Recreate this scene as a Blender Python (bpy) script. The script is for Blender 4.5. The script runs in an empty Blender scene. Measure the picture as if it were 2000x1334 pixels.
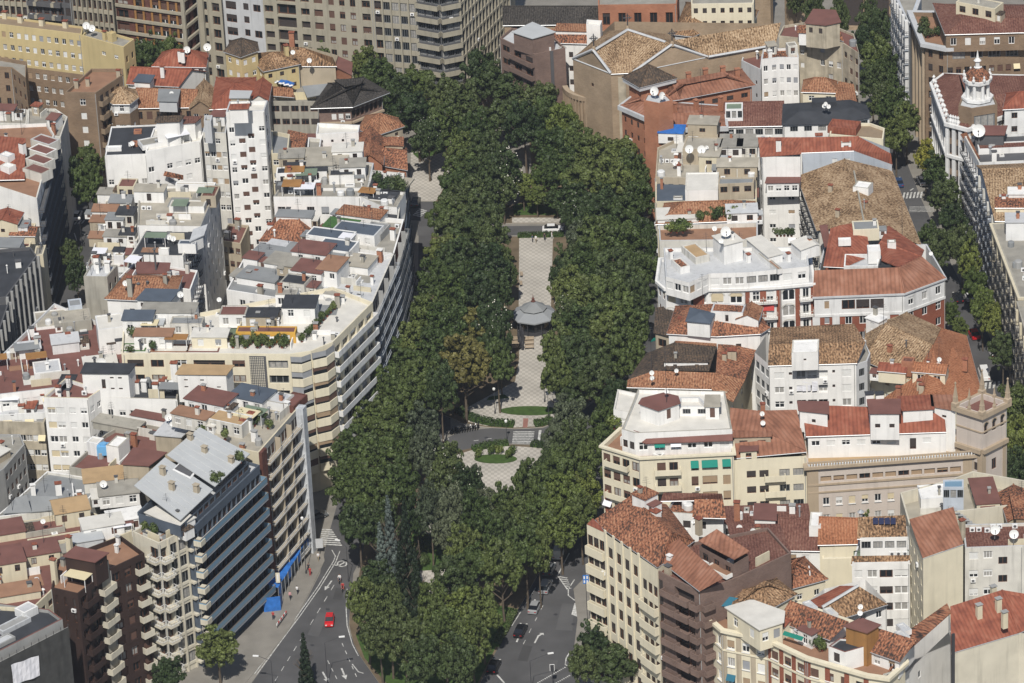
import bpy, math, random
from mathutils import Vector, Matrix
RND = random.Random(11)
rad = math.radians
SC = bpy.context.scene
COL = SC.collection
# ------------------------------------------------------------------ camera
F = 8800.0                      # focal length in photo pixels (2000 px wide)
TH = rad(27.0)                  # depression angle
CAMH = 400.0
CT, ST = math.cos(TH), math.sin(TH)
CAMY = -CAMH / math.tan(TH)
NX, NY = 0.0497, 0.99876        # where 'down' points in the picture (slight roll)
cam_d = bpy.data.cameras.new('camera'); cam = bpy.data.objects.new('camera', cam_d); COL.objects.link(cam)
cam_d.sensor_width = 36.0; cam_d.lens = 36.0 * F / 2000.0; cam_d.clip_start = 5.0; cam_d.clip_end = 9000.0
upc = Vector((0, ST, CT)); fwd = Vector((0, CT, -ST)); rx = Vector((1, 0, 0))
ir = rx * NY - upc * NX; iu = rx * NX + upc * NY
cam.matrix_world = Matrix(((ir.x, iu.x, -fwd.x, 0), (ir.y, iu.y, -fwd.y, CAMY), (ir.z, iu.z, -fwd.z, CAMH), (0, 0, 0, 1)))
SC.camera = cam
# ------------------------------------------------------------------ light
SUN_AZ = rad(-6.0)             # sun stands right behind the camera
SUN_EL = rad(50.0)
world = bpy.data.worlds.new('World'); SC.world = world; world.use_nodes = True
wn = world.node_tree.nodes; wl = world.node_tree.links
bg = wn['Background']
sky = wn.new('ShaderNodeTexSky'); sky.sky_type = 'NISHITA'; sky.sun_disc = False
sdir = Vector((math.sin(SUN_AZ) * math.cos(SUN_EL), -math.cos(SUN_AZ) * math.cos(SUN_EL), math.sin(SUN_EL)))
sky.sun_elevation = SUN_EL; sky.sun_rotation = math.pi - SUN_AZ
wl.new(sky.outputs[0], bg.inputs[0]); bg.inputs[1].default_value = 0.075
sun_d = bpy.data.lights.new('sun', 'SUN'); sun_d.energy = 4.6; sun_d.angle = rad(0.55); sun_d.color = (1.0, 0.955, 0.88)
sun = bpy.data.objects.new('sun', sun_d); COL.objects.link(sun)
sun.rotation_euler = sdir.to_track_quat('Z', 'Y').to_euler(); sun.location = (0, 0, 300)
SC.view_settings.view_transform = 'Standard'; SC.view_settings.look = 'None'; SC.view_settings.gamma = 1.0
SC.view_settings.exposure = 0.0; SC.view_settings.use_curve_mapping = False
SC.render.engine = 'CYCLES'; SC.cycles.max_bounces = 5; SC.cycles.diffuse_bounces = 2; SC.cycles.glossy_bounces = 2
SC.cycles.transmission_bounces = 2; SC.cycles.transparent_max_bounces = 6; SC.cycles.use_denoising = True
SC.cycles.caustics_reflective = False; SC.cycles.caustics_refractive = False

HAZE = 0.000065
def W(u, v, z=0.0):
    """the place at height z that the photograph shows at (u, v)"""
    du, dv = u - 1000.0, v - 667.0
    a = du * NY - dv * NX; b = du * NX + dv * NY
    d = Vector((a / F, CT - b / F * ST, -ST - b / F * CT))
    t = (z - CAMH) / d.z
    return Vector((t * d.x, CAMY + t * d.y, z))

def WP(u, v, f):
    """the place on the plane of f (three photo points with heights) that the photograph shows at (u, v)"""
    a, b, c = (W(*q) for q in f[:3]); n = (b - a).cross(c - a); o = Vector((0, CAMY, CAMH)); d = W(u, v, 0) - o
    return o + d * ((a - o).dot(n) / d.dot(n))
# ------------------------------------------------------------------ materials
MATS = {}
def nodes_of(m):
    m.use_nodes = True
    return m.node_tree.nodes, m.node_tree.links, m.node_tree.nodes['Principled BSDF']
def ramp(N, stops):
    r = N.new('ShaderNodeValToRGB')
    e = r.color_ramp.elements
    while len(e) < len(stops): e.new(0.5)
    for i, (p, c) in enumerate(stops):
        e[i].position = p; e[i].color = (*c, 1)
    return r
def plain(name, c, rough=0.85, var=0.10, scale=0.35, streak=0.10, bump=0.0, spec=0.25, metal=0.0):
    """painted or rendered surface: large soft blotches, rain streaks, fine grain"""
    m = bpy.data.materials.new(name); N, L, P = nodes_of(m)
    g = N.new('ShaderNodeNewGeometry')
    n1 = N.new('ShaderNodeTexNoise'); n1.inputs['Scale'].default_value = scale; n1.inputs['Detail'].default_value = 5
    L.new(g.outputs['Position'], n1.inputs['Vector'])
    mp = N.new('ShaderNodeMapping'); mp.inputs['Scale'].default_value = (1.3, 1.3, 0.10)
    L.new(g.outputs['Position'], mp.inputs['Vector'])
    n2 = N.new('ShaderNodeTexNoise'); n2.inputs['Scale'].default_value = 1.0; n2.inputs['Detail'].default_value = 4
    L.new(mp.outputs[0], n2.inputs['Vector'])
    r1 = N.new('ShaderNodeMapRange'); r1.inputs[1].default_value = 0.3; r1.inputs[2].default_value = 0.7
    r1.inputs[3].default_value = 1 - var; r1.inputs[4].default_value = 1 + var * 0.6
    L.new(n1.outputs['Fac'], r1.inputs[0])
    r2 = N.new('ShaderNodeMapRange'); r2.inputs[1].default_value = 0.52; r2.inputs[2].default_value = 0.75
    r2.inputs[3].default_value = 1.0; r2.inputs[4].default_value = 1 - streak * 2.2
    L.new(n2.outputs['Fac'], r2.inputs[0])
    mu = N.new('ShaderNodeMath'); mu.operation = 'MULTIPLY'; L.new(r1.outputs[0], mu.inputs[0]); L.new(r2.outputs[0], mu.inputs[1])
    vm = N.new('ShaderNodeVectorMath'); vm.operation = 'SCALE'; vm.inputs[0].default_value = c
    L.new(mu.outputs[0], vm.inputs['Scale']); L.new(vm.outputs[0], P.inputs['Base Color'])
    P.inputs['Roughness'].default_value = rough; P.inputs['Specular IOR Level'].default_value = spec; P.inputs['Metallic'].default_value = metal
    if bump:
        n3 = N.new('ShaderNodeTexNoise'); n3.inputs['Scale'].default_value = 6; n3.inputs['Detail'].default_value = 3
        L.new(g.outputs['Position'], n3.inputs['Vector'])
        b = N.new('ShaderNodeBump'); b.inputs['Strength'].default_value = bump; b.inputs['Distance'].default_value = 0.1
        L.new(n3.outputs['Fac'], b.inputs['Height']); L.new(b.outputs[0], P.inputs['Normal'])
    MATS[name] = m; return m
def tile(name, stops, su=3.0, sv=1.9, bump=0.9, lines=0.0, period=0.9, big=0.25):
    """curved clay tiles: mottled per-tile colour laid out along the slope (UV in metres)"""
    m = bpy.data.materials.new(name); N, L, P = nodes_of(m)
    uv = N.new('ShaderNodeUVMap')
    mp = N.new('ShaderNodeMapping'); mp.inputs['Scale'].default_value = (su, sv, 1); L.new(uv.outputs[0], mp.inputs['Vector'])
    n1 = N.new('ShaderNodeTexNoise'); n1.inputs['Scale'].default_value = 1.0; n1.inputs['Detail'].default_value = 2; n1.inputs['Roughness'].default_value = 0.6
    L.new(mp.outputs[0], n1.inputs['Vector'])
    n2 = N.new('ShaderNodeTexNoise'); n2.inputs['Scale'].default_value = big; n2.inputs['Detail'].default_value = 3; L.new(uv.outputs[0], n2.inputs['Vector'])
    mx = N.new('ShaderNodeMath'); mx.operation = 'MULTIPLY_ADD'; mx.inputs[1].default_value = 0.45; mx.inputs[2].default_value = -0.22
    L.new(n2.outputs['Fac'], mx.inputs[0])
    ad = N.new('ShaderNodeMath'); ad.operation = 'ADD'; L.new(n1.outputs['Fac'], ad.inputs[0]); L.new(mx.outputs[0], ad.inputs[1])
    r = ramp(N, stops); L.new(ad.outputs[0], r.inputs[0])
    out = r.outputs[0]
    sep = N.new('ShaderNodeSeparateXYZ'); L.new(uv.outputs[0], sep.inputs[0])
    wv = N.new('ShaderNodeMath'); wv.operation = 'MULTIPLY'; wv.inputs[1].default_value = 2 * math.pi / period; L.new(sep.outputs[0], wv.inputs[0])
    sn = N.new('ShaderNodeMath'); sn.operation = 'SINE'; L.new(wv.outputs[0], sn.inputs[0])
    if lines:
        mr = N.new('ShaderNodeMapRange'); mr.inputs[1].default_value = -1; mr.inputs[2].default_value = 0.2; mr.inputs[3].default_value = 1 - lines; mr.inputs[4].default_value = 1
        L.new(sn.outputs[0], mr.inputs[0])
        vm = N.new('ShaderNodeVectorMath'); vm.operation = 'SCALE'; L.new(out, vm.inputs[0]); L.new(mr.outputs[0], vm.inputs['Scale']); out = vm.outputs[0]
    L.new(out, P.inputs['Base Color']); P.inputs['Roughness'].default_value = 0.9; P.inputs['Specular IOR Level'].default_value = 0.15
    b = N.new('ShaderNodeBump'); b.inputs['Strength'].default_value = bump; b.inputs['Distance'].default_value = 0.12
    h = N.new('ShaderNodeMath'); h.operation = 'MULTIPLY_ADD'; h.inputs[1].default_value = 0.3 if lines else 0.12; L.new(sn.outputs[0], h.inputs[0]); L.new(n1.outputs['Fac'], h.inputs[2])
    L.new(h.outputs[0], b.inputs['Height']); L.new(b.outputs[0], P.inputs['Normal'])
    MATS[name] = m; return m
def brick(name, c1, c2, mortar, scale=1.0):
    m = bpy.data.materials.new(name); N, L, P = nodes_of(m)
    uv = N.new('ShaderNodeUVMap'); t = N.new('ShaderNodeTexBrick'); t.inputs['Scale'].default_value = scale
    t.inputs['Color1'].default_value = (*c1, 1); t.inputs['Color2'].default_value = (*c2, 1); t.inputs['Mortar'].default_value = (*mortar, 1)
    t.inputs['Brick Width'].default_value = 0.5; t.inputs['Row Height'].default_value = 0.25; t.inputs['Mortar Size'].default_value = 0.012
    L.new(uv.outputs[0], t.inputs['Vector'])
    n = N.new('ShaderNodeTexNoise'); n.inputs['Scale'].default_value = 0.25; n.inputs['Detail'].default_value = 5; L.new(uv.outputs[0], n.inputs['Vector'])
    r = N.new('ShaderNodeMapRange'); r.inputs[1].default_value = 0.3; r.inputs[2].default_value = 0.7; r.inputs[3].default_value = 0.8; r.inputs[4].default_value = 1.12
    L.new(n.outputs['Fac'], r.inputs[0])
    vm = N.new('ShaderNodeVectorMath'); vm.operation = 'SCALE'; L.new(t.outputs['Color'], vm.inputs[0]); L.new(r.outputs[0], vm.inputs['Scale'])
    L.new(vm.outputs[0], P.inputs['Base Color']); P.inputs['Roughness'].default_value = 0.9; P.inputs['Specular IOR Level'].default_value = 0.2
    MATS[name] = m; return m
def glossy(name, c, rough=0.12, spec=0.5, metal=0.0):
    m = bpy.data.materials.new(name); N, L, P = nodes_of(m)
    P.inputs['Base Color'].default_value = (*c, 1); P.inputs['Roughness'].default_value = rough; P.inputs['Specular IOR Level'].default_value = spec; P.inputs['Metallic'].default_value = metal
    MATS[name] = m; return m
def shutter(name, c):
    """roller shutter: fine horizontal slats as relief"""
    m = plain(name, c, 0.6, 0.06, 1.5, 0.05); N, L = m.node_tree.nodes, m.node_tree.links; P = N['Principled BSDF']
    g = N.new('ShaderNodeNewGeometry'); s = N.new('ShaderNodeSeparateXYZ'); L.new(g.outputs['Position'], s.inputs[0])
    mu = N.new('ShaderNodeMath'); mu.operation = 'MULTIPLY'; mu.inputs[1].default_value = 60; L.new(s.outputs[2], mu.inputs[0])
    sn = N.new('ShaderNodeMath'); sn.operation = 'SINE'; L.new(mu.outputs[0], sn.inputs[0])
    b = N.new('ShaderNodeBump'); b.inputs['Strength'].default_value = 0.3; b.inputs['Distance'].default_value = 0.02
    L.new(sn.outputs[0], b.inputs['Height']); L.new(b.outputs[0], P.inputs['Normal'])

plain('white', (0.78, 0.77, 0.745), var=0.09, streak=0.08)
plain('white2', (0.70, 0.70, 0.69), var=0.12, streak=0.12)
plain('offwhite', (0.62, 0.60, 0.545), var=0.14, streak=0.14)
plain('cream', (0.70, 0.64, 0.49), var=0.07, streak=0.06)
plain('cream2', (0.60, 0.54, 0.40), var=0.08, streak=0.08)
plain('bone', (0.58, 0.54, 0.44), var=0.10, streak=0.10)
plain('towerstone', (0.35, 0.32, 0.25), var=0.10, streak=0.10)  # tower cream darkened: front shading and corner falloff put into the colour
plain('yellow', (0.52, 0.42, 0.22), var=0.07, streak=0.05)
plain('amber', (0.62, 0.36, 0.07), var=0.07, streak=0.05)
plain('beige', (0.42, 0.36, 0.27), var=0.12, streak=0.12)
plain('oldwall', (0.44, 0.39, 0.30), var=0.28, scale=0.5, streak=0.20)
plain('taupe', (0.27, 0.205, 0.14), var=0.10, streak=0.06)
plain('pinkgrey', (0.54, 0.475, 0.42), var=0.06, streak=0.06)
plain('sandstone', (0.40, 0.32, 0.23), var=0.08, streak=0.08)
plain('concrete', (0.36, 0.34, 0.29), var=0.12, streak=0.12)
plain('grey', (0.33, 0.33, 0.32), var=0.12, streak=0.08)
plain('lightgrey', (0.50, 0.51, 0.52), var=0.08, streak=0.08)
plain('bluegrey', (0.46, 0.50, 0.55), var=0.08, streak=0.08)
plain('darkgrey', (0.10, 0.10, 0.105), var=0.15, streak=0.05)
plain('darkbrown', (0.042, 0.025, 0.021), var=0.2, streak=0.05)
plain('wood', (0.33, 0.17, 0.06), var=0.2, streak=0.1)
plain('rust', (0.13, 0.055, 0.042), var=0.3, scale=1.5, streak=0.15)
plain('iron', (0.05, 0.05, 0.055), rough=0.5, var=0.1, streak=0.0)
plain('steel', (0.42, 0.43, 0.44), rough=0.4, var=0.08, streak=0.05, metal=0.3)
plain('gravel', (0.30, 0.285, 0.25), var=0.2, scale=0.5, streak=0.0, bump=0.3)
plain('gravel2', (0.38, 0.35, 0.29), var=0.2, scale=0.4, streak=0.0, bump=0.3)
plain('lead', (0.235, 0.245, 0.25), var=0.12, scale=0.4, streak=0.0, bump=0.1)
plain('palemetal', (0.45, 0.465, 0.47), rough=0.6, var=0.06, streak=0.0)
plain('tar', (0.045, 0.048, 0.055), var=0.25, scale=0.4, streak=0.0, bump=0.1)
plain('slate', (0.085, 0.105, 0.135), var=0.15, scale=0.4, streak=0.0)
plain('redroof', (0.180, 0.084, 0.070), var=0.16, scale=0.4, streak=0.0, bump=0.1)
plain('deck', (0.29, 0.165, 0.105), var=0.15, scale=0.5, streak=0.0, bump=0.1)
plain('sanddeck', (0.42, 0.29, 0.16), var=0.12, scale=0.5, streak=0.0)
plain('whitedeck', (0.62, 0.60, 0.55), var=0.10, scale=0.5, streak=0.0)
plain('turf', (0.06, 0.14, 0.04), var=0.2, scale=2, streak=0.0)
plain('greenglass', (0.19, 0.24, 0.17), rough=0.3, var=0.1, streak=0.0)
plain('bluetarp', (0.035, 0.16, 0.50), rough=0.5, var=0.25, scale=1.2, streak=0.0, bump=0.4)
plain('bluetank', (0.16, 0.40, 0.66), rough=0.4, var=0.1, streak=0.05)
plain('net', (0.06, 0.06, 0.058), var=0.25, scale=0.8, streak=0.12)
plain('sheet', (0.52, 0.54, 0.56), rough=0.7, var=0.2, scale=1.0, streak=0.2, bump=0.4)
plain('greenawning', (0.02, 0.22, 0.17), var=0.05, streak=0.0)
plain('redawning', (0.60, 0.09, 0.08), var=0.05, streak=0.0)
plain('creamawning', (0.66, 0.58, 0.38), var=0.05, streak=0.0)
plain('tealawning', (0.03, 0.13, 0.19), var=0.05, streak=0.0)
plain('cloth', (0.74, 0.74, 0.78), var=0.05, streak=0.0)
O1, O2, O3, O4 = (0.06, 0.042, 0.028), (0.25, 0.16, 0.09), (0.41, 0.285, 0.175), (0.54, 0.41, 0.27)
tile('ochre', lines=0.3, period=0.55, stops=[(0.30, O1), (0.45, O2), (0.56, O3), (0.72, O4)])
tile('ochre2', lines=0.3, period=0.55, stops=[(0.32, (0.05, 0.036, 0.026)), (0.46, (0.19, 0.115, 0.065)), (0.56, (0.34, 0.205, 0.115)), (0.72, (0.46, 0.32, 0.20))])
tile('redmix', [(0.30, (0.045, 0.034, 0.030)), (0.43, (0.12, 0.066, 0.046)), (0.52, (0.31, 0.125, 0.070)), (0.68, (0.42, 0.22, 0.13))], lines=0.25, period=0.55)
tile('orange', [(0.30, (0.19, 0.082, 0.045)), (0.5, (0.36, 0.15, 0.078)), (0.75, (0.44, 0.22, 0.125))], lines=0.25, period=0.5)
tile('orange2', [(0.32, (0.10, 0.062, 0.043)), (0.46, (0.29, 0.13, 0.072)), (0.72, (0.43, 0.25, 0.15))], lines=0.3, period=0.5)
tile('tilered', [(0.30, (0.19, 0.066, 0.045)), (0.5, (0.27, 0.092, 0.058)), (0.75, (0.32, 0.13, 0.085))], su=0.7, sv=0.5, bump=0.3, lines=0.22, period=0.7)
tile('tilebrown', [(0.30, (0.20, 0.092, 0.060)), (0.5, (0.28, 0.130, 0.083)), (0.75, (0.34, 0.175, 0.12))], su=0.5, sv=0.4, bump=0.3, lines=0.22, period=0.8)
tile('tiledark', [(0.30, (0.035, 0.03, 0.027)), (0.5, (0.085, 0.066, 0.052)), (0.7, (0.17, 0.115, 0.075))], su=3.0, sv=1.6, bump=0.6, lines=0.3, period=0.5)
tile('tileblack', [(0.30, (0.022, 0.021, 0.020)), (0.5, (0.052, 0.047, 0.043)), (0.75, (0.10, 0.09, 0.08))], bump=0.5, lines=0.3, period=0.5)
tile('tilewine', [(0.30, (0.10, 0.045, 0.036)), (0.5, (0.17, 0.078, 0.060)), (0.75, (0.25, 0.14, 0.105))], su=3.0, sv=1.6, bump=0.6, lines=0.25, period=0.5)
brick('brickbrown', (0.21, 0.145, 0.095), (0.25, 0.175, 0.115), (0.26, 0.21, 0.16))
brick('bricktan', (0.31, 0.23, 0.155), (0.36, 0.27, 0.185), (0.36, 0.30, 0.22))
brick('brickred', (0.33, 0.135, 0.075), (0.38, 0.165, 0.095), (0.40, 0.26, 0.19))
brick('brickdark', (0.17, 0.115, 0.095), (0.205, 0.14, 0.115), (0.22, 0.17, 0.15))
brick('redpanel', (0.23, 0.075, 0.045), (0.27, 0.09, 0.055), (0.30, 0.14, 0.10))
glossy('glass', (0.018, 0.021, 0.024), 0.10)
plain('curtain', (0.34, 0.33, 0.31), rough=.3, var=.25, scale=2.0, streak=.1)
glossy('glassb', (0.02, 0.035, 0.055), 0.10)
glossy('panel', (0.012, 0.018, 0.06), 0.2)
glossy('pvc', (0.78, 0.78, 0.77), 0.4)
glossy('dishwhite', (0.74, 0.74, 0.72), 0.4)
glossy('alu', (0.30, 0.31, 0.32), 0.35, 0.5, 0.5)
glossy('woodframe', (0.11, 0.05, 0.03), 0.5)
glossy('blueglassrail', (0.17, 0.28, 0.38), 0.35)
shutter('sh_white', (0.70, 0.70, 0.68)); shutter('sh_grey', (0.30, 0.31, 0.33)); shutter('sh_brown', (0.125, 0.072, 0.055))
shutter('sh_tan', (0.36, 0.26, 0.17)); shutter('sh_dark', (0.055, 0.045, 0.042)); shutter('sh_cream', (0.62, 0.53, 0.36)); shutter('sh_green', (0.04, 0.13, 0.09))

# ------------------------------------------------------------------ mesh helpers
class MB:
    """collects faces and links them as ONE mesh object"""
    def __init__(s): s.v = []; s.f = []; s.m = []
    def face(s, pts, mat):
        i = len(s.v); s.v += [tuple(p) for p in pts]; s.f.append(tuple(range(i, i + len(pts)))); s.m.append(mat)
    def box(s, c, x, y, hx, hy, z0, z1, mat, top=None, bottom=False):
        """box with horizontal unit axes x,y (Vectors) around centre c"""
        p = [Vector((c.x, c.y, 0)) + x * a * hx + y * b * hy for a, b in ((-1, -1), (1, -1), (1, 1), (-1, 1))]
        lo = [Vector((q.x, q.y, z0)) for q in p]; hi = [Vector((q.x, q.y, z1)) for q in p]
        for i in range(4):
            j = (i + 1) % 4; s.face((lo[i], lo[j], hi[j], hi[i]), mat)
        s.face(hi, top or mat)
        if bottom: s.face(lo[::-1], mat)
    def tube(s, a, b, r0, r1, mat, n=6):
        a, b = Vector(a), Vector(b); d = (b - a).normalized()
        x = d.cross(Vector((0, 0, 1)) if abs(d.z) < 0.9 else Vector((1, 0, 0))).normalized(); y = d.cross(x)
        ra = [a + (x * math.cos(2 * math.pi * k / n) + y * math.sin(2 * math.pi * k / n)) * r0 for k in range(n)]
        rb = [b + (x * math.cos(2 * math.pi * k / n) + y * math.sin(2 * math.pi * k / n)) * r1 for k in range(n)]
        for k in range(n):
            j = (k + 1) % n; s.face((ra[k], rb[k], rb[j], ra[j]), mat)
        s.face(rb[::-1], mat)
    def lathe(s, c, prof, mat, n=10):
        """prof: (radius, z) list around the vertical through c"""
        c = Vector(c)
        for (r0, z0), (r1, z1) in zip(prof, prof[1:]):
            for k in range(n):
                a0, a1 = 2 * math.pi * k / n, 2 * math.pi * (k + 1) / n
                q = [c + Vector((r * math.cos(a), r * math.sin(a), z)) for r, a, z in ((r0, a0, z0), (r0, a1, z0), (r1, a1, z1), (r1, a0, z1))]
                if r0 < 1e-4: q = q[1:] if False else [q[0], q[2], q[3]]
                elif r1 < 1e-4: q = q[:3]
                s.face(q, mat)
    def mesh(s, name, origin=Vector((0, 0, 0)), smooth=False):
        me = bpy.data.meshes.new(name)
        o = origin
        me.from_pydata([(p[0] - o.x, p[1] - o.y, p[2] - o.z) for p in s.v], [], s.f)
        names = list(dict.fromkeys(s.m))
        for n in names: me.materials.append(MATS[n])
        ix = {n: i for i, n in enumerate(names)}
        me.polygons.foreach_set('material_index', [ix[n] for n in s.m])
        if smooth: me.polygons.foreach_set('use_smooth', [True] * len(s.f))
        uv = me.uv_layers.new(name='UVMap'); data = []
        Z = Vector((0, 0, 1))
        for f in s.f:
            p0, p1, p2 = Vector(s.v[f[0]]), Vector(s.v[f[1]]), Vector(s.v[f[2]])
            n = (p1 - p0).cross(p2 - p0)
            if n.length < 1e-9 and len(f) > 3: n = (p2 - p0).cross(Vector(s.v[f[3]]) - p0)
            if n.length < 1e-9: n = Z.copy()
            n.normalize()
            if abs(n.z) > 0.999: a, b = Vector((1, 0, 0)), Vector((0, 1, 0))
            else:
                a = Z.cross(n).normalized(); b = n.cross(a)
            for i in f:
                q = Vector(s.v[i]); data += [q.dot(a), q.dot(b)]
        uv.data.foreach_set('uv', data)
        me.update(); return me
    def build(s, name, parent=None, origin=None, smooth=False):
        if not s.f: return None
        if origin is None: origin = parent['_o'] if parent is not None and '_o' in parent else None
        org = Vector(origin) if origin is not None else Vector((0, 0, 0))
        ob = bpy.data.objects.new(name, s.mesh(name, org, smooth)); COL.objects.link(ob)
        if parent is not None: ob.parent = parent
        else: ob.location = org
        return ob
def tag(o, label=None, cat=None, group=None, kind=None):
    if label: o['label'] = label
    if cat: o['category'] = cat
    if group: o['group'] = group
    if kind: o['kind'] = kind
    return o
ROOTS = []
def empty(name, loc, label, cat, group=None, rz=0.0):
    e = bpy.data.objects.new(name, None); COL.objects.link(e); e.location = loc; e.rotation_euler = (0, 0, rz)
    e['_o'] = [loc[0], loc[1], loc[2]]; e.empty_display_size = 1
    ROOTS.append(e)
    return tag(e, label, cat, group)
def child(name, me, parent, loc=(0, 0, 0), rz=0.0, sc=(1, 1, 1)):
    o = bpy.data.objects.new(name, me); COL.objects.link(o); o.parent = parent; o.location = loc; o.rotation_euler = (0, 0, rz); o.scale = sc
    return o
def px(s): return [tuple(float(t) for t in q.split(',')) for q in s.split()]
def offset(poly, d):
    """2D polygon (list of Vectors) moved outward by d (negative: inward); poly runs counter-clockwise"""
    n = len(poly); out = []
    for i in range(n):
        a, b, c = poly[i - 1], poly[i], poly[(i + 1) % n]
        e1 = Vector((b.x - a.x, b.y - a.y)); e2 = Vector((c.x - b.x, c.y - b.y))
        if e1.length < 1e-6 or e2.length < 1e-6: out.append(b.copy()); continue
        e1.normalize(); e2.normalize()
        n1 = Vector((e1.y, -e1.x)); n2 = Vector((e2.y, -e2.x))
        k = n1 + n2
        k = k * (d / max(0.35, 1 + n1.dot(n2)))
        out.append(Vector((b.x + k.x, b.y + k.y, b.z)))
    return out
def inside(p, poly):
    c = False; n = len(poly)
    for i in range(n):
        a, b = poly[i], poly[i - 1]
        if (a.y > p.y) != (b.y > p.y) and p.x < (b.x - a.x) * (p.y - a.y) / (b.y - a.y) + a.x: c = not c
    return c

# ------------------------------------------------------------------ windows (unit meshes, scaled per opening)
def win_mesh(frame, kind):
    """unit opening 1 x 1, local x along the wall, y outward, origin at the sill centre, sits 0.2 deep"""
    b = MB(); y = -0.16
    b.face([(-.5, y, 0), (.5, y, 0), (.5, y, 1), (-.5, y, 1)], 'curtain' if kind > 9 else 'glass')
    kind %= 10; t = 0.07
    def bar(x0, x1, z0, z1, yy=-0.09):
        b.face([(x0, yy, z0), (x1, yy, z0), (x1, yy, z1), (x0, yy, z1)], frame)
        b.face([(x0, yy, z1), (x1, yy, z1), (x1, y, z1), (x0, y, z1)], frame)
        b.face([(x0, y, z0), (x0, yy, z0), (x0, yy, z1), (x0, y, z1)], frame)
        b.face([(x1, yy, z0), (x1, y, z0), (x1, y, z1), (x1, yy, z1)], frame)
    bar(-.5, -.5 + t, 0, 1); bar(.5 - t, .5, 0, 1); bar(-.5 + t, .5 - t, 0, t); bar(-.5 + t, .5 - t, 1 - t, 1)
    if kind == 1: bar(-.04, .04, t, 1 - t)
    if kind == 2: bar(-.19, -.14, t, 1 - t); bar(.14, .19, t, 1 - t)
    if kind == 3: bar(-.04, .04, t, 1 - t); bar(-.5 + t, .5 - t, .60, .66)
    return b.mesh('window')
def sh_mesh(mat, frac):
    b = MB(); y = -0.05; z0 = 1 - frac
    b.face([(-.48, y, z0), (.48, y, z0), (.48, y, 1), (-.48, y, 1)], mat)
    b.face([(-.48, -0.09, z0), (.48, -0.09, z0), (.48, y, z0), (-.48, y, z0)], mat)
    return b.mesh('roller_shutter')
def sill_mesh(mat):
    b = MB()
    b.box(Vector((0, 0.07, 0)), Vector((1, 0, 0)), Vector((0, 1, 0)), 0.56, 0.09, -0.06, 0.012, mat, bottom=True)
    return b.mesh('sill')
WM = {}
def wmesh(frame, kind):
    k = (frame, kind)
    if k not in WM: WM[k] = win_mesh(frame, kind)
    return WM[k]
SM = {}
def smesh(mat, frac):
    k = (mat, frac)
    if k not in SM: SM[k] = sh_mesh(mat, frac)
    return SM[k]
# style: (frame material, window kinds, list of (shutter material or None, weight))
STY = {
 'mix':   ('pvc', (1, 1, 3, 11, 12), [(None, 4), ('sh_white', 4), ('sh_grey', 1), ('sh_tan', 1)]),
 'white': ('pvc', (1, 3, 11), [(None, 3), ('sh_white', 5)]),
 'brown': ('woodframe', (1, 1, 11), [(None, 3), ('sh_brown', 5), ('sh_dark', 1)]),
 'tan':   ('woodframe', (1, 1), [(None, 2), ('sh_tan', 6)]),
 'dark':  ('woodframe', (1, 1), [(None, 4), ('sh_dark', 5)]),
 'grey':  ('alu', (1, 2), [(None, 2), ('sh_grey', 6), ('sh_brown', 1)]),
 'open':  ('pvc', (1, 1), [(None, 1)]),
 'alu':   ('alu', (2, 2, 12), [(None, 1)]),
 'cream': ('pvc', (1, 11), [(None, 3), ('sh_cream', 4), ('sh_white', 2)]),
 'bay':   ('alu', (2, 2), [(None, 2), ('sh_grey', 4), ('sh_brown', 2), ('sh_white', 1)]),
 'redsh': ('pvc', (1, 1), [(None, 1), ('sh_brown', 6)]),
}
def pick(ws):
    t = RND.random() * sum(w for _, w in ws)
    for m, w in ws:
        t -= w
        if t <= 0: return m
    return ws[-1][0]

# ------------------------------------------------------------------ buildings
def G(n=4, rows=3, w=1.2, h=1.5, top=1.3, pitch=3.05, st='mix', f=(0.0, 1.0), depth=0.22, bal=None, sill=None, skip=0.0, open_=False, bw=0.7, bd=1.0, bm=None, us=None, rail='iron'):
    """a grid of windows on one wall: n columns between fractions f, rows counted from the top"""
    return dict(n=n, rows=rows, w=w, h=h, top=top, pitch=pitch, st=st, f=f, depth=depth, bal=bal, sill=sill, skip=skip, bw=bw, bd=bd, bm=bm, us=us, rail=rail)
BUILD = []
def ACM():
    if 'ac' not in WM:
        b = MB(); X, Y = Vector((1, 0, 0)), Vector((0, 1, 0)); b.box(Vector((0, 0, 0)), X, Y, .42, .16, 0, .6, 'pvc', bottom=True); b.face([(.26 * math.cos(t), -.163, .3 + .22 * math.sin(t)) for t in [2 * math.pi * j / 10 for j in range(10)]], 'darkgrey'); WM['ac'] = b.mesh('air_conditioner')
    return WM['ac']
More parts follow.
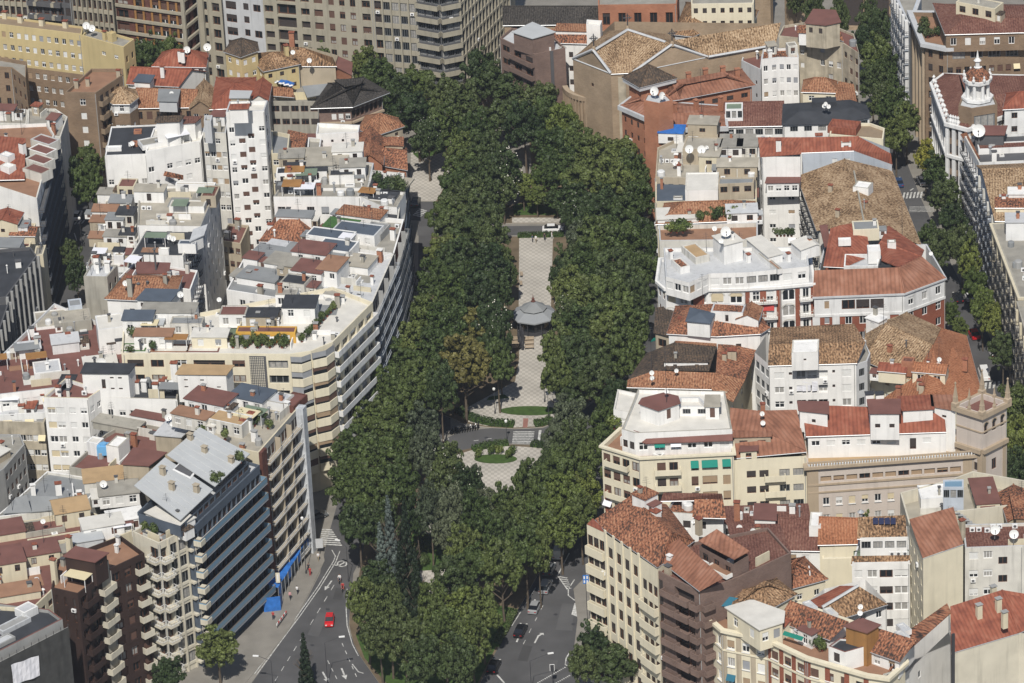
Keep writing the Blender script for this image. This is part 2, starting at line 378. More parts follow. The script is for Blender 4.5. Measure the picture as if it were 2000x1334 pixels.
class Building:
    def __init__(s, name, label, pts, z, wall, roof=None, faces=None, z0=0.0, zs=None, base=None, cornice=None, group=None, cat='building', parent=None, eave=0.35, rim=None, fm=None):
        """pts: photo pixels of the roof outline at height z, from the front left corner counter-clockwise seen from above"""
        s.wallm = wall; s.z = z; s.z0 = z0; s.fm = fm or {}
        q = px(pts) if isinstance(pts, str) else pts
        n = len(q)
        s.zs = zs or [z] * n
        if q and isinstance(q[0], Vector): s.P = [Vector((p.x, p.y, s.zs[i])) for i, p in enumerate(q)]
        else: s.P = [W(u, v, s.zs[i]) for i, (u, v) in enumerate(q)]
        ar = sum(s.P[i - 1].x * s.P[i].y - s.P[i].x * s.P[i - 1].y for i in range(n))
        if ar < 0: print('CLOCKWISE', label)
        c = sum(s.P, Vector()) / n
        if parent is None:
            s.root = empty(name, (c.x, c.y, z0), label, cat, group)
            BUILD.append(s)
        else: s.root = parent
        s.o = Vector(s.root['_o'])
        s.faces = faces or {}
        s.partname = name if parent is not None else None
        wb = MB()
        for i in range(n): s.wall_face(wb, i, base)
        s.wobj = wb.build('wall' if parent is None else name, s.root)
        if cornice: s.cornice(*cornice)
        if roof: s.make_roof(*roof, eave=eave, rim=rim)
    # -- walls with real openings
    def frame(s, i):
        a, b = s.P[i], s.P[(i + 1) % len(s.P)]
        d = Vector((b.x - a.x, b.y - a.y, 0)); Ln = d.length
        d = d / max(Ln, 1e-6)
        return a, b, d, Vector((d.y, -d.x, 0)), Ln
    def wall_face(s, wb, i, base):
        a, b, d, nrm, Ln = s.frame(i)
        za, zb = a.z, b.z; zt = min(za, zb)
        gs = s.faces.get(i, [])
        if isinstance(gs, dict): gs = [gs]
        ops = []
        for g in gs:
            u0, u1 = g['f'][0] * Ln, g['f'][1] * Ln
            cols = [u0 + (u1 - u0) * (k + 0.5) / g['n'] for k in range(g['n'])] if g['us'] is None else [k * Ln for k in g['us']]
            for r in range(g['rows']):
                z1 = zt - g['top'] - r * g['pitch']; zz = z1 - g['h']
                if zz < s.z0 + 0.15: break
                for k, uc in enumerate(cols):
                    if RND.random() < g['skip']: continue
                    w = min(g['w'], Ln * 0.96)
                    l, rr = uc - w / 2, uc + w / 2
                    if l < 0.02 or rr > Ln - 0.02: continue
                    if any(l < o[1] + .05 and rr > o[0] - .05 and zz < o[3] + .05 and z1 > o[2] - .05 for o in ops): continue
                    ops.append((l, rr, zz, z1, g, k, r))
        def pt(u, z, dep=0.0): return Vector((a.x + d.x * u - nrm.x * dep, a.y + d.y * u - nrm.y * dep, z))
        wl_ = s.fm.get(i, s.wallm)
        def wm(z): return base[1] if base and z < base[0] else wl_
        if not ops:
            if base and s.z0 < base[0] < zt:
                wb.face([pt(0, s.z0), pt(Ln, s.z0), pt(Ln, base[0]), pt(0, base[0])], base[1])
                wb.face([pt(0, base[0]), pt(Ln, base[0]), Vector(b), Vector(a)], s.wallm)
            else: wb.face([pt(0, s.z0), pt(Ln, s.z0), Vector(b), Vector(a)], wl_)
            return
        # horizontal bands between opening rows, each split at its own openings
        zsx = sorted(set([s.z0, zt] + [o[2] for o in ops] + [o[3] for o in ops] + ([base[0]] if base and s.z0 < base[0] < zt else [])))
        for z_a, z_b in zip(zsx, zsx[1:]):
            if z_b - z_a < 1e-4: continue
            zm = (z_a + z_b) / 2; u = 0.0
            for o in sorted(o for o in ops if o[2] < zm < o[3]):
                if o[0] > u + 1e-4: wb.face([pt(u, z_a), pt(o[0], z_a), pt(o[0], z_b), pt(u, z_b)], wm(zm))
                u = max(u, o[1])
            if u < Ln - 1e-4: wb.face([pt(u, z_a), pt(Ln, z_a), pt(Ln, z_b), pt(u, z_b)], wm(zm))
        if max(za, zb) > zt + 1e-4: wb.face([pt(0, zt), pt(Ln, zt), Vector(b)] + ([] if zb > za else []) + ([Vector(a)] if za > zt + 1e-4 else []) if zb > zt + 1e-4 else [pt(0, zt), pt(Ln, zt), Vector(a)], s.wallm)
        ang = math.atan2(d.y, d.x)
        if s.partname is None and Ln > 5 and len(ops) > 4:
            dp = MB(); c_ = pt(Ln * RND.choice((.015, .985, .98)), 0, -.09); dp.tube((c_.x, c_.y, s.z0), (c_.x, c_.y, zt - .3), .07, .07, 'grey', 6); dp.build('drainpipe', s.root)
        for l, r, zz, z1, g, k, row in ops:
            dep = g['depth']; m = wm((zz + z1) / 2)
            wb.face([pt(l, zz), pt(r, zz), pt(r, zz, dep), pt(l, zz, dep)], m)
            wb.face([pt(l, z1, dep), pt(r, z1, dep), pt(r, z1), pt(l, z1)], m)
            wb.face([pt(l, zz), pt(l, zz, dep), pt(l, z1, dep), pt(l, z1)], m)
            wb.face([pt(r, zz, dep), pt(r, zz), pt(r, z1), pt(r, z1, dep)], m)
            fr, kinds, shs = STY[g['st']]
            p = pt((l + r) / 2, zz, dep - 0.165) - s.o
            wo = child('window', wmesh(fr, RND.choice(kinds)), s.root, p, ang + math.pi, (r - l, 1, z1 - zz))
            sh = pick(shs)
            if sh:
                child('roller_shutter', smesh(sh, RND.choice((1.0, 1.0, 0.8, 0.55, 0.35))), wo, (0, 0, 0))
            if g['sill'] and s.partname is None: child('sill', WM.setdefault(('sill', g['sill']), sill_mesh(g['sill'])), wo, (0, 0.165 - dep + 0.16, 0))
            q_ = RND.random()
            if q_ < .055 and s.wallm not in ('pinkgrey', 'bricktan', 'yellow') and zz > s.z0 + 1.2 and s.partname is None: child('air_conditioner', ACM(), s.root, pt((l + r) / 2 + RND.uniform(-.4, .4), zz - .75, -.2) - s.o, ang)
            elif q_ > .982 and 1.0 < r - l < 2.2 and not g['bal'] and g['st'] in ('mix', 'white', 'brown', 'redsh') and s.z < 30:
                aw = MB(); am = RND.choice(('greenawning', 'creamawning', 'creamawning', 'cloth', 'tealawning')); e_ = .12
                aw.face([pt(l - e_, z1 - .75, -.8), pt(r + e_, z1 - .75, -.8), pt(r + e_, z1 + .1, -.02), pt(l - e_, z1 + .1, -.02)], am); aw.build('awning', s.root)
            if g['bal']: s.balcony(i, l - g['bw'], r + g['bw'], zz - 0.02, g['bd'], 1.0, g['bal'], g['bm'] or s.wallm, g['rail'])
    def balcony(s, i, u0, u1, z, depth=1.0, h=1.0, kind='solid', m=None, rail='iron', name='balcony'):
        a, b, d, nrm, Ln = s.frame(i)
        u0, u1 = max(0.02, u0), min(Ln - 0.02, u1)
        if u1 - u0 < 0.4: return
        m = m or s.wallm
        c = a + d * ((u0 + u1) / 2) + nrm * (depth / 2 + 0.003); hw = (u1 - u0) / 2
        mb = MB(); mb.box(c, d, nrm, hw, depth / 2, z - 0.18, z, m, bottom=True)
        rl = MB()
        if kind == 'solid':
            rl.box(a + d * ((u0 + u1) / 2) + nrm * (depth - 0.06), d, nrm, hw, 0.06, z, z + h, m)
            for sg in (-1, 1): rl.box(c + d * sg * (hw - 0.06) - nrm * 0.06, d, nrm, 0.06, depth / 2 - 0.062, z, z + h, m)
        else:
            e = 0.035
            f0, f1 = a + d * u0, a + d * u1
            for q0, q1 in ((f0 + nrm * .02, f0 + nrm * depth), (f0 + nrm * depth, f1 + nrm * depth), (f1 + nrm * depth, f1 + nrm * .02)):
                q0, q1 = Vector((q0.x, q0.y, 0)), Vector((q1.x, q1.y, 0)); dd = (q1 - q0).normalized(); nn = Vector((dd.y, -dd.x, 0)); L2 = (q1 - q0).length
                for zz in (z + h - 0.06, z + 0.1): rl.box((q0 + q1) / 2, dd, nn, L2 / 2, e, zz, zz + 0.06, rail)
                if kind == 'glass': rl.box((q0 + q1) / 2, dd, nn, L2 / 2, 0.015, z + 0.16, z + h - 0.06, 'blueglassrail')
                else:
                    k = max(2, int(L2 / 0.45))
                    for j in range(k + 1): rl.box(q0 + dd * (L2 * j / k), dd, nn, 0.02, 0.02, z, z + h - 0.06, rail)
        bo = mb.build(name, s.root); rl.build('railing', bo, s.o)
    def strips(s, i, rows, top, pitch, f=(0, 1), h=1.0, out=0.9, rec=0.9, m='offwhite', gl='dark', n=8, winh=1.9, kind='solid', rail='iron', div=None):
        """continuous balcony bands on one wall: every floor has a parapet band, a row of glazed doors behind it"""
        a, b, d, nrm, Ln = s.frame(i)
        u0, u1 = f[0] * Ln, f[1] * Ln
        for r in range(rows):
            z = s.z - top - r * pitch
            if z < s.z0 + 0.5: break
            s.balcony(i, u0, u1, z, out, h, kind, m, rail)
            if div:
                for k in range(1, div): mb = MB(); mb.box(a + d * (u0 + (u1 - u0) * k / div) + nrm * (out / 2), d, nrm, 0.05, out / 2 - 0.02, z + 0.002, z + pitch - 0.185, m); mb.build('partition', s.root)
    # -- trims
    def cornice(s, out, h, m, z=None):
        z = s.z if z is None else z
        lo = offset(s.P, out); mb = MB(); n = len(s.P)
        for i in range(n):
            j = (i + 1) % n
            A, B = lo[i], lo[j]; a, b = s.P[i], s.P[j]
            mb.face([(A.x, A.y, z - h), (B.x, B.y, z - h), (B.x, B.y, z + .02), (A.x, A.y, z + .02)], m)
            mb.face([(A.x, A.y, z + .02), (B.x, B.y, z + .02), (b.x, b.y, z + .02), (a.x, a.y, z + .02)], m)
            mb.face([(a.x, a.y, z - h), (b.x, b.y, z - h), (B.x, B.y, z - h), (A.x, A.y, z - h)], m)
        mb.build('cornice', s.root)
    def band(s, i, z, h=0.3, out=0.12, m=None, f=(0, 1)):
        a, b, d, nrm, Ln = s.frame(i); mb = MB()
        u0, u1 = f[0] * Ln, f[1] * Ln
        mb.box(a + d * ((u0 + u1) / 2) + nrm * (out / 2 + .002), d, nrm, (u1 - u0) / 2 - .005, out / 2, z, z + h, m or s.wallm, bottom=True)
        mb.build('string_course', s.root)
    def pier(s, i, u, w, z0, z1, out=0.15, m=None, name='pilaster'):
        a, b, d, nrm, Ln = s.frame(i); mb = MB()
        mb.box(a + d * (u * Ln) + nrm * (out / 2 + .002), d, nrm, w / 2, out / 2, z0, z1, m or s.wallm, bottom=True)
        mb.build(name, s.root)
    # -- roofs
    def make_roof(s, kind, m, *args, eave=0.35, rim=None):
        mb = MB(); z = s.z; n = len(s.P); P = s.P
        if kind == 'flat':
            ph = args[0] if args else 0.8; t = 0.28
            inn = offset(P, -t)
            rm = rim or (RND.choice(('white2', 'lightgrey', 'offwhite', 'concrete', 'white')) if s.wallm in ('white', 'white2', 'offwhite') else s.wallm)
            for i in range(n):
                j = (i + 1) % n
                A, B, a, b = P[i], P[j], inn[i], inn[j]
                mb.face([(A.x, A.y, A.z), (B.x, B.y, B.z), (b.x, b.y, b.z), (a.x, a.y, a.z)], rm)
                mb.face([(a.x, a.y, a.z), (b.x, b.y, b.z), (b.x, b.y, z - ph), (a.x, a.y, z - ph)], s.wallm)
            mb.face([(p.x, p.y, z - ph) for p in inn], m)
            s.zr = z - ph
        else:
            E = offset(P, eave); faces = []
            V = lambda p, zz: Vector((p.x, p.y, zz))
            if kind == 'slab': faces = [[E[i] for i in range(n)]]
            elif kind in ('gx', 'hx', 'gy', 'hy'):
                rh = args[0]; ins = args[1] if len(args) > 1 else (0.0 if kind[0] == 'g' else 0.35)
                sh = args[2] if len(args) > 2 else 0.5
                k = 0 if kind[1] == 'x' else 1
                Q = [E[(k + j) % 4] for j in range(4)]
                r0 = Q[0].lerp(Q[3], sh); r1 = Q[1].lerp(Q[2], sh)
                R0 = V(r0.lerp(r1, ins), z + rh); R1 = V(r1.lerp(r0, ins), z + rh)
                faces = [[Q[0], Q[1], R1, R0], [Q[2], Q[3], R0, R1]]
                if ins > 0: faces += [[Q[1], Q[2], R1], [Q[3], Q[0], R0]]
                else:
                    wb = MB(); q = [P[(k + j) % 4] for j in range(4)]
                    w0 = q[0].lerp(q[3], sh); w1 = q[1].lerp(q[2], sh)
                    for g3 in ([q[1], q[2], V(w1, z + rh - .1)], [q[3], q[0], V(w0, z + rh - .1)]): wb = MB(); wb.face(g3, s.wallm); wb.build('gable', s.root)
            elif kind == 'pyr':
                c = sum(E, Vector()) / n; c.z = z + args[0]
                faces = [[E[i], E[(i + 1) % n], c] for i in range(n)]
            elif kind == 'mesa':
                I = offset(P, -args[1])
                I = [V(p, z + args[0]) for p in I]
                faces = [[E[i], E[(i + 1) % n], I[(i + 1) % n], I[i]] for i in range(n)]
                top = args[2] if len(args) > 2 else m
                mb.face(I, top)
            elif kind == 'poly':      # explicit faces of (u, v, z) photo points
                faces = [[W(*q) for q in f] for f in args[0]]
            tr = m if m[:4] in ('tile', 'oran', 'ochr', 'redm') else None
            trim = s.shell(mb, faces, m)
            s.zr = z
        s.robj = mb.build('roof', s.root if s.partname is None else s.wobj, s.o)
        if kind != 'flat' and tr: s.trims(trim, m)
    def shell(s, mb, faces, m, t=0.16):
        key = lambda p: (round(p.x, 2), round(p.y, 2), round(p.z, 2))
        edges = {}
        for f in faces:
            mb.face(f, m); mb.face([p - Vector((0, 0, t)) for p in f][::-1], m)
            for i in range(len(f)):
                a, b = f[i], f[(i + 1) % len(f)]
                k = tuple(sorted((key(a), key(b)))); edges.setdefault(k, []).append((a, b))
        for k, l in edges.items():
            if len(l) == 1:
                a, b = l[0]; dz = Vector((0, 0, t)); mb.face([a - dz, b - dz, b, a], m)
        return edges
    def trims(s, edges, m):
        hi = max(max(a.z, b.z) for l in edges.values() for a, b in l)
        for l in edges.values():
            a, b = l[0]
            if (b - a).length < 1.5: continue
            mb = MB()
            if len(l) == 2: mb.tube(a + Vector((0, 0, .03)), b + Vector((0, 0, .03)), .15, .15, m, 6); mb.build('ridge_cap', s.root)
            elif abs(a.z - b.z) < .05 and a.z < hi - .3: mb.tube(a - Vector((0, 0, .14)), b - Vector((0, 0, .14)), .09, .09, 'steel', 5); mb.build('gutter', s.root)
    def sloped(s, pts, m, name='roof'):
        """extra roof planes given as lists of (u, v, z)"""
        mb = MB(); e = s.shell(mb, [[W(*q) for q in f] for f in pts], m); o = mb.build(name, s.root); s.trims(e, m) if m[:4] in ('tile', 'oran', 'ochr', 'redm') else None; return o
    def panel(s, pts, m, name='wall_panel'):
        mb = MB()
        for f in pts: mb.face([W(*q) for q in f], m)
        return mb.build(name, s.root)
    # -- volumes and clutter on the roof
    def box(s, pts, z1, wall='white', roof=('flat', 'gravel', 0.25), faces=None, z0=None, name='penthouse', zs=None, eave=0.3, rim=None):
        return Building(name, None, pts, z1, wall, roof, faces, z0=s.zr - .05 if z0 is None else z0, parent=s.root, zs=zs, eave=eave, rim=rim)
    def bx(s, u, v, w, d, h, wall='white', roof=None, z0=None, name='penthouse', edge=0, faces=None, rt=None, eave=0.2, at=None):
        """box w x d x h metres whose front bottom middle stands at photo pixel (u, v) on the roof"""
        z0 = s.zr if z0 is None else z0
        a, b, dd, nn, L = s.frame(edge)
        p = Vector(at) if at is not None else W(u, v, z0)
        q = [p - dd * w / 2, p + dd * w / 2, p + dd * w / 2 - nn * d, p - dd * w / 2 - nn * d]
        main = name == 'penthouse' and w > 2.8 and h > 1.5
        if rt is None: rt = RND.choice((('slab',), ('slab',), ('slab',), ('flat', .12), ('gx', .45, 0.0, .8))) if main or name == 'roof_shed' else ('flat', .15)
        if main:        # lean-tos, flues and aerials that grow on every roof hut
            r1 = RND.random()
            if r1 < .55:
                sg = RND.choice((-1, 1)); lw, ld, lh = RND.uniform(1.0, 2.0), d * RND.uniform(.4, .8), h * RND.uniform(.5, .8); c = p + dd * sg * (w / 2 + lw / 2 + .003) - nn * RND.uniform(.2, d * .2)
                e4 = [c - dd * lw / 2, c + dd * lw / 2, c + dd * lw / 2 - nn * ld, c - dd * lw / 2 - nn * ld]
                Building('lean_to', None, [Vector((t.x, t.y, 0)) for t in e4], z0 + lh, RND.choice(('white', 'offwhite', 'white2', 'beige')), ('slab', RND.choice(('lead', 'gravel', 'tiledark', 'redroof', 'whitedeck', 'palemetal'))), {0: G(1, 1, .7, lh * .55, .3, 3, RND.choice(('dark', 'mix', 'redsh')))}, z0=z0 - .04, parent=s.root, eave=.1)
            if RND.random() < .6: s.chimney(0, 0, RND.uniform(.6, 1.4), RND.uniform(.45, .8), RND.choice(('white', 'offwhite', 'brickred', 'concrete')), z0=z0 + h, at=p - nn * d * RND.uniform(.3, .8) + dd * w * RND.uniform(-.35, .35), cap=RND.choice(('tilered', 'grey', 'darkgrey')))
            if RND.random() < .4: s.antenna(0, 0, RND.uniform(2, 4), z0=z0 + h, at=p - nn * d * RND.uniform(.3, .8) + dd * w * RND.uniform(-.35, .35))
        rf = (rt[0], roof or wall, *rt[1:])
        return Building(name, None, [Vector((t.x, t.y, 0)) for t in q], z0 + h, wall, rf, faces, z0=z0 - .04, parent=s.root, eave=eave)
    def chimney(s, u, v, h=1.6, w=0.7, m='white', z0=None, cap='tilered', at=None, edge=0, d=None):
        z0 = s.zr if z0 is None else z0
        p = Vector(at) if at is not None else W(u, v, z0)
        a, b, dd, nn, L = s.frame(edge); mb = MB()
        d = d or w * 0.8
        mb.box(p, dd, nn, w / 2, d / 2, z0 - 0.4, z0 + h, m); mb.box(p, dd, nn, w / 2 - .08, d / 2 - .08, z0 + h + .001, z0 + h + 0.22, 'darkgrey')
        mb.box(p, dd, nn, w / 2 + .1, d / 2 + .1, z0 + h + .22, z0 + h + 0.34, cap, bottom=True)
        mb.build('chimney', s.root)
    def pipe(s, u, v, h, r=0.12, m='steel', z0=None, at=None):
        z0 = s.zr if z0 is None else z0; p = Vector(at) if at is not None else W(u, v, z0); mb = MB()
        mb.tube((p.x, p.y, z0 - .1), (p.x, p.y, z0 + h), r, r, m, 8); mb.lathe((p.x, p.y, z0 + h), [(r, 0.15), (r * 2.2, 0.15), (0, 0.15 + r * 1.8)], m, 8)
        mb.build('vent_pipe', s.root)
    def antenna(s, u, v, h=4.0, z0=None, at=None):
        z0 = s.zr if z0 is None else z0; p = Vector(at) if at is not None else W(u, v, z0); mb = MB()
        mb.tube((p.x, p.y, z0 - .1), (p.x, p.y, z0 + h), 0.045, 0.03, 'iron', 5)
        for k in range(4): 
            zz = z0 + h - 0.15 - k * 0.35; l = 0.35 + 0.12 * k
            mb.tube((p.x - l, p.y + .1 * k, zz), (p.x + l, p.y - .1 * k, zz), 0.02, 0.02, 'iron', 4)
        mb.build('antenna', s.root)
    def aircon(s, u, v, n=1, z0=None, step=1.1, at=None, m='pvc'):
        z0 = s.zr if z0 is None else z0
        a, b, dd, nn, L = s.frame(0)
        p = Vector(at) if at is not None else W(u, v, z0)
        for k in range(n):
            c = p + dd * step * k; mb = MB()
            mb.box(c, dd, nn, 0.45, 0.18, z0 + .1, z0 + 0.85, m, bottom=True)
            f = c + nn * 0.184; r = 0.27; N = 10
            mb.face([(f.x + dd.x * r * math.cos(t), f.y + dd.y * r * math.cos(t), z0 + .48 + r * math.sin(t)) for t in [2 * math.pi * j / N for j in range(N)]], 'darkgrey')
            for sg in (-1, 1): mb.box(c + dd * .35 * sg, dd, nn, .04, .16, z0 - .02, z0 + .1, 'iron')
            mb.build('air_conditioner', s.root)
    def clutter(s, n=6, seed=None, mats=('white', 'white', 'offwhite', 'concrete', 'brickred'), kinds='ccppabx', margin=0.8, extra=''):
        """chimneys, pipes, aerials, coolers and small sheds scattered over a flat roof"""
        rr = random.Random(seed if seed is not None else hash(round(s.P[0].x * 7 + s.P[0].y * 3, 1)) % 10007)
        inn = offset(s.P, -margin)
        xs = [p.x for p in inn]; ys = [p.y for p in inn]; done = 0
        for _ in range(n * 20):
            if done >= n: break
            p = Vector((rr.uniform(min(xs), max(xs)), rr.uniform(min(ys), max(ys)), s.zr))
            if not inside(p, inn): continue
            done += 1; k = rr.choice(kinds + extra)
            if k == 'c': s.chimney(0, 0, rr.uniform(0.9, 2.4), rr.uniform(0.5, 1.1), rr.choice(mats), at=p, cap=rr.choice(('tilered', 'grey', 'darkgrey', 'white')))
            elif k == 'p': s.pipe(0, 0, rr.uniform(0.7, 2.0), rr.uniform(0.08, 0.2), rr.choice(('steel', 'white', 'steel', 'darkgrey')), at=p)
            elif k == 'a': s.antenna(0, 0, rr.uniform(2.5, 5), at=p)
            elif k == 'b': s.aircon(0, 0, rr.choice((1, 1, 2, 3)), at=p)
            elif k == 'w':
                a_, b_, dd, nn, L_ = s.frame(0); mb = MB(); l = rr.uniform(2, 6); v = rr.random() < .5; q0, q1 = (dd, nn) if v else (nn, dd)
                e0, e1 = p - q0 * l / 2, p + q0 * l / 2
                if inside(e0, inn) and inside(e1, inn): mb.box(p, q0, q1, l / 2, .1, s.zr - .05, s.zr + rr.uniform(.9, 2.0), rr.choice(('white', 'white', 'offwhite', 'cream2'))); mb.build('dividing_wall', s.root)
            elif k == 'g':
                a_, b_, dd, nn, L_ = s.frame(0); mb = MB(); w, d, h = rr.uniform(1.2, 2.4), rr.uniform(1.0, 1.6), rr.uniform(2.1, 2.5)
                for sx in (-1, 1):
                    for sy in (-1, 1): mb.box(p + dd * w * sx + nn * d * sy, dd, nn, .05, .05, s.zr - .05, s.zr + h, 'pvc')
                mb.box(p, dd, nn, w + .1, d + .1, s.zr + h + .001, s.zr + h + .07, rr.choice(('creamawning', 'cloth', 'greenglass', 'lead', 'wood')), bottom=True); mb.build('pergola', s.root)
            elif k == 't':
                mb = MB(); r = rr.uniform(.4, .8); h = rr.uniform(.8, 1.6); mb.lathe((p.x, p.y, s.zr), [(r, 0), (r, h), (r * .8, h + .15), (0, h + .2)], rr.choice(('white2', 'grey', 'lead')), 12); mb.build('water_tank', s.root)
            elif k == 's': s.bx(0, 0, rr.uniform(.9, 2), rr.uniform(.9, 1.6), .35, 'white2', 'glass', at=p, name='skylight')
            elif k == 'd':
                a_, b_, dd, nn, L_ = s.frame(0); mb = MB(); w, d = rr.uniform(1.2, 3), rr.uniform(1, 2.4)
                q = [p + dd * w * i + nn * d * j for i, j in ((-1, 1), (1, 1), (1, -1), (-1, -1))]; z_ = s.zr + .02 + .01 * rr.random()
                if all(inside(t_, inn) for t_ in q): mb.face([(t_.x, t_.y, z_) for t_ in q], rr.choice(('gravel', 'gravel2', 'deck', 'lead', 'tar', 'whitedeck', 'gravel'))); mb.build('floor_mat', s.root)
            elif k == 'x':
                w, d, h = rr.uniform(1.6, 3.4), rr.uniform(1.6, 3.0), rr.uniform(1.6, 2.6)
                c = rr.choice(('white', 'white', 'offwhite', 'beige', 'white2'))
                s.bx(0, 0, w, d, h, c, rr.choice(('redroof', 'gravel', 'lead', 'tar', 'gravel2', 'tilered', 'whitedeck')), at=p, name='roof_shed', faces={0: G(1, 1, .9, 1.5, .4, 3, rr.choice(('dark', 'mix', 'redsh')))})
def B(*a, **k): return Building(*a, **k)
# ================================================================== GROUND, ROADS, PARK
def sheet(name, pts, z, m, label=None, kind='structure', parent=None, thick=0.0, side=None):
    q = [W(u, v, z) for u, v in (px(pts) if isinstance(pts, str) else pts)]
    if sum(q[i - 1].x * q[i].y - q[i].x * q[i - 1].y for i in range(len(q))) < 0: q.reverse()
    mb = MB(); mb.face(q, m)
    if thick:
        for i in range(len(q)):
            a, b = q[i], q[(i + 1) % len(q)]; mb.face([a - Vector((0, 0, thick)), b - Vector((0, 0, thick)), b, a], side or m)
    if parent is not None: return mb.build(name, parent)
    o = mb.build(name, None, Vector((q[0].x, q[0].y, 0))); o['_o'] = [q[0].x, q[0].y, 0]
    return tag(o, label, None, None, kind)
plain('asphalt', (0.088, 0.087, 0.089), var=0.22, scale=0.18, streak=0.0, bump=0.15)
plain('asphalt2', (0.10, 0.099, 0.10), var=0.25, scale=0.12, streak=0.0, bump=0.15)
plain('earth0', (0.066, 0.065, 0.066), var=0.15, streak=0.0)
plain('pavement', (0.23, 0.215, 0.19), var=0.16, scale=0.3, streak=0.0, bump=0.1)
plain('kerbstone', (0.36, 0.34, 0.30), var=0.1, streak=0.0)
plain('earth', (0.15, 0.115, 0.075), var=0.3, scale=0.3, streak=0.0, bump=0.3)
plain('lawn', (0.055, 0.098, 0.022), var=0.3, scale=1.2, streak=0.0, bump=0.6)
plain('roadpaint', (0.52, 0.52, 0.50), var=0.5, scale=1.8, streak=0.0)
plain('redpaving', (0.30, 0.15, 0.12), var=0.15, streak=0.0)
# pale and grey hexagonal paving laid in waves
m = bpy.data.materials.new('pavers'); N, L, P = nodes_of(m)
uv = N.new('ShaderNodeUVMap'); mp = N.new('ShaderNodeMapping'); mp.inputs['Rotation'].default_value = (0, 0, rad(4)); mp.inputs['Scale'].default_value = (1.7, 1.25, 1); L.new(uv.outputs[0], mp.inputs['Vector'])
bt = N.new('ShaderNodeTexChecker'); bt.inputs['Scale'].default_value = 1.0; bt.inputs['Color1'].default_value = (0.47, 0.44, 0.39, 1); bt.inputs['Color2'].default_value = (0.37, 0.345, 0.305, 1)
L.new(mp.outputs[0], bt.inputs['Vector']); nz = N.new('ShaderNodeTexNoise'); nz.inputs['Scale'].default_value = 0.15; nz.inputs['Detail'].default_value = 4; L.new(uv.outputs[0], nz.inputs['Vector'])
r_ = N.new('ShaderNodeMapRange'); r_.inputs[1].default_value = .3; r_.inputs[2].default_value = .7; r_.inputs[3].default_value = .82; r_.inputs[4].default_value = 1.12; L.new(nz.outputs['Fac'], r_.inputs[0])
vm = N.new('ShaderNodeVectorMath'); vm.operation = 'SCALE'; L.new(bt.outputs['Color'], vm.inputs[0]); L.new(r_.outputs[0], vm.inputs['Scale']); L.new(vm.outputs[0], P.inputs['Base Color']); P.inputs['Roughness'].default_value = .9
MATS['pavers'] = m
mb = MB(); mb.face([(-600, -950, -0.004), (600, -950, -0.004), (600, 780, -0.004), (-600, 780, -0.004)], 'pavement'); g = mb.build('ground'); tag(g, None, None, None, 'structure')
LROAD = sheet('road', '380,1420 560,1160 640,1045 690,960 760,850 800,760 835,640 838,430 800,420 790,480 770,640 700,820 640,920 600,1030 480,1240 380,1380 300,1420', 0.004, 'asphalt') if False else \
        sheet('road', '430,1420 500,1322 575,1218 625,1120 640,1050 660,980 760,830 815,700 818,420 880,380 880,640 880,840 840,880 730,990 720,1060 690,1120 680,1230 705,1284 760,1350 800,1420', 0.004, 'asphalt')
RROAD = sheet('road', '900,1420 960,1290 1010,1195 1060,1110 1100,1030 1150,900 1200,780 1250,640 1245,420 1200,420 1215,640 1160,790 1105,830 1130,960 1075,1100 1180,1060 1190,1200 1240,1420 ' if False else '880,1420 960,1270 1010,1190 1060,1100 1100,1000 1150,860 1215,760 1235,640 1232,420 1282,420 1285,700 1260,830 1215,960 1180,1080 1160,1200 1170,1300 1220,1420', 0.005, 'asphalt')
CROSS = sheet('road', '860,862 900,842 960,836 1010,838 1060,836 1120,815 1180,770 1240,790 1160,870 1090,874 1050,868 1000,866 940,870 860,892', 0.008, 'asphalt2')
UPPER = sheet('road', '815,442 1284,440 1284,458 815,460', 0.008, 'asphalt2')
HEAD = sheet('road', '798,394 852,394 852,432 798,430', 0.010, 'asphalt')
RST = sheet('road', '1700,150 1740,150 1760,290 1800,390 1850,500 1900,600 1990,760 2060,900 1985,900 1925,765 1875,660 1830,560 1780,440 1735,320', 0.004, 'asphalt')
LST = sheet('road', '60,620 120,470 150,380 130,250 175,250 200,380 200,470 120,640', 0.004, 'asphalt')
def slab(name, pts, m, z=0.12): return sheet(name, pts, z, m, thick=0.125, side='kerbstone')
slab('pavement', '470,1345 560,1236 600,1165 634,1095 626,1040 640,990 690,900 660,890 600,1000 520,1180 440,1290 400,1345', 'pavement')
slab('pavement', '1128,1345 1118,1290 1128,1210 1120,1150 1140,1130 1165,1080 1200,990 1260,850 1290,850 1290,1345', 'pavement')
NORTH = slab('park_path', '842,800 832,700 838,600 842,462 1232,462 1230,600 1212,700 1180,766 1115,812 1060,834 1005,837 950,834 905,826', 'earth')
SOUTH = slab('park_path', '735,985 800,912 870,886 935,872 1000,868 1050,870 1090,880 1128,905 1118,965 1092,1030 1058,1108 1012,1190 962,1285 930,1350 752,1350 704,1282 691,1257 682,1220 684,1180 700,1130 712,1060', 'earth')
HEADP = slab('park_path', '852,436 850,380 852,300 870,210 960,170 1200,190 1238,300 1236,436', 'earth')
slab('square', '802,412 803,290 880,270 905,300 846,375 840,412', 'pavers', 0.13) if False else slab('square', '800,392 803,285 880,265 905,300 852,392', 'pavers', 0.13)
def onpark(name, pts, m, z=0.124, parent=None): return sheet(name, pts, z, m)
onpark('promenade', '1014,464 1080,464 1076,600 1074,700 1086,742 1135,770 1140,798 1060,832 1005,835 950,832 908,822 905,800 960,770 1006,745 1014,700 1013,600', 'pavers')
onpark('promenade', '880,892 935,875 1000,871 1060,875 1055,960 1010,1040 980,1100 900,1160 840,1160 800,1100 820,1000', 'pavers')
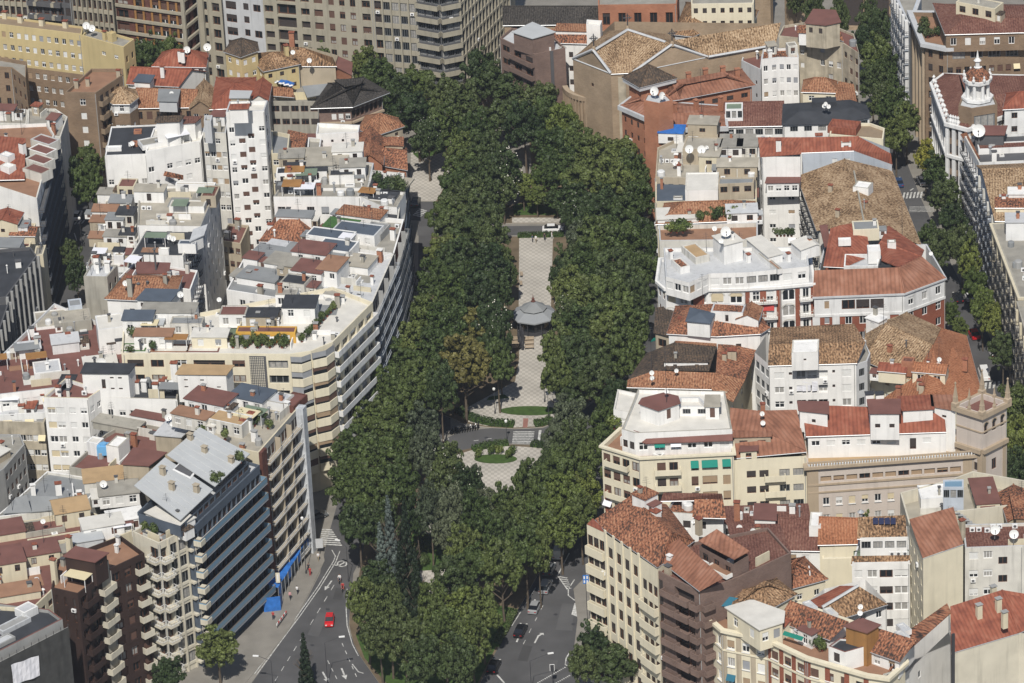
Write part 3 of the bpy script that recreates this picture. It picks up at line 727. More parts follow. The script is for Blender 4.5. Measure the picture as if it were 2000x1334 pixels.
onpark('promenade', '1000,425 1100,425 1100,435 1000,435', 'pavers')
onpark('promenade', '960,240 1030,240 1040,340 1010,400 960,400 950,320', 'pavement')
onpark('paving_strip', '1024,868 1034,868 1032,836 1026,836' if False else '1022,817 1032,817 1030,835 1021,835', 'redpaving', 0.128)
def ell(u, v, a, b, n=28): return [(u + a * math.cos(2 * math.pi * k / n), v + b * math.sin(2 * math.pi * k / n)) for k in range(n)]
onpark('lawn', ell(1036, 802, 60, 9), 'lawn', 0.2)
onpark('lawn', ell(968, 896, 42, 9), 'lawn', 0.2)
onpark('lawn', '818,1115 872,1112 864,1045 805,1040 800,1075', 'lawn', 0.128)
onpark('lawn', '690,1256 745,1334 1100,1334 ' if False else '760,1340 712,1285 695,1240 750,1180 960,1180 1005,1188 958,1285 930,1340', 'lawn', 0.126)
onpark('lawn', '1004,420 1098,420 1110,395 1000,398', 'lawn', 0.128)
onpark('lawn', '955,775 985,770 995,777 950,782', 'lawn', 0.128)
onpark('lawn', '806,300 870,280 885,290 820,312', 'lawn', 0.135)
# ---- painted markings
def mark(parent, name, pts, z): return sheet(name, pts, z, 'roadpaint', parent=parent)
def stroke(parent, name, a, b, w, z=0.009):
    p, q = W(*a, z), W(*b, z); d = (q - p); d.z = 0; d.normalize(); n = Vector((d.y, -d.x, 0)) * w / 2
    mb = MB(); mb.face([p - n, q - n, q + n, p + n] if (q - p).cross(n).z > 0 else [p + n, q + n, q - n, p - n], 'roadpaint'); return mb.build(name, parent)
def polyline(parent, name, pts, w, z=0.009):
    for a, b in zip(pts, pts[1:]): stroke(parent, name, a, b, w, z)
def dashes(parent, a, b, n, w=.13, fill=.45, z=0.009):
    for k in range(n):
        t0, t1 = k / n, (k + fill) / n
        stroke(parent, 'lane_dash', (a[0] + (b[0] - a[0]) * t0, a[1] + (b[1] - a[1]) * t0), (a[0] + (b[0] - a[0]) * t1, a[1] + (b[1] - a[1]) * t1), w, z)
def zebra(parent, a, b, c, n, z=0.012, fill=.52):
    """stripes along a->b, each running from the line a-b by the pixel vector c"""
    for k in range(n):
        t0, t1 = k / n, (k + fill) / n; f = lambda t: (a[0] + (b[0] - a[0]) * t, a[1] + (b[1] - a[1]) * t)
        p, q = f(t0), f(t1); mark(parent, 'crosswalk_stripe', [p, q, (q[0] + c[0], q[1] + c[1]), (p[0] + c[0], p[1] + c[1])], z)
def arrow(parent, a, b, w=.28, z=0.010):
    p, q = W(*a, z), W(*b, z); d = (q - p); Ln = d.length; d.normalize(); n = Vector((d.y, -d.x, 0)); m_ = p + d * Ln * .62
    mb = MB(); mb.face([p - n * w / 2, p + n * w / 2, m_ + n * w / 2, m_ - n * w / 2][::-1], 'roadpaint'); mb.face([m_ - n * w * 1.7, m_ + n * w * 1.7, q][::-1], 'roadpaint')
    o = mb.build('arrow', parent)
polyline(LROAD, 'edge_line', [(497, 1316), (540, 1257), (582, 1201), (620, 1147), (652, 1095), (655, 1086), (648, 1074)], .16); polyline(LROAD, 'edge_line', [(501, 1318), (544, 1259), (586, 1203), (624, 1149), (656, 1097), (660, 1086), (664, 1076)], .16)
polyline(LROAD, 'edge_line', [(678, 1150), (676, 1190), (678, 1222), (688, 1258), (700, 1281)], .16)
dashes(LROAD, (537, 1330), (598, 1232), 5); dashes(LROAD, (606, 1220), (660, 1130), 4); dashes(LROAD, (668, 1256), (700, 1330), 5); dashes(LROAD, (640, 1290), (662, 1334), 3)
arrow(LROAD, (648, 1134), (634, 1153)); arrow(LROAD, (667, 1305), (676, 1327), .3); arrow(LROAD, (630, 1312), (642, 1334), .3); stroke(LROAD, 'edge_line', (688, 1297), (700, 1312), .2); stroke(LROAD, 'edge_line', (700, 1312), (710, 1315), .2)
for k in range(14):
    a0, a1 = 2 * math.pi * k / 14, 2 * math.pi * (k + 1) / 14
    stroke(LROAD, 'ring_marking', (668 + 9 * math.cos(a0), 1101 + 5.5 * math.sin(a0)), (668 + 9 * math.cos(a1), 1101 + 5.5 * math.sin(a1)), .28)
stroke(LROAD, 'ring_marking', (661, 1105), (675, 1097), .3); stroke(LROAD, 'edge_line', (649, 1103), (659, 1104), .3)
zebra(LROAD, (612, 1032), (634, 1066), (36, 2), 8)
zebra(CROSS, (1000, 866), (1003, 841), (41, 0), 8, 0.012); stroke(CROSS, 'stop_line', (1052, 866), (1055, 840), .5, .013); dashes(CROSS, (925, 861), (975, 854), 2, .15, .4, .013)
polyline(RROAD, 'edge_line', [(1000, 1222), (1020, 1190), (1046, 1148)], .14, .010); dashes(RROAD, (1022, 1258), (1068, 1168), 4, .13, .35, .010); stroke(RROAD, 'lane_dash', (1009, 1254), (1012, 1247), .3, .010)
stroke(RROAD, 'arrow_stem', (1044, 1256), (1051, 1243), .3, .010); arrow(RROAD, (1050, 1243), (1062, 1236), .35, .010); stroke(RROAD, 'edge_line', (971, 1318), (985, 1334), .3, .010)
polyline(RROAD, 'edge_line', [(1112, 1080), (1089, 1124), (1108, 1151)], .22, .010); polyline(RROAD, 'edge_line', [(1122, 1132), (1110, 1150), (1110, 1163), (1122, 1172), (1142, 1180)], .2, .011)
for k in range(6): stroke(RROAD, 'hatch_marking', (1092 + k * 3, 1126 + k * 4.6), (1108 + k * 1.6, 1129 + k * 4.0), .28, .011)
mark(RROAD, 'bus_lane_block', '1116,1200 1131,1206 1133,1180 1122,1178', .011)
dashes(RROAD, (1050, 1334), (1106, 1302), 16, .35, .5, .011); dashes(RROAD, (1086, 1334), (1115, 1318), 8, .35, .5, .011); polyline(RROAD, 'edge_line', [(1112, 1275), (1106, 1285), (1104, 1298), (1108, 1300)], .2, .011)
zebra(RST, (1762, 388), (1803, 386), (3, -12), 6, .010); zebra(RST, (1922, 760), (1972, 755), (2, -13), 6, .010); stroke(RST, 'lane_dash', (1778, 372), (1784, 368), .3, .010)
for k in range(5): stroke(RST, 'grating', (1776, 404 + k * 2.4), (1824, 403 + k * 2.4), .16, .010)
zebra(LST, (130, 440), (165, 436), (6, -8), 5, .010); zebra(UPPER, (1270, 456), (1270, 442), (10, 0), 3, .012); zebra(HEAD, (806, 420), (820, 406), (16, 4), 5, .014)
for a_, b_ in (((145, 455), (150, 470)), ((160, 455), (180, 465))): stroke(LST, 'edge_line', a_, b_, .2, .010)
for par, pts, m_ in ((LROAD, '600,1240 622,1244 640,1200 622,1196', 'asphalt2'), (LROAD, '575,1300 600,1306 612,1280 590,1276', 'earth0'), (LROAD, '650,1170 668,1172 672,1150 656,1148', 'earth0'), (RROAD, '1030,1320 1080,1322 1090,1290 1050,1288', 'asphalt2'), (RROAD, '1085,1230 1118,1232 1120,1180 1098,1178', 'asphalt2'), (RROAD, '1010,1290 1030,1292 1040,1262 1022,1260', 'earth0'), (RST, '1860,610 1880,612 1884,560 1868,556', 'earth0')): sheet('asphalt_patch', pts, .0065, m_, parent=par)
for par, u, v in ((LROAD, 610, 1260), (LROAD, 640, 1190), (LROAD, 585, 1290), (RROAD, 1060, 1270), (RROAD, 1120, 1219), (RROAD, 1085, 1200), (CROSS, 950, 855)): sheet('manhole_cover', ell(u, v, 4.2, 2.0, 10), .0125, 'iron', parent=par)
# ================================================================== PLANTS
def leafmat(name, c, var=0.35, trans=0.10):
    m = bpy.data.materials.new(name); N, L, P = nodes_of(m)
    g = N.new('ShaderNodeNewGeometry'); oi = N.new('ShaderNodeObjectInfo')
    r1 = N.new('ShaderNodeMapRange'); r1.inputs[3].default_value = 1 - var; r1.inputs[4].default_value = 1 + var; L.new(g.outputs['Random Per Island'], r1.inputs[0])
    nz = N.new('ShaderNodeTexNoise'); nz.inputs['Scale'].default_value = 0.45; nz.inputs['Detail'].default_value = 3; L.new(g.outputs['Position'], nz.inputs['Vector'])
    r2 = N.new('ShaderNodeMapRange'); r2.inputs[1].default_value = .3; r2.inputs[2].default_value = .7; r2.inputs[3].default_value = .72; r2.inputs[4].default_value = 1.3; L.new(nz.outputs['Fac'], r2.inputs[0])
    mu = N.new('ShaderNodeMath'); mu.operation = 'MULTIPLY'; L.new(r1.outputs[0], mu.inputs[0]); L.new(r2.outputs[0], mu.inputs[1])
    r3 = N.new('ShaderNodeMapRange'); r3.inputs[3].default_value = .72; r3.inputs[4].default_value = 1.5; L.new(oi.outputs['Random'], r3.inputs[0])
    m2 = N.new('ShaderNodeMath'); m2.operation = 'MULTIPLY'; L.new(mu.outputs[0], m2.inputs[0]); L.new(r3.outputs[0], m2.inputs[1])
    hs = N.new('ShaderNodeHueSaturation'); hs.inputs['Color'].default_value = (*c, 1)
    r4 = N.new('ShaderNodeMapRange'); r4.inputs[3].default_value = .53; r4.inputs[4].default_value = .485; L.new(oi.outputs['Random'], r4.inputs[0]); L.new(r4.outputs[0], hs.inputs['Hue']); L.new(m2.outputs[0], hs.inputs['Value'])
    L.new(hs.outputs[0], P.inputs['Base Color']); P.inputs['Roughness'].default_value = .55; P.inputs['Specular IOR Level'].default_value = .3
    tr = N.new('ShaderNodeBsdfTranslucent'); L.new(hs.outputs[0], tr.inputs['Color']); mx = N.new('ShaderNodeMixShader'); mx.inputs[0].default_value = trans
    out = N['Material Output']; L.new(P.outputs[0], mx.inputs[1]); L.new(tr.outputs[0], mx.inputs[2]); L.new(mx.outputs[0], out.inputs[0])
    MATS[name] = m
leafmat('leaf_d', (0.047, 0.065, 0.022)); leafmat('leaf_m', (0.067, 0.088, 0.025)); leafmat('leaf_l', (0.095, 0.118, 0.028)); leafmat('leaf_y', (0.17, 0.165, 0.028))
leafmat('leaf_o', (0.100, 0.092, 0.028)); leafmat('leaf_g', (0.066, 0.080, 0.045)); leafmat('leaf_c', (0.022, 0.033, 0.015)); leafmat('leaf_b', (0.095, 0.120, 0.105))
plain('bark', (0.12, 0.095, 0.07), var=0.3, scale=1.5, streak=0.1); plain('petal', (0.72, 0.70, 0.60), var=0.05, streak=0)
def leaf_cloud(seed, lobes, n, size):
    """leaf-sized quads spread through a crown made of lobes [(centre, radius)]"""
    r = random.Random(seed); V = []; Fc = []
    tot = sum(l[1] ** 2 for l in lobes)
    for c, R_ in lobes:
        k = int(n * R_ * R_ / tot)
        for _ in range(k):
            z = r.uniform(-0.6, 1); a = r.uniform(0, 2 * math.pi); s = math.sqrt(max(0, 1 - z * z))
            dn = Vector((s * math.cos(a), s * math.sin(a), z)); p = Vector(c) + dn * R_ * (1 - abs(r.gauss(0, .15))) * r.uniform(.9, 1.12)
            nn = (dn + Vector((r.uniform(-1, 1), r.uniform(-1, 1), r.uniform(-.6, 1))) * .45).normalized()
            t = nn.cross(Vector((r.uniform(-1, 1), r.uniform(-1, 1), r.uniform(-1, 1)))).normalized(); b = nn.cross(t); q = size * r.uniform(.6, 1.25)
            i = len(V); V += [p - t * q * .5 - b * q * .32, p + t * q * .5 - b * q * .32, p + t * q * .42 + b * q * .36, p - t * q * .42 + b * q * .36]; Fc.append((i, i + 1, i + 2, i + 3))
    me = bpy.data.meshes.new('crown'); me.from_pydata([tuple(v) for v in V], [], Fc); me.materials.append(MATS['leaf_m']); me.update(); return me
def broad_lobes(seed, R_=5.0, zc=10.5, hz=4.6, n=30):
    r = random.Random(seed); out = []
    for k in range(n):
        z = -0.8 + 1.75 * (k + .5) / n; a = k * 2.399 + r.uniform(-.4, .4); s = math.sqrt(max(0.05, 1 - z * z))
        rr = R_ * r.uniform(.45, .80); c = Vector((s * math.cos(a) * rr, s * math.sin(a) * rr, zc + z * hz * r.uniform(.55, .95))); lr = R_ * r.uniform(.22, .38)
        for _ in range(10):     # ragged clumps over every limb
            d = Vector((r.gauss(0, 1), r.gauss(0, 1), r.gauss(.35, .8))).normalized(); out.append((tuple(c + d * lr * r.uniform(.5, 1.15)), lr * r.uniform(.28, .52)))
    out.append(((0, 0, zc), R_ * .42)); return out
def trunk_mesh(seed, h=9.0, r0=.32):
    r = random.Random(seed); b = MB(); pts = [(0, 0, -.1)]; x = y = 0
    for k in range(4): x += r.uniform(-.18, .18); y += r.uniform(-.18, .18); pts.append((x, y, h * (k + 1) / 4))
    for k in range(4): b.tube(pts[k], pts[k + 1], r0 * (1 - .17 * k), r0 * (1 - .17 * (k + 1)), 'bark', 7)
    for k in range(7):
        a = k * 2.4 + r.uniform(-.3, .3); z = h * r.uniform(.45, .95); f = z / h * 4; i = min(3, int(f)); p = Vector(pts[i]).lerp(Vector(pts[i + 1]), f - i); l = r.uniform(2.0, 3.6)
        e = p + Vector((math.cos(a) * l, math.sin(a) * l, l * r.uniform(.6, 1.1))); b.tube(p, e, .14, .05, 'bark', 5)
        for q in (-1, 1): b.tube(p.lerp(e, .6), p.lerp(e, .6) + Vector((math.cos(a + q * .7) * 1.4, math.sin(a + q * .7) * 1.4, 1.2)), .07, .03, 'bark', 4)
    return b.mesh('trunk')
CROWNS = [leaf_cloud(100 + k, broad_lobes(200 + k, n=17 + 2 * k), 11000, .40) for k in range(6)]
TRUNKS = [trunk_mesh(300 + k) for k in range(3)]
def cone_lobes(seed, R_=3.0, h=16.0):
    r = random.Random(seed); out = []
    for k in range(60):
        f = k / 60; z = 1.2 + f * (h - 1.4); rr = R_ * (1 - f) * .8 + .12; a = k * 2.399
        out.append(((math.cos(a) * rr * r.uniform(.6, .9), math.sin(a) * rr * r.uniform(.6, .9), z), .30 + .75 * (1 - f) * r.uniform(.7, 1.1)))
    return out
CONES = [leaf_cloud(400 + k, cone_lobes(410 + k), 7000, .34) for k in range(2)]
BUSH = [leaf_cloud(500 + k, [((RND.uniform(-.35, .35), RND.uniform(-.35, .35), .5 + RND.uniform(-.2, .25)), RND.uniform(.3, .45)) for _ in range(7)], 420, .16) for k in range(3)]
BALL = leaf_cloud(520, [((0, 0, .8), .85), ((.2, .1, .9), .75), ((-.2, 0, .75), .8)], 1500, .13)
fm = MB(); rr_ = random.Random(5)
for _ in range(18):
    z = rr_.uniform(-.4, 1); a = rr_.uniform(0, 6.28); s = math.sqrt(1 - min(1, z * z)); p = Vector((s * math.cos(a) * 4.7, s * math.sin(a) * 4.7, 10.5 + z * 5.2))
    fm.face([p + Vector((-.11, 0, -.08)), p + Vector((.11, -.05, -.08)), p + Vector((.11, 0, .11)), p + Vector((-.11, .05, .11))], 'petal')
BLOSSOM = fm.mesh('blossom')
TREES = []
ORD = ['first', 'second', 'third', 'fourth', 'fifth', 'sixth', 'seventh', 'eighth', 'ninth', 'tenth', 'eleventh', 'twelfth', 'thirteenth', 'fourteenth', 'fifteenth', 'sixteenth', 'seventeenth', 'eighteenth', 'nineteenth', 'twentieth']
KIND = {'d': ('dark green leafy tree', 'leaf_d'), 'm': ('mid green leafy tree', 'leaf_m'), 'l': ('bright green leafy tree', 'leaf_l'), 'y': ('yellow-green leafy tree', 'leaf_y'), 'o': ('brownish ochre leafy tree', 'leaf_o'), 'g': ('grey-green airy tree', 'leaf_g'), 'M': ('white-flowered magnolia', 'leaf_d'), 'c': ('dark narrow conifer', 'leaf_c'), 'b': ('bluish grey conifer', 'leaf_b')}
def tree(u, v, rpx, k, label, group, hs=1.0):
    """(u, v): middle of the crown in the photograph, rpx: crown radius in photo pixels"""
    hs *= RND.uniform(.86, 1.16); z = 10.5 * hs if k not in 'cb' else 7.5 * hs
    p = W(u, v, z); s = (8.5 + 3.0 * v / 1334); R_ = .93 * rpx / s
    cone = k in 'cb'; sx = R_ / (3.0 if cone else 5.0)
    e = empty('conifer_tree' if cone else 'tree', (p.x, p.y, 0.1), label, 'tree', group, RND.uniform(0, 6.28)); e.scale = (sx, sx, hs)
    c = child('crown', RND.choice(CONES if cone else CROWNS), e); c.material_slots[0].link = 'OBJECT'; c.material_slots[0].material = MATS[KIND[k][1]]
    child('trunk', RND.choice(TRUNKS), e)
    if k == 'M': child('blossom', BLOSSOM, e)
    TREES.append(e); return e
def zone(where, data, group):
    rows = [tuple(x) for x in data]; kinds = {}
    for q in sorted(rows, key=lambda q: -q[1]): kinds.setdefault(q[3], []).append(q)
    for k, l in kinds.items():
        for i, q in enumerate(l):
            w = 'only ' if len(l) == 1 else ''
            lab = f"{KIND[k][0]} {where}" if len(l) == 1 else f"{KIND[k][0]} {where}, {ORD[i] if i < 20 else str(i + 1) + 'th'} from the front"
            tree(q[0], q[1], q[2], k, lab, group, q[4] if len(q) > 4 else 1.0)
zone('at the far head of the park', [(742, 150, 44, 'm'), (712, 132, 36, 'm'), (775, 190, 44, 'd'), (815, 165, 44, 'm'), (815, 225, 48, 'd'), (862, 190, 44, 'd'), (870, 245, 46, 'm'), (905, 205, 44, 'd'), (940, 140, 40, 'd'), (965, 160, 46, 'd'), (1010, 175, 48, 'd'), (1050, 200, 48, 'd'), (985, 225, 50, 'd'), (930, 255, 44, 'm'), (1025, 245, 44, 'd'), (1075, 235, 40, 'm'), (835, 272, 36, 'M'), (950, 295, 42, 'M'), (905, 300, 36, 'm'), (1100, 245, 36, 'l')], 'trees at the head of the park')
zone('in the upper right part of the park', [(1080, 290, 46, 'm'), (1125, 285, 44, 'm'), (1165, 300, 48, 'm'), (1210, 310, 46, 'm'), (1235, 345, 40, 'm'), (1058, 345, 30, 'l', .6), (1100, 340, 42, 'm'), (1150, 350, 50, 'm'), (1200, 365, 50, 'm'), (1245, 390, 38, 'm'), (1048, 385, 28, 'l', .45), (1088, 388, 34, 'd', .5), (1120, 395, 44, 'm'), (1170, 415, 50, 'd'), (1220, 425, 48, 'm'), (1022, 362, 26, 'l', .5), (985, 330, 40, 'M'), (982, 375, 36, 'M', .8), (1126, 428, 34, 'M')], 'trees in the upper right of the park')
zone('in the grove left of the promenade', [(908, 335, 42, 'm'), (938, 355, 44, 'M'), (893, 378, 44, 'm'), (915, 395, 50, 'd'), (945, 412, 42, 'd'), (872, 430, 36, 'm'), (893, 445, 50, 'd'), (935, 455, 50, 'd'), (958, 462, 38, 'd'), (862, 495, 42, 'm'), (900, 510, 52, 'd'), (950, 520, 50, 'd'), (975, 515, 30, 'm'), (848, 555, 42, 'm'), (890, 575, 48, 'm'), (935, 580, 46, 'd'), (972, 572, 38, 'M'), (990, 540, 24, 'M', .75)], 'trees left of the promenade, upper grove')
zone('left of the kiosk', [(835, 615, 46, 'm'), (875, 640, 48, 'm'), (925, 650, 62, 'o'), (905, 715, 56, 'o'), (960, 640, 44, 'M'), (975, 668, 28, 'M'), (805, 670, 48, 'm'), (850, 690, 50, 'm'), (972, 712, 38, 'm'), (775, 715, 48, 'm'), (825, 740, 52, 'm'), (745, 760, 46, 'm'), (790, 785, 50, 'm'), (860, 765, 38, 'd')], 'trees left of the kiosk')
zone('in front of the cream bay-window block', [(715, 820, 48, 'm'), (760, 835, 50, 'm'), (690, 880, 48, 'm'), (735, 900, 54, 'm'), (785, 880, 46, 'm'), (680, 945, 44, 'm'), (725, 970, 54, 'm'), (775, 950, 50, 'm'), (826, 838, 42, 'g'), (838, 890, 42, 'g'), (700, 1030, 46, 'd'), (745, 1025, 44, 'd'), (876, 915, 38, 'M'), (912, 958, 36, 'M')], 'trees beside the cream bay-window block')
zone('right of the promenade', [(1136, 472, 38, 'g'), (1165, 470, 48, 'm'), (1215, 480, 48, 'm'), (1255, 470, 36, 'm'), (1112, 515, 38, 'M'), (1150, 525, 50, 'm'), (1200, 535, 50, 'd'), (1248, 530, 40, 'm'), (1112, 565, 40, 'm'), (1145, 580, 52, 'm'), (1195, 595, 52, 'm'), (1242, 590, 42, 'd'), (1107, 622, 34, 'M'), (1094, 545, 26, 'M', .8), (1135, 640, 52, 'm'), (1185, 650, 54, 'm'), (1232, 650, 46, 'm')], 'trees right of the promenade')
zone('in the clump right of the lower promenade', [(1090, 690, 46, 'm'), (1130, 705, 50, 'd'), (1180, 710, 52, 'd'), (1225, 705, 40, 'm'), (1088, 738, 38, 'm'), (1120, 750, 46, 'd'), (1165, 745, 46, 'd'), (1200, 790, 38, 'd'), (1185, 830, 36, 'm')], 'trees right of the lower promenade')
zone('by the roundabout crosswalk', [(1114, 822, 38, 'g'), (1092, 858, 32, 'g'), (1106, 884, 40, 'd'), (1125, 860, 38, 'd'), (1074, 918, 34, 'd'), (1105, 925, 46, 'm'), (1150, 905, 36, 'm')], 'trees by the crosswalk')
zone('in the lower right of the traffic island', [(1034, 960, 34, 'm'), (1055, 965, 46, 'm'), (1100, 975, 46, 'l'), (1140, 960, 40, 'l'), (1010, 1014, 40, 'm'), (1050, 1025, 50, 'm'), (1095, 1030, 44, 'l'), (1135, 1010, 38, 'm'), (985, 1045, 44, 'd'), (1025, 1075, 48, 'm'), (1052, 1082, 32, 'm'), (980, 1105, 46, 'm')], 'trees on the lower right of the island')
zone('in the middle of the traffic island', [(880, 1000, 34, 'g', 1.1), (840, 995, 32, 'g'), (868, 1045, 28, 'g', .8), (988, 995, 34, 'm'), (1030, 938, 30, 'd', .9), (922, 950, 26, 'g', .85), (950, 988, 28, 'g', .9), (815, 1015, 30, 'd', .9), (930, 1012, 38, 'm', 1.1), (860, 960, 38, 'M'), (905, 1075, 40, 'm', 1.1), (955, 1055, 38, 'm'), (935, 1110, 46, 'm'), (895, 1130, 46, 'd')], 'trees in the middle of the island')
zone('at the near end of the traffic island', [(735, 1140, 44, 'd'), (715, 1180, 42, 'm'), (760, 1195, 42, 'd', 1.1), (742, 1240, 42, 'd', 1.1), (790, 1250, 48, 'd'), (845, 1185, 38, 'm', 1.1), (905, 1195, 44, 'l', 1.05), (942, 1195, 42, 'm'), (868, 1240, 44, 'm', 1.1), (922, 1250, 42, 'm', 1.1), (830, 1295, 46, 'd'), (895, 1300, 44, 'd')], 'trees at the near end of the island')
zone('in the parterre of the traffic island', [(762, 1060, 24, 'b', 1.1), (745, 1090, 22, 'b'), (795, 1085, 26, 'c', 1.2), (785, 1140, 26, 'c', 1.1), (815, 1160, 22, 'c')], 'conifers on the island')
zone('by the dark balconies at the lower left', [(425, 1265, 50, 'm', .75), (330, 1318, 38, 'd', .7)], 'street trees lower left'); zone('standing alone beside the left carriageway', [(596, 1300, 22, 'c', .8)], 'street trees lower left')
zone('in front of the tall cream block', [(1165, 1255, 46, 'd', .85), (1195, 1300, 50, 'd', .85), (1140, 1300, 36, 'd', .8)], 'street trees lower right')
zone('at the far end of the right street', [(1700, 40, 26, 'd'), (1690, 85, 34, 'd'), (1712, 115, 38, 'm'), (1740, 140, 31, 'm'), (1705, 160, 33, 'd'), (1722, 60, 29, 'd'), (1745, 215, 40, 'm'), (1770, 235, 34, 'm'), (1725, 200, 31, 'd'), (1750, 265, 31, 'm'), (1640, 40, 22, 'd'), (1590, 20, 22, 'd'), (1555, 0, 22, 'd')], 'trees at the far end of the right street')
zone('along the middle of the right street', [(1808, 308, 24, 'y', .8), (1830, 335, 33, 'm', .9), (1845, 385, 36, 'd', .9), (1862, 430, 33, 'd', .9), (1815, 460, 26, 'm', .7), (1840, 485, 31, 'd', .9), (1880, 480, 31, 'd', .9)], 'trees along the right street'); zone('along the near half of the right street', [(1895, 515, 26, 'l', .85), (1905, 555, 29, 'l', .85), (1920, 600, 29, 'l', .85), (1940, 625, 27, 'l', .85), (1960, 690, 33, 'd', .9), (1990, 680, 31, 'd', .9), (1855, 615, 22, 'l', .5), (1875, 640, 19, 'l', .45)], 'trees along the right street')
zone('behind the palace turret', [(1985, 790, 44, 'm'), (1990, 860, 40, 'l'), (1978, 925, 36, 'd'), (2000, 950, 36, 'd')], 'trees behind the turret'); zone('in the small left street', [(178, 320, 36, 'm'), (170, 365, 38, 'm'), (130, 340, 32, 'd'), (140, 500, 26, 'd', .7), (150, 540, 26, 'd', .7)], 'trees in the small left street')
zone('at the foot of the far towers', [(275, 115, 32, 'm'), (305, 105, 34, 'm'), (340, 108, 28, 'm'), (605, 95, 28, 'm'), (640, 112, 28, 'm'), (570, 85, 24, 'm')], 'trees below the far towers'); zone('rising from the courtyard before the palace', [(1688, 985, 38, 'l')], 'courtyard trees')
# ---- hedges and topiary
def hedge(pts, w, h, label):
    P3 = [W(u, v, .12) for u, v in pts]; mb = MB(); V = []; Fc = []; r = random.Random(len(label))
    for a, b in zip(P3, P3[1:]):
        d = (b - a); Ln = d.length; d.normalize(); n = Vector((d.y, -d.x, 0))
        mb.box((a + b) / 2, d, n, Ln / 2 + .1, w / 2 - .1, .1, h - .1, 'lawn')
        for _ in range(int(Ln * 60)):
            s_ = r.choice((0, 1, 1, 2)); u = r.uniform(0, Ln)
            p = a + d * u + (n * r.uniform(-w / 2, w / 2) + Vector((0, 0, h + r.uniform(-.12, .08))) if s_ == 1 else n * (w / 2 * (1 if s_ else -1)) + Vector((0, 0, r.uniform(.1, h))))
            t_ = Vector((r.uniform(-1, 1), r.uniform(-1, 1), r.uniform(-1, 1))).normalized() * .12; b_ = t_.cross(Vector((r.uniform(-1, 1), r.uniform(-1, 1), 1))).normalized() * .1
            i = len(V); V += [p - t_ - b_, p + t_ - b_, p + t_ + b_, p - t_ + b_]; Fc.append((i, i + 1, i + 2, i + 3))
    e = empty('hedge', P3[0], label, 'hedge', 'clipped hedges in the park'); mb.build('core', e)
    me = bpy.data.meshes.new('foliage'); me.from_pydata([tuple(Vector(v) - Vector(e['_o'])) for v in V], [], Fc); me.materials.append(MATS['leaf_d']); child('foliage', me, e)
hedge([(896, 803), (910, 814), (930, 822), (960, 829), (1003, 832)], 1.7, 1.0, 'long curved clipped hedge on the left of the oval lawn'); hedge([(1045, 831), (1062, 828), (1078, 822)], 1.7, 1.0, 'short clipped hedge right of the oval lawn')
hedge([(924, 880), (955, 872), (992, 868)], 1.5, .9, 'curved clipped hedge below the cross road, left of the crosswalk'); hedge([(1038, 870), (1060, 872), (1075, 878)], 1.6, .9, 'clipped hedge below the cross road, right of the crosswalk')
hedge([(1012, 463), (1100, 461)], 1.2, .9, 'straight clipped hedge behind the white car on the upper crossing'); hedge([(968, 1262), (985, 1232), (1004, 1196)], 1.4, .8, 'clipped hedge along the right kerb of the traffic island')
for i, (u, v, s_) in enumerate(((824, 1056, 1.5), (836, 1075, 1.9), (817, 1078, 1.5), (822, 1104, 1.8), (850, 1062, 1.5))):
    e = empty('topiary_bush', W(u, v, .13), ('rear', 'middle right', 'middle left', 'front', 'far right')[i] + ' clipped round bush on the parterre lawn', 'bush', 'clipped bushes'); e.scale = (s_, s_, s_ * .8); c = child('crown', BALL, e); c.material_slots[0].link = 'OBJECT'; c.material_slots[0].material = MATS['leaf_m']
for i, (u, v) in enumerate(((935, 893), (958, 888), (975, 886), (1001, 888), (992, 895))):
    e = empty('shrub', W(u, v, .2), ORD[i] + ' loose shrub from the left on the small front lawn', 'shrub', 'shrubs on the front lawn'); e.scale = (1.3, 1.3, 1.8); c = child('crown', BUSH[i % 3], e); c.material_slots[0].link = 'OBJECT'; c.material_slots[0].material = MATS['leaf_l']
def potted(pts, z, label, group, s_=1.3, mat='leaf_m'):
    pm = WM.get('pot')
    if pm is None:
        b = MB(); b.lathe((0, 0, 0), [(.2, 0), (.28, .35), (.24, .35)], 'tilered', 8); pm = WM['pot'] = b.mesh('pot')
    for i, (u, v) in enumerate(sorted(pts)):
        e = empty('potted_shrub', W(u, v, z), f'{label}, {ORD[i]} from the left', 'potted plant', group); k = s_ * RND.uniform(.7, 1.3); child('pot', pm, e); c = child('foliage', RND.choice(BUSH), e, (0, 0, .3), RND.uniform(0, 6), (k, k, k * 1.2)); c.material_slots[0].link = 'OBJECT'; c.material_slots[0].material = MATS[mat]
# ================================================================== BUILDINGS, LEFT OF THE AVENUE
def GP(pts): return [W(u, v, 0) for u, v in px(pts)]      # outline given on the ground
# ---- far towers closing the view (their tops leave the picture)
t = B('apartment_tower', 'cream and brown gridded tower block behind the yellow building, upper left corner', GP('-60,150 70,160 70,110 -60,100'), 44, 'towerstone', ('flat', 'gravel'),
      {0: G(11, 13, 1.3, 2.1, 1.2, 3.1, 'dark', depth=0.5)})
for k in range(12): t.pier(0, k / 11, 0.35, 0, 44, 0.35, 'towerstone')
t = B('apartment_tower', 'black tower block with pale balcony notches between two brown gridded blocks', GP('70,162 155,170 158,120 75,112'), 42, 'darkgrey', ('flat', 'gravel'),
      {0: G(6, 12, 1.3, 1.9, 1.4, 3.1, 'dark')})
for r in range(12): t.balcony(0, 0.2, 8.2, 41 - 3.1 * (r + 1), 1.0, 0.9, 'solid', 'darkgrey'); 
for r in range(12):
    for u in (0.2, 0.6): t.pier(0, u, 0.7, 41 - 3.1 * (r + 1) - 0.1, 41 - 3.1 * (r + 1) + 0.85, 1.15, 'towerstone', 'balcony_end')
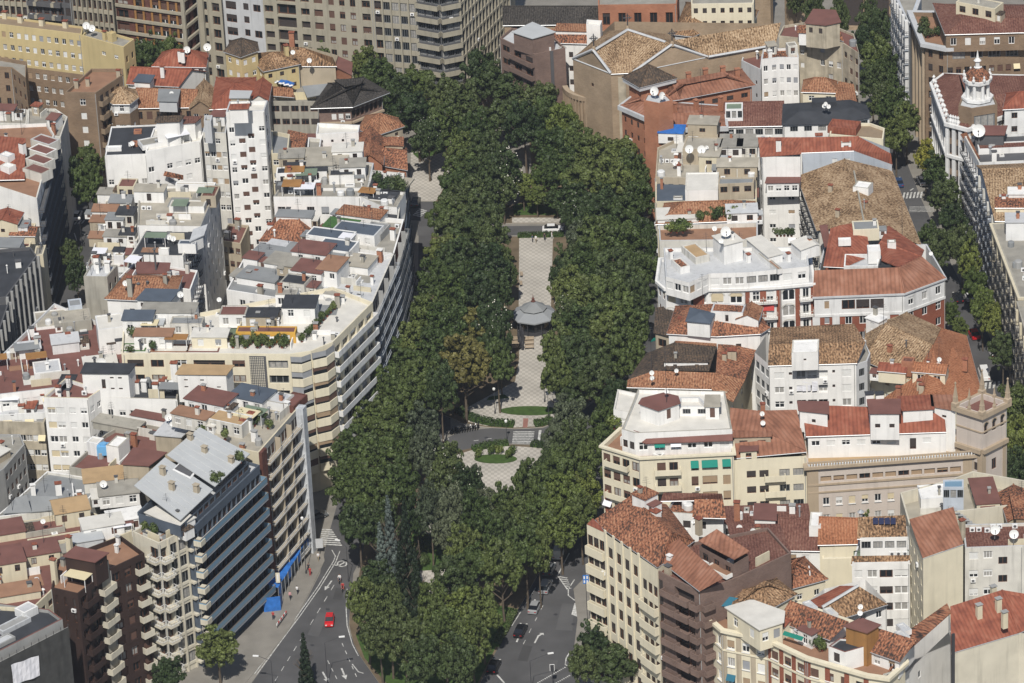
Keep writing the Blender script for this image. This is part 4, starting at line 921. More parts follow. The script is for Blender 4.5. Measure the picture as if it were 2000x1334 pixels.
t = B('apartment_tower', 'brown tower block with a fine grid of pale piers behind two large dishes', GP('156,168 236,178 240,128 160,120'), 44, 'towerstone', ('flat', 'gravel'),
      {0: G(8, 13, 0.95, 2.2, 1.0, 3.1, 'dark', depth=0.5)})
for k in range(9): t.pier(0, k / 8, 0.25, 0, 44, 0.4, 'towerstone')
t = B('apartment_tower', 'dark red tower block with white floor bands and orange panels', GP('238,170 373,190 430,142 260,120'), 45, 'rust', ('flat', 'gravel'),
      {0: [G(3, 14, 2.9, 2.1, 0.9, 3.15, 'brown', f=(0.05, 0.42), depth=0.6), G(5, 14, 1.9, 2.1, 0.9, 3.15, 'redsh', f=(0.42, 1.0), depth=0.4)],
       1: G(4, 14, 2.3, 2.1, 0.9, 3.15, 'brown', depth=0.6)})
for r in range(14):
    for e in (0, 1): t.band(e, 45 - 3.15 * (r + 1) - 0.15, 0.62, 0.5, 'towerstone')
for k in range(6): t.pier(0, 0.3 + k * 0.12, 0.5, 0, 44.8, 0.12, 'wood', 'orange_panel')
for e, us in ((0, (0.0, 1.0)), (1, (0.5, 1.0))):
    for u in us: t.pier(e, u, 0.8, 0, 45, 0.55, 'towerstone')
t = B('apartment_tower', 'narrow brown tower with a pale vertical fin beside the white tower block', GP('398,172 446,180 452,140 410,132'), 44, 'towerstone', ('flat', 'gravel'),
      {0: G(2, 14, 1.9, 2.1, 0.9, 3.15, 'dark', depth=0.5)})
t.pier(0, 0.22, 0.9, 0, 44, 0.7, 'towerstone')
t = B('apartment_tower', 'white panelled tower block with scattered black windows', GP('447,172 527,184 532,140 452,132'), 44, 'lightgrey', ('flat', 'gravel'),
      {0: [G(1, 14, 2.6, 1.9, 1.2, 3.1, 'dark', f=(0.02, 0.40)), G(1, 14, 1.3, 1.6, 1.2, 3.1, 'dark', f=(0.45, 0.7)), G(1, 14, 1.8, 1.7, 1.2, 3.1, 'dark', f=(0.68, 1.0), skip=.15)]})
t = B('apartment_tower', 'wide cream tower block with rows of brown shuttered square windows', GP('527,186 742,206 748,150 532,140'), 44, 'towerstone', ('flat', 'gravel'),
      {0: [G(1, 14, 2.0, 1.7, 1.1, 3.05, 'dark', f=(0.0, 0.1), depth=0.7), G(1, 14, 4.4, 2.6, 0.5, 3.05, 'dark', f=(0.10, 0.32), depth=0.9), G(1, 14, 2.0, 1.7, 1.1, 3.05, 'dark', f=(0.33, 0.43), depth=0.7),
           G(1, 14, 2.0, 1.7, 1.1, 3.05, 'brown', f=(0.44, 0.56), depth=0.5), G(3, 14, 1.25, 1.7, 1.1, 3.05, 'brown', f=(0.57, 0.86)), G(1, 14, 1.9, 1.7, 1.1, 3.05, 'brown', f=(0.86, 1.0), depth=0.5)]})
t = B('apartment_tower', 'cream tower block with wide aluminium windows beside the rounded black balconies', GP('742,206 826,213 832,160 748,150'), 44, 'towerstone', ('flat', 'gravel'),
      {0: [G(1, 14, 1.6, 2.1, .9, 3.05, 'dark', f=(0, .18), depth=.6), G(4, 14, 1.65, 1.9, 1.0, 3.05, 'alu', f=(0.2, 1.0))]})
for k in range(5): t.pier(0, 0.2 + 0.2 * k, 0.35, 0, 44, 0.3, 'towerstone')
t = B('apartment_tower', 'tower block corner with black wraparound balcony bands above the park trees', GP('826,214 870,222 908,214 985,130 840,150'), 44, 'darkgrey', ('flat', 'gravel'),
      {0: G(3, 14, 1.6, 2.0, 1.0, 3.1, 'alu'), 1: G(3, 14, 1.3, 2.0, 1.0, 3.1, 'alu'), 2: G(9, 14, 1.0, 2.2, 0.8, 3.1, 'dark', depth=.5)})
for r in range(13):
    z = 43.2 - 3.1 * (r + 1)
    for e in (0, 1): t.balcony(e, 0, 99, z, 1.1, 0.95, 'solid', 'towerstone')
    t.band(2, z - 0.1, 0.5, 0.35, 'towerstone')
for k in range(13): t.pier(2, k / 12, 0.3, 0, 43.5, 0.4, 'towerstone')
t = B('apartment_tower', 'far tower with a pale lattice facade at the head of the park', GP('972,142 1002,118 1010,80 975,90'), 44, 'towerstone', ('flat', 'gravel'),
      {0: G(5, 14, 1.0, 2.0, .9, 3.1, 'dark', depth=.5)})
# ---- yellow and brown mid-distance blocks
t = B('apartment_building', 'long yellow building with a brown brick base and rows of small white windows', '-60,40 160,67 162,52 -60,22', 24, 'yellow', ('flat', 'taupe', .4), z0=0, base=(14.5, 'brickbrown'),
      faces={0: G(15, 6, 0.95, 1.35, 1.6, 3.0, 'mix')})
for i, (u, v) in enumerate(((10, 36), (40, 44), (82, 50), (128, 54))): t.chimney(u, v, 1.4, 1.0, 'cream2')
t = B('apartment_building', 'plain yellow end wing with terrace awning beside two large dishes', '160,69 241,92 262,76 175,52', 24.2, 'yellow', ('flat', 'gravel', 0.5), base=(15, 'brickbrown'),
      faces={0: G(2, 2, 1.2, 0.9, 2.4, 6.0, 'white', f=(.35, .95)), 1: G(2, 6, 0.9, 1.5, 2.5, 3.0, 'dark')})
t.bx(215, 82, 1.4, 1.4, 2.0, 'yellow'); t.chimney(205, 78, 1.8, .8, 'yellow')
t.panel([[(196, 130, 17.6), (237, 134, 17.6), (234, 122, 18.9), (196, 118, 18.9)]], 'creamawning', 'awning')
t = B('apartment_building', 'tall tan brick building with a roof terrace and one column of windows', '127,180 187,181 240,146 240,134 178,134', 24, 'brickbrown', ('flat', 'deck', 0.7), base=None,
      faces={0: G(1, 7, 1.2, 1.5, 1.5, 3.15, 'white', f=(.35, .75)), 1: G(4, 7, 1.3, 1.9, 1.3, 3.15, 'dark', bal='solid', bm='taupe', f=(.1, .9))})
t.panel([[(127, 180, 24.03), (187, 181, 24.03), (187, 207, 20.9 + .1), (127, 206, 20.9 + .1)]], 'beige', 'upper_render') if False else None
for u, v in ((150, 172), (172, 168), (232, 152)): t.chimney(u, v, 1.6, .8, 'beige')
t = B('apartment_building', 'small brown flat-roofed house in shade at the far left edge', '-40,128 22,132 50,152 52,120 -40,104', 19, 'brickbrown', ('flat', 'gravel'), {1: G(3, 4, 1.0, 1.5, 1.2, 3, 'dark'), 0: G(3, 4, 1.0, 1.5, 1.2, 3, 'dark')})
t = B('apartment_building', 'octagonal brown corner house with a white window band under a tile roof', '206,192 222,202 252,202 268,190 262,176 215,174', 20.5, 'white2', ('pyr', 'ochre', 2.2), base=(18.2, 'brickbrown'),
      faces={0: G(1, 2, 1.0, 1.3, .5, 4.4, 'white'), 1: G(3, 2, 0.9, 1.4, 0.5, 4.4, 'white'), 2: G(1, 2, .9, 1.3, .5, 4.4, 'white')})
t.sloped([[(203, 224, 16.4), (222, 234, 16.4), (222, 213, 18.1), (206, 203, 18.1)], [(222, 234, 16.4), (254, 234, 16.4), (252, 213, 18.1), (222, 213, 18.1)], [(254, 234, 16.4), (271, 222, 16.4), (268, 202, 18.1), (252, 213, 18.1)]], 'ochre', 'skirt_roof')
def tiled(label, pts, z, roofm, kind='gx', rh=2.0, wall='beige', faces=None, name='house', **k):
    args = k.pop('args', ())
    return B(name, label, pts, z, wall, (kind, roofm, rh, *args), faces, **k)
t = tiled('long low house under a smooth red hip roof beside the yellow towered house', '300,128 400,130 405,106 318,104', 18, 'tilered', 'hx', 2.4, 'white', {0: G(6, 1, 1, .8, .5, 3, 'mix')}); t.chimney(352, 117, 2, .8, z0=19.5); t.chimney(358, 119, 2, .8, z0=19.5)
t = tiled('low house under a wide red roof with a row of dormer windows, upper left', '250,163 348,168 398,140 268,136', 17, 'tilered', 'gx', 2.2, 'white', {0: G(8, 1, .8, .7, .4, 3, 'mix')}); t.chimney(318, 148, 2, .8, z0=18.5)
t.box('262,158 292,160 300,147 272,145', 19.3, 'white', ('slab', 'slate'))
t = tiled('house with a long red and ochre roof above brown walls and a balcony', '262,210 378,208 392,180 278,172', 18, 'orange2', 'gx', 2.2, 'brickbrown', {0: G(6, 3, 1.2, 1.8, 1.0, 3.0, 'brown')})
t.box('310,196 345,197 350,175 312,174', 20.6, 'lightgrey', ('slab', 'lead'), z0=18)
t = tiled('house with a pale ochre tile roof and white gable beside the red roof', '372,212 412,212 415,172 385,172', 18.5, 'ochre', 'gy', 2.0, 'brickbrown', {0: G(2, 3, 1, 1.6, 1.2, 3, 'white')})
t = tiled('house with a steep red roof and small skylight behind the white tower', '412,212 452,210 500,175 497,152 425,152', 18.5, 'tilered', 'pyr', 2.0, 'brickbrown', {0: G(2, 3, 1.2, 1.5, 1.0, 3, 'white', bal='rail')})
t.box('450,190 485,190 490,178 452,177', 20.8, 'beige', ('slab', 'palemetal'), z0=18)
t = tiled('narrow house with a red tile roof left of the blue tarpaulin', '490,196 522,195 528,165 500,162', 18.6, 'tilered', 'gy', 1.4, 'offwhite', {0: G(1, 2, 3, 1.5, 1, 3, 'dark')})
t = B('house', 'yellow four-storey house with a brown pyramid roof behind the red roofs', '440,100 470,110 503,98 500,84 452,82', 23.5, 'yellow', ('pyr', 'tiledark', 2.4), {0: G(2, 3, 1.0, 1.3, 1.0, 3, 'white'), 1: G(2, 3, 1, 1.2, 1.2, 3, 'white')})
t = B('house', 'yellow house with a dark mottled tile roof above the blue tarpaulin', '500,122 516,138 584,124 575,104 505,106', 20, 'yellow', ('pyr', 'ochre2', 2.0), {0: G(1, 3, 1.2, 1.2, 1, 3, 'white'), 1: G(3, 2, .9, 1, 1.0, 3, 'dark')})
t.chimney(560, 112, 2.6, 1.0, 'yellow', z0=20.5)
t = B('house', 'long house with a blank grey wall and curved ochre tile roof', '560,128 655,128 660,108 600,92 565,95', 19, 'beige', ('poly', 'ochre2', [[(556, 129, 19), (658, 129, 19), (650, 112, 21), (590, 92, 21.2), (558, 92, 21)]]), {})
t.chimney(571, 90, 3.0, 1.1, 'brickred', z0=20.5); t.box('655,128 686,145 686,122 662,112', 18.5, 'brickred', ('slab', 'redroof'), z0=0, name='annex')
t = B('palace', 'old brick palace with a dark hipped roof and a row of arched windows', '622,206 685,204 746,180 705,156 650,166', 17.5, 'brickdark', ('mesa', 'tileblack', 2.6, 7.5), {0: G(3, 1, 1.0, 1.4, 2.0, 3.4, 'white', f=(.35, 1.0)), 1: G(7, 1, 1.1, 1.9, 1.6, 3.4, 'dark', depth=.5)}, eave=1.3)
t.band(0, 13.2, .45, .5, 'sandstone'); t.band(1, 13.2, .45, .5, 'sandstone')
mb = MB()
for e, n_, f0 in ((0, 3, .35), (1, 7, 0)):
    a, b_, d, nn, Ln = t.frame(e)
    for k in range(n_):
        c = a + d * Ln * (f0 + (1 - f0) * (k + .5) / n_) + nn * .08
        for q in range(6):
            a0, a1 = math.pi * q / 6, math.pi * (q + 1) / 6
            P_ = lambda r, an: (c.x + d.x * r * math.cos(an), c.y + d.y * r * math.cos(an), 15.9 + r * math.sin(an))
            mb.face([P_(.6, a0), P_(.9, a0), P_(.9, a1), P_(.6, a1)], 'sandstone')
mb.build('arch', t.root)
t = B('house', 'roofless ruin with grey rubble and dry weeds beside the dark-roofed palace', '528,198 622,198 690,175 686,150 575,152', 15.5, 'concrete', ('flat', 'gravel', 1.2), {0: G(5, 2, 1.6, 1.4, 1.0, 3, 'dark')})
t.sloped([[(526, 186, 16.2), (575, 190, 16.2), (572, 172, 18), (530, 168, 18)]], 'orange2', 'roof_remnant'); t.sloped([[(600, 190, 16), (660, 178, 16), (650, 162, 17.2), (590, 168, 17.2)]], 'lead', 'collapsed_roof')
scaff = empty('scaffold', W(570, 236, 0), 'steel scaffold with white boards in front of the ruined house', 'scaffold'); sb = MB(); bd = MB()
for k in range(9):
    p = W(528 + k * 11.5, 236 - k * .2, 9.5)
    sb.tube((p.x, p.y, 0), (p.x, p.y, 16), .05, .05, 'steel', 5)
    if k < 8:
        q = W(528 + (k + 1) * 11.5, 236 - (k + 1) * .2, 9.5)
        for z in (11, 12.2, 13.4): sb.tube((p.x, p.y, z), (q.x, q.y, z), .05, .05, 'steel', 4)
        dd = Vector((q.x - p.x, q.y - p.y, 0)); Lq = dd.length; dd.normalize(); nn = Vector((dd.y, -dd.x, 0))
        bd.box((p + q) / 2, dd, nn, Lq / 2 - .02, .05, 14.3, 16.0, 'creamawning', bottom=True)
sb.build('pole', scaff); bd.build('board', scaff)
tp = MB()
for i in range(6):
    for j in range(3):
        q = [W(534 + 36 * (a / 6) + 6 * (b_ / 3), 158 + 13 * (a / 6) - 9 * (b_ / 3) * 1 + (0), 17.0 + .25 * math.sin(a * 2.1 + b_ * 1.7)) for a, b_ in ((i, j), (i + 1, j), (i + 1, j + 1), (i, j + 1))]
        tp.face(q, 'bluetarp')
o = tp.build('tarpaulin', None, W(552, 165, 16.5)); tag(o, 'bright blue tarpaulin weighted with white sandbags on a broken roof', 'tarpaulin')
sbm = MB(); sbm.lathe((0, 0, 0), [(0, -.12), (.3, 0), (.25, .15), (0, .22)], 'white', 8); sbme = sbm.mesh('sandbag')
for i in range(10):
    u = 538 + i * 3.4; p = W(u + RND.uniform(0, 2), 160 + i * 1.3 + RND.uniform(-5, 2), 17.5)
    o = bpy.data.objects.new('sandbag', sbme); COL.objects.link(o); o.location = p; tag(o, f'white sandbag lying on the blue tarpaulin, {ORD[i]} from the left', 'sandbag', 'sandbags on the tarpaulin')
t = tiled('house with an orange hip roof at the end of the block by the park', '702,252 738,262 786,246 775,232 715,228', 17, 'orange2', 'pyr', 2.6, 'beige', {1: G(2, 1, .8, .8, 1, 3, 'dark')})
t = tiled('long white house with red lean-to roofs below the palace', '560,300 700,285 705,262 575,262', 18.5, 'redroof', 'slab', 0, 'white', {0: G(7, 2, .8, .8, 1.0, 2.8, 'dark', skip=.3)})
t.box('617,262 700,258 703,244 620,240', 21.5, 'white', ('flat', 'whitedeck'), {0: G(4, 1, .5, .6, 1.4, 3, 'dark')}, z0=0); t.box('557,285 592,288 598,262 565,255', 20.5, 'white', ('slab', 'redmix'), z0=0); t.box('600,290 625,290 628,270 602,268', 20.8, 'offwhite', ('flat', 'gravel'), z0=0)
t = tiled('house with broad mottled red roofs stepping down to the park', '700,315 746,320 750,272 705,262', 20, 'redmix', 'gy', 2.0, 'brickred', {})
t = tiled('narrow red-roofed house on the avenue beside the paved square', '748,322 793,330 792,290 752,285', 19, 'redmix', 'gx', 1.6, 'brickred', {1: G(4, 4, 1, 1.6, 1, 3, 'dark')}); t.box('752,282 786,283 786,268 752,268', 20.8, 'beige', ('slab', 'redmix'), z0=0)
# ---- the white blocks in the middle distance
t = B('apartment_building', 'cream house between the white tower and the long white house', '530,300 562,300 566,262 530,255', 23, 'cream2', ('flat', 'lead'), {0: G(2, 6, 1.1, 1.2, 1.4, 3, 'mix')})
t = B('apartment_building', 'tall narrow white tower with red-brown shuttered windows in staggered columns', '441,219 516,216 523,196 448,198', 34, 'white', ('flat', 'whitedeck'),
      {0: [G(1, 12, 1.05, 1.2, 3.4, 2.95, 'mix', f=(.05, .18)), G(1, 12, 1.3, 1.2, 5.9, 2.95, 'redsh', f=(.28, .46)), G(1, 12, 1.3, 1.2, 4.9, 2.95, 'redsh', f=(.50, .72)), G(1, 12, 1.2, 1.1, 3.4, 2.95, 'white', f=(.8, 1.0))], 1: G(1, 11, 1.3, 1.7, 2, 2.95, 'dark')})
t.box('449,212 483,211 486,203 452,204', 36.4, 'white', ('slab', 'tilered')); t.clutter(3, 3)
t = B('apartment_building', 'cream rear wing joined to the left side of the white tower', '396,258 441,260 446,232 402,230', 29, 'offwhite', ('flat', 'gravel'), {0: G(4, 9, 1.0, 1.2, 1.3, 2.95, 'mix', skip=.15)}); t.clutter(3, 5)
t.box('398,236 412,237 415,225 400,225', 33, 'lightgrey', ('flat', 'gravel'))
t = B('apartment_building', 'white building with a large black flat roof and two red skylights', '205,304 286,301 308,243 217,247', 24, 'white', ('flat', 'tar', .25), {0: G(5, 5, 1.1, 1.2, 2.4, 3, 'mix', skip=.55), 3: G(3, 6, 1.0, 1.4, 1.5, 3, 'dark')})
t.bx(269, 262, 1.6, 1.4, .6, 'brickred', 'redroof', name='skylight'); t.bx(263, 287, 1.2, 1.6, .7, 'brickred', 'redroof', name='skylight'); t.bx(222, 296, 3.2, 1.5, .7, 'white'); t.aircon(256, 286)
t = B('apartment_building', 'white building with a raised stair block left of the white tower', '284,296 392,275 401,250 300,250', 25.5, 'white', ('flat', 'whitedeck', .5), {0: G(6, 5, 1.2, 1.2, 3.6, 3.1, 'mix', skip=.5)})
t.box('305,238 350,236 357,226 308,228', 30.5, 'white', ('slab', 'tiledark'), z0=24); t.box('356,240 380,238 392,228 360,228', 29, 'white', ('slab', 'tilewine'), z0=24); t.bx(300, 290, 4.6, 3.5, 1.0, 'white', 'gravel'); t.bx(375, 272, 4, 2.5, 1.2, 'white', 'gravel'); t.clutter(9, 8, kinds='cpa', extra='wwgtsdd')
t.sloped([[(319, 342, 20.2), (358, 350, 19.4), (358, 342, 20.4), (322, 334, 21)]], 'redmix', 'lean_to_roof')
t = B('apartment_building', 'white stepped terraces and cream sheds above the small street', '178,500 258,502 275,372 206,392', 17.5, 'offwhite', ('flat', 'gravel2', .7), {0: G(4, 3, 1.0, 1.4, 1.3, 3, 'mix')})
for a_ in ((215, 398, 5, 3, 2.2, 'white', 'gravel'), (236, 420, 4.5, 3.5, 2.8, 'offwhite', 'lead'), (205, 430, 5, 3, 2, 'white', 'deck'), (248, 400, 3.5, 4, 4, 'cream2', 'redroof'), (196, 452, 4, 3, 2.2, 'beige', 'deck'), (225, 455, 3.6, 3.2, 3, 'white', 'lead'), (246, 450, 3.5, 3.5, 3.6, 'offwhite', 'tar'), (195, 482, 4.2, 2.6, 2, 'beige', 'deck'), (226, 484, 4.6, 3, 2.6, 'white2', 'gravel'), (250, 484, 3, 3, 3, 'white', 'tar')):
    t.bx(*a_[:5], a_[5], a_[6], faces={0: G(2, 1, .9, 1.5, .6, 3, 'dark')})
t.clutter(26, 21, kinds='ccpab', extra='wwgtsdd')
t = B('apartment_building', 'white building with a sand-coloured gravel roof and grey coolers', '268,440 392,442 426,360 272,364', 24, 'white', ('flat', 'gravel2', .5), {1: G(6, 6, 1.1, 1.5, 1.5, 3.1, 'mix'), 0: G(3, 2, 1, 1.2, 1.2, 3, 'mix')})
for a_ in ((292, 396, 6, 3.2, 2.6, 'white', 'gravel2'), (382, 374, 8, 1.2, 1.5, 'white', 'gravel2'), (365, 416, 7, 3, 1.4, 'white', 'gravel2'), (408, 405, 3, 5, 2.4, 'beige', 'tilewine')): t.bx(*a_[:5], a_[5], a_[6], faces={0: G(1, 1, .9, 1.6, .6, 3, 'dark')})
t.clutter(21, 4, kinds='ppabc', extra='wwgtsdd')
t = B('apartment_building', 'white building with a black tar roof, coolers and a twin dish mast', '255,498 357,500 388,440 292,435', 23, 'white', ('flat', 'tar', .3), {1: G(7, 6, 1.1, 1.7, 1.3, 3.1, 'dark', bal='rail', bw=.3, bd=.7), 0: G(3, 2, .9, .8, 1.6, 3, 'dark', skip=.5)})
t.box('372,470 396,458 402,440 380,448', 25.4, 'white', ('slab', 'lightgrey'), {1: G(4, 1, 1.2, 1.2, .6, 3, 'alu')}); t.bx(310, 450, 3.4, 1, .9, 'lightgrey'); t.aircon(325, 440, 3, step=1.6); t.bx(320, 498, 2, 1, 1.2, 'white'); t.bx(366, 495, 3.5, 2, 2, 'white', 'slate'); t.clutter(15, 12, kinds='ppab', extra='wwgtsdd')
t = B('house', 'white terraced house with red roof and jumbled balcony junk behind the concrete block', '168,520 250,522 256,498 180,494', 20, 'white', ('flat', 'redroof', .6), {0: G(3, 2, 1.2, 1.2, 1.2, 3, 'mix')}); t.clutter(19, 77, kinds='ccbxa', extra='wwgtsdd')
t = B('apartment_building', 'bare concrete stair tower rising above the red tiled roofs', '163,540 209,541 229,518 178,514', 29, 'concrete', ('flat', 'lightgrey', .2), {1: G(2, 4, 1, 1.4, 1.8, 3.1, 'dark')}); t.pipe(172, 528, 1.4, .1); t.pipe(196, 522, 1.6, .1)
t = B('apartment_building', 'white building with red flat roof between the tar roof and the brown hip roof', '228,545 372,566 386,528 265,510', 24.5, 'white', ('flat', 'redroof', .4), {1: G(4, 6, 1.1, 1.5, 1.6, 3, 'mix', bal='rail', bw=.3)})
t.box('266,532 327,532 330,514 270,512', 27.3, 'white', ('slab', 'redroof'), {0: G(3, 1, 1.2, 1.1, .8, 3, 'mix')}); t.clutter(13, 31, kinds='ccpa', extra='wwgtsdd'); t.pipe(305, 530, 4.5, .18, 'darkgrey', z0=27)
t = tiled('white building under a brown hipped tile roof with concrete chimneys', '209,582 336,588 353,540 247,536', 26.5, 'orange2', 'hx', 2.2, 'white', {0: G(4, 3, 1, 1.0, 2, 3, 'dark', skip=.7), 1: G(4, 3, 1.0, 1.3, .9, 3, 'mix')}, args=(.28,))
t.chimney(255, 575, 3.4, .9, 'concrete', z0=27.2); t.chimney(324, 560, 2.4, .7, 'concrete', z0=27.2); t.box('268,584 332,587 349,566 286,564', 28.6, 'white', ('slab', 'slate'), {0: G(2, 1, 2, .9, .7, 3, 'dark')}, z0=26)
# ---- white terraces behind the concrete stair tower, far left
t = B('apartment_building', 'white corner block with red terrace roofs along the shaded left street', '-40,775 238,742 246,655 178,622 106,592 -40,735', 23, 'white', ('flat', 'redroof', .8), {0: G(14, 2, 1.3, 1.3, 1.4, 3, 'mix', skip=.3)})
for a_ in ((118, 640, 9, 7, .5, 'white', 'gravel2'), (152, 648, 5.5, 5, 2.2, 'concrete', 'gravel2'), (150, 625, 2.5, 3, 3, 'bluegrey', 'lead'), (222, 690, 5, 6, 5.2, 'white', 'whitedeck'), (130, 690, 5, 4, 2.2, 'white2', 'lightgrey'), (60, 700, 4, 3, 2, 'white', 'lightgrey'), (200, 740, 6, 5, 2.4, 'white', 'whitedeck'), (95, 740, 5, 5, 1.4, 'white2', 'lightgrey'), (250, 690, 4, 4, 3, 'white', 'tar')): t.bx(*a_[:5], a_[5], a_[6])
t.clutter(45, 5, kinds='ccccpab', extra='wwgtsdd')
t = B('apartment_building', 'low white and grey rooftops with vents at the left picture edge', '-40,812 88,806 112,760 85,738 -40,742', 20, 'white2', ('flat', 'lightgrey', .5), {0: G(6, 2, 1.4, 1.2, 1.3, 3, 'mix')})
t.bx(30, 780, 6, 4, 2.5, 'white', 'gravel', faces={0: G(4, 1, .6, .3, .8, 3, 'dark')}); t.bx(68, 800, 3, 6, .6, 'redroof', 'redroof'); t.clutter(19, 9, kinds='ccpx', extra='wwgtsdd')
t = B('apartment_building', 'white building with shuttered windows and a red and black terrace roof', '85,776 172,778 198,760 128,738', 26, 'white', ('flat', 'redroof', .7), {0: [G(2, 6, 1.5, 1.3, 2.0, 2.95, 'cream', f=(.05, .45)), G(2, 6, 1.2, 1.2, 2.0, 2.95, 'white', f=(.5, 1.0))], 1: G(2, 6, 1.1, 1.2, 2, 2.95, 'white')}, rim='cream2')
t.chimney(115, 770, 1.4, 1.0); t.chimney(135, 756, 1.8, .8); t.bx(122, 762, 3, 6, .15, 'tar', 'tar'); t.aircon(165, 772)
t.pipe(200, 862, 17, .22, 'darkgrey', z0=13); 
t = B('apartment_building', 'white building with bent exhaust ducts and dark flat roofs', '190,776 346,780 352,742 205,738', 24.5, 'white', ('flat', 'tar', .7), {0: [G(1, 5, 1.0, 1.3, 2.4, 3, 'open', f=(.1, .2)), G(1, 5, 1.2, 1.2, 2.5, 3, 'mix', f=(.24, .36)), G(1, 5, 1.0, .8, 2.5, 3, 'white', f=(.36, .5))]})
t.box('160,727 250,728 263,711 168,709', 29.6, 'white', ('slab', 'tar'), {0: [G(1, 1, .7, 1.9, 1.4, 3, 'dark', f=(.4, .5)), G(2, 2, .7, .35, .9, 2.2, 'dark', f=(.55, .9))]})
t.box('346,729 441,730 454,714 358,712', 29.6, 'white', ('slab', 'sanddeck'), {0: G(3, 2, .7, .3, 1.2, 1.4, 'dark', skip=.3)})
for u, v in ((268, 768), (305, 772), (318, 766)): t.chimney(u, v, 2.2, 1.0)
t.chimney(345, 772, 6.5, 1.2, z0=22); t.clutter(15, 2, kinds='pbap', extra='wwgtsdd')
t = B('apartment_building', 'red terraces with brown stair boxes and a blue water tank', '135,912 205,925 262,940 330,885 366,842 250,822 205,848', 22, 'concrete', ('flat', 'redroof', .7), {0: G(3, 1, 1.5, .5, 2.6, 3, 'dark')})
t.box('240,905 290,908 322,884 262,875', 25.5, 'beige', ('slab', 'redroof'), {1: G(1, 1, 3.4, .5, .7, 3, 'dark')}); t.box('303,848 353,852 382,826 328,820', 26.5, 'beige', ('slab', 'lightgrey'), {1: G(1, 1, 4, .5, .8, 3, 'dark')})
t.bx(225, 845, 9, 3, 1.6, 'concrete', 'concrete'); t.bx(300, 838, 9, 2, 2.2, 'white', 'redroof'); t.bx(222, 905, 2.5, 4, 3.4, 'white', 'white'); t.clutter(13, 15, kinds='cpp', extra='wwgtsdd')
t.bx(182, 890, 2.3, 2.3, 2.6, 'white2', 'whitedeck', name='water_tank')
tk = empty('water_tank', W(204, 892, 21.3), 'light blue cooling unit on a steel stand beside a white tank', 'water tank'); mb = MB(); p = W(204, 892, 21.3)
mb.box(p, Vector((1, 0, 0)), Vector((0, 1, 0)), 1.15, .9, 22.0, 23.7, 'bluetank', bottom=True); mb.lathe((p.x, p.y, 23.7), [(.6, 0), (.6, .35), (0, .35)], 'bluetank', 12); mb.build('tank', tk); mb = MB()
for sx in (-1, 1):
    for sy in (-1, 1): mb.box(p + Vector((sx, sy * .75, 0)), Vector((1, 0, 0)), Vector((0, 1, 0)), .08, .08, 21.2, 22.0, 'bluetank')
mb.build('stand', tk)
t = B('apartment_building', 'stained old beige building with rusty balconies below the white terraces', '-40,822 86,826 96,800 -40,792', 19, 'oldwall', ('flat', 'gravel', .6), {0: G(6, 5, 1.1, 1.3, 2.6, 3, 'white', f=(.4, 1.0))}); t.clutter(4, 6)
t = B('apartment_building', 'grey rendered building with square windows facing right at the left edge', '-40,945 8,915 48,868 40,848 -40,848', 18, 'grey', ('flat', 'gravel', .5), {1: G(5, 5, 1.1, 1.4, 1.4, 3, 'brown')}); t.clutter(3, 6)
t = B('apartment_building', 'grey flat roofs with a zigzag skylight edge left of the metal roof', '-10,1010 128,995 175,972 205,938 92,920 20,985', 20.5, 'offwhite', ('flat', 'lead', .5), {}); t.clutter(7, 19)
t.sloped([[(5, 1002, 20.8), (62, 1000, 20.8), (52, 966, 22.3), (30, 972, 22.3)], [(62, 1000, 20.8), (125, 994, 20.8), (112, 970, 22.3), (60, 968, 22.3)]], 'lead', 'saw_tooth_roof'); t.bx(205, 960, 7, 5, 2.2, 'offwhite', 'sanddeck'); t.bx(235, 990, 7, 5, 2.6, 'white', 'gravel', faces={0: G(3, 1, 1.3, 1.4, .6, 3, 'white')})
# ---- street at the far left
t = B('apartment_building', 'white building with a wavy dark blue balcony front on the narrow left street', '-40,352 72,388 106,262 92,240 -40,246', 26, 'white', ('flat', 'deck', .7), {0: G(3, 4, .9, 1.3, 5, 3.2, 'mix', skip=.3), 1: G(7, 8, 1.6, 2, 1.0, 3.0, 'dark', depth=.4)})
t.strips(1, 8, 3.0, 3.0, m='darkgrey', kind='rail', rail='slate', out=1.2)
t.sloped([[(-40, 352, 26.1), (48, 350, 26.1), (50, 270, 28.6), (-40, 262, 28.6)]], 'tilered', 'roof'); 
for k in range(4): t.bx(64 + k * 5, 352 - k * 19, 5.2, 3.2, 2.0, 'offwhite', 'redroof', name='terrace_roof')
t.bx(8, 322, 2.5, 2, 2, 'white', z0=26.5); t.bx(10, 340, 2.5, 2, 1.6, 'white', z0=26.2); t.chimney(45, 300, 2.2, 1.2, z0=27.5)
t = B('apartment_building', 'pale grey flat-roofed annex behind the wavy balcony building', '52,258 118,268 132,228 108,212 55,212', 22, 'offwhite', ('flat', 'gravel', .5), {0: G(3, 3, 1, 1.2, 1.2, 3, 'dark')}); t.clutter(3, 1)
t = B('house', 'grey shed-roofed houses wedged behind the left street', '-40,240 52,242 55,214 -40,208', 21, 'offwhite', ('flat', 'gravel', .5), {0: G(3, 2, 1.2, 1.2, 1.2, 3, 'mix')}); t.bx(10, 236, 4, 3, 2.5, 'white', 'redroof'); t.clutter(3, 2)
t = B('house', 'small cream house with dark red gabled roofs at the left edge', '-40,480 58,482 70,436 -40,428', 21, 'cream2', ('flat', 'redroof', .5), {0: G(3, 2, 1, 1, 1.2, 3, 'dark')})
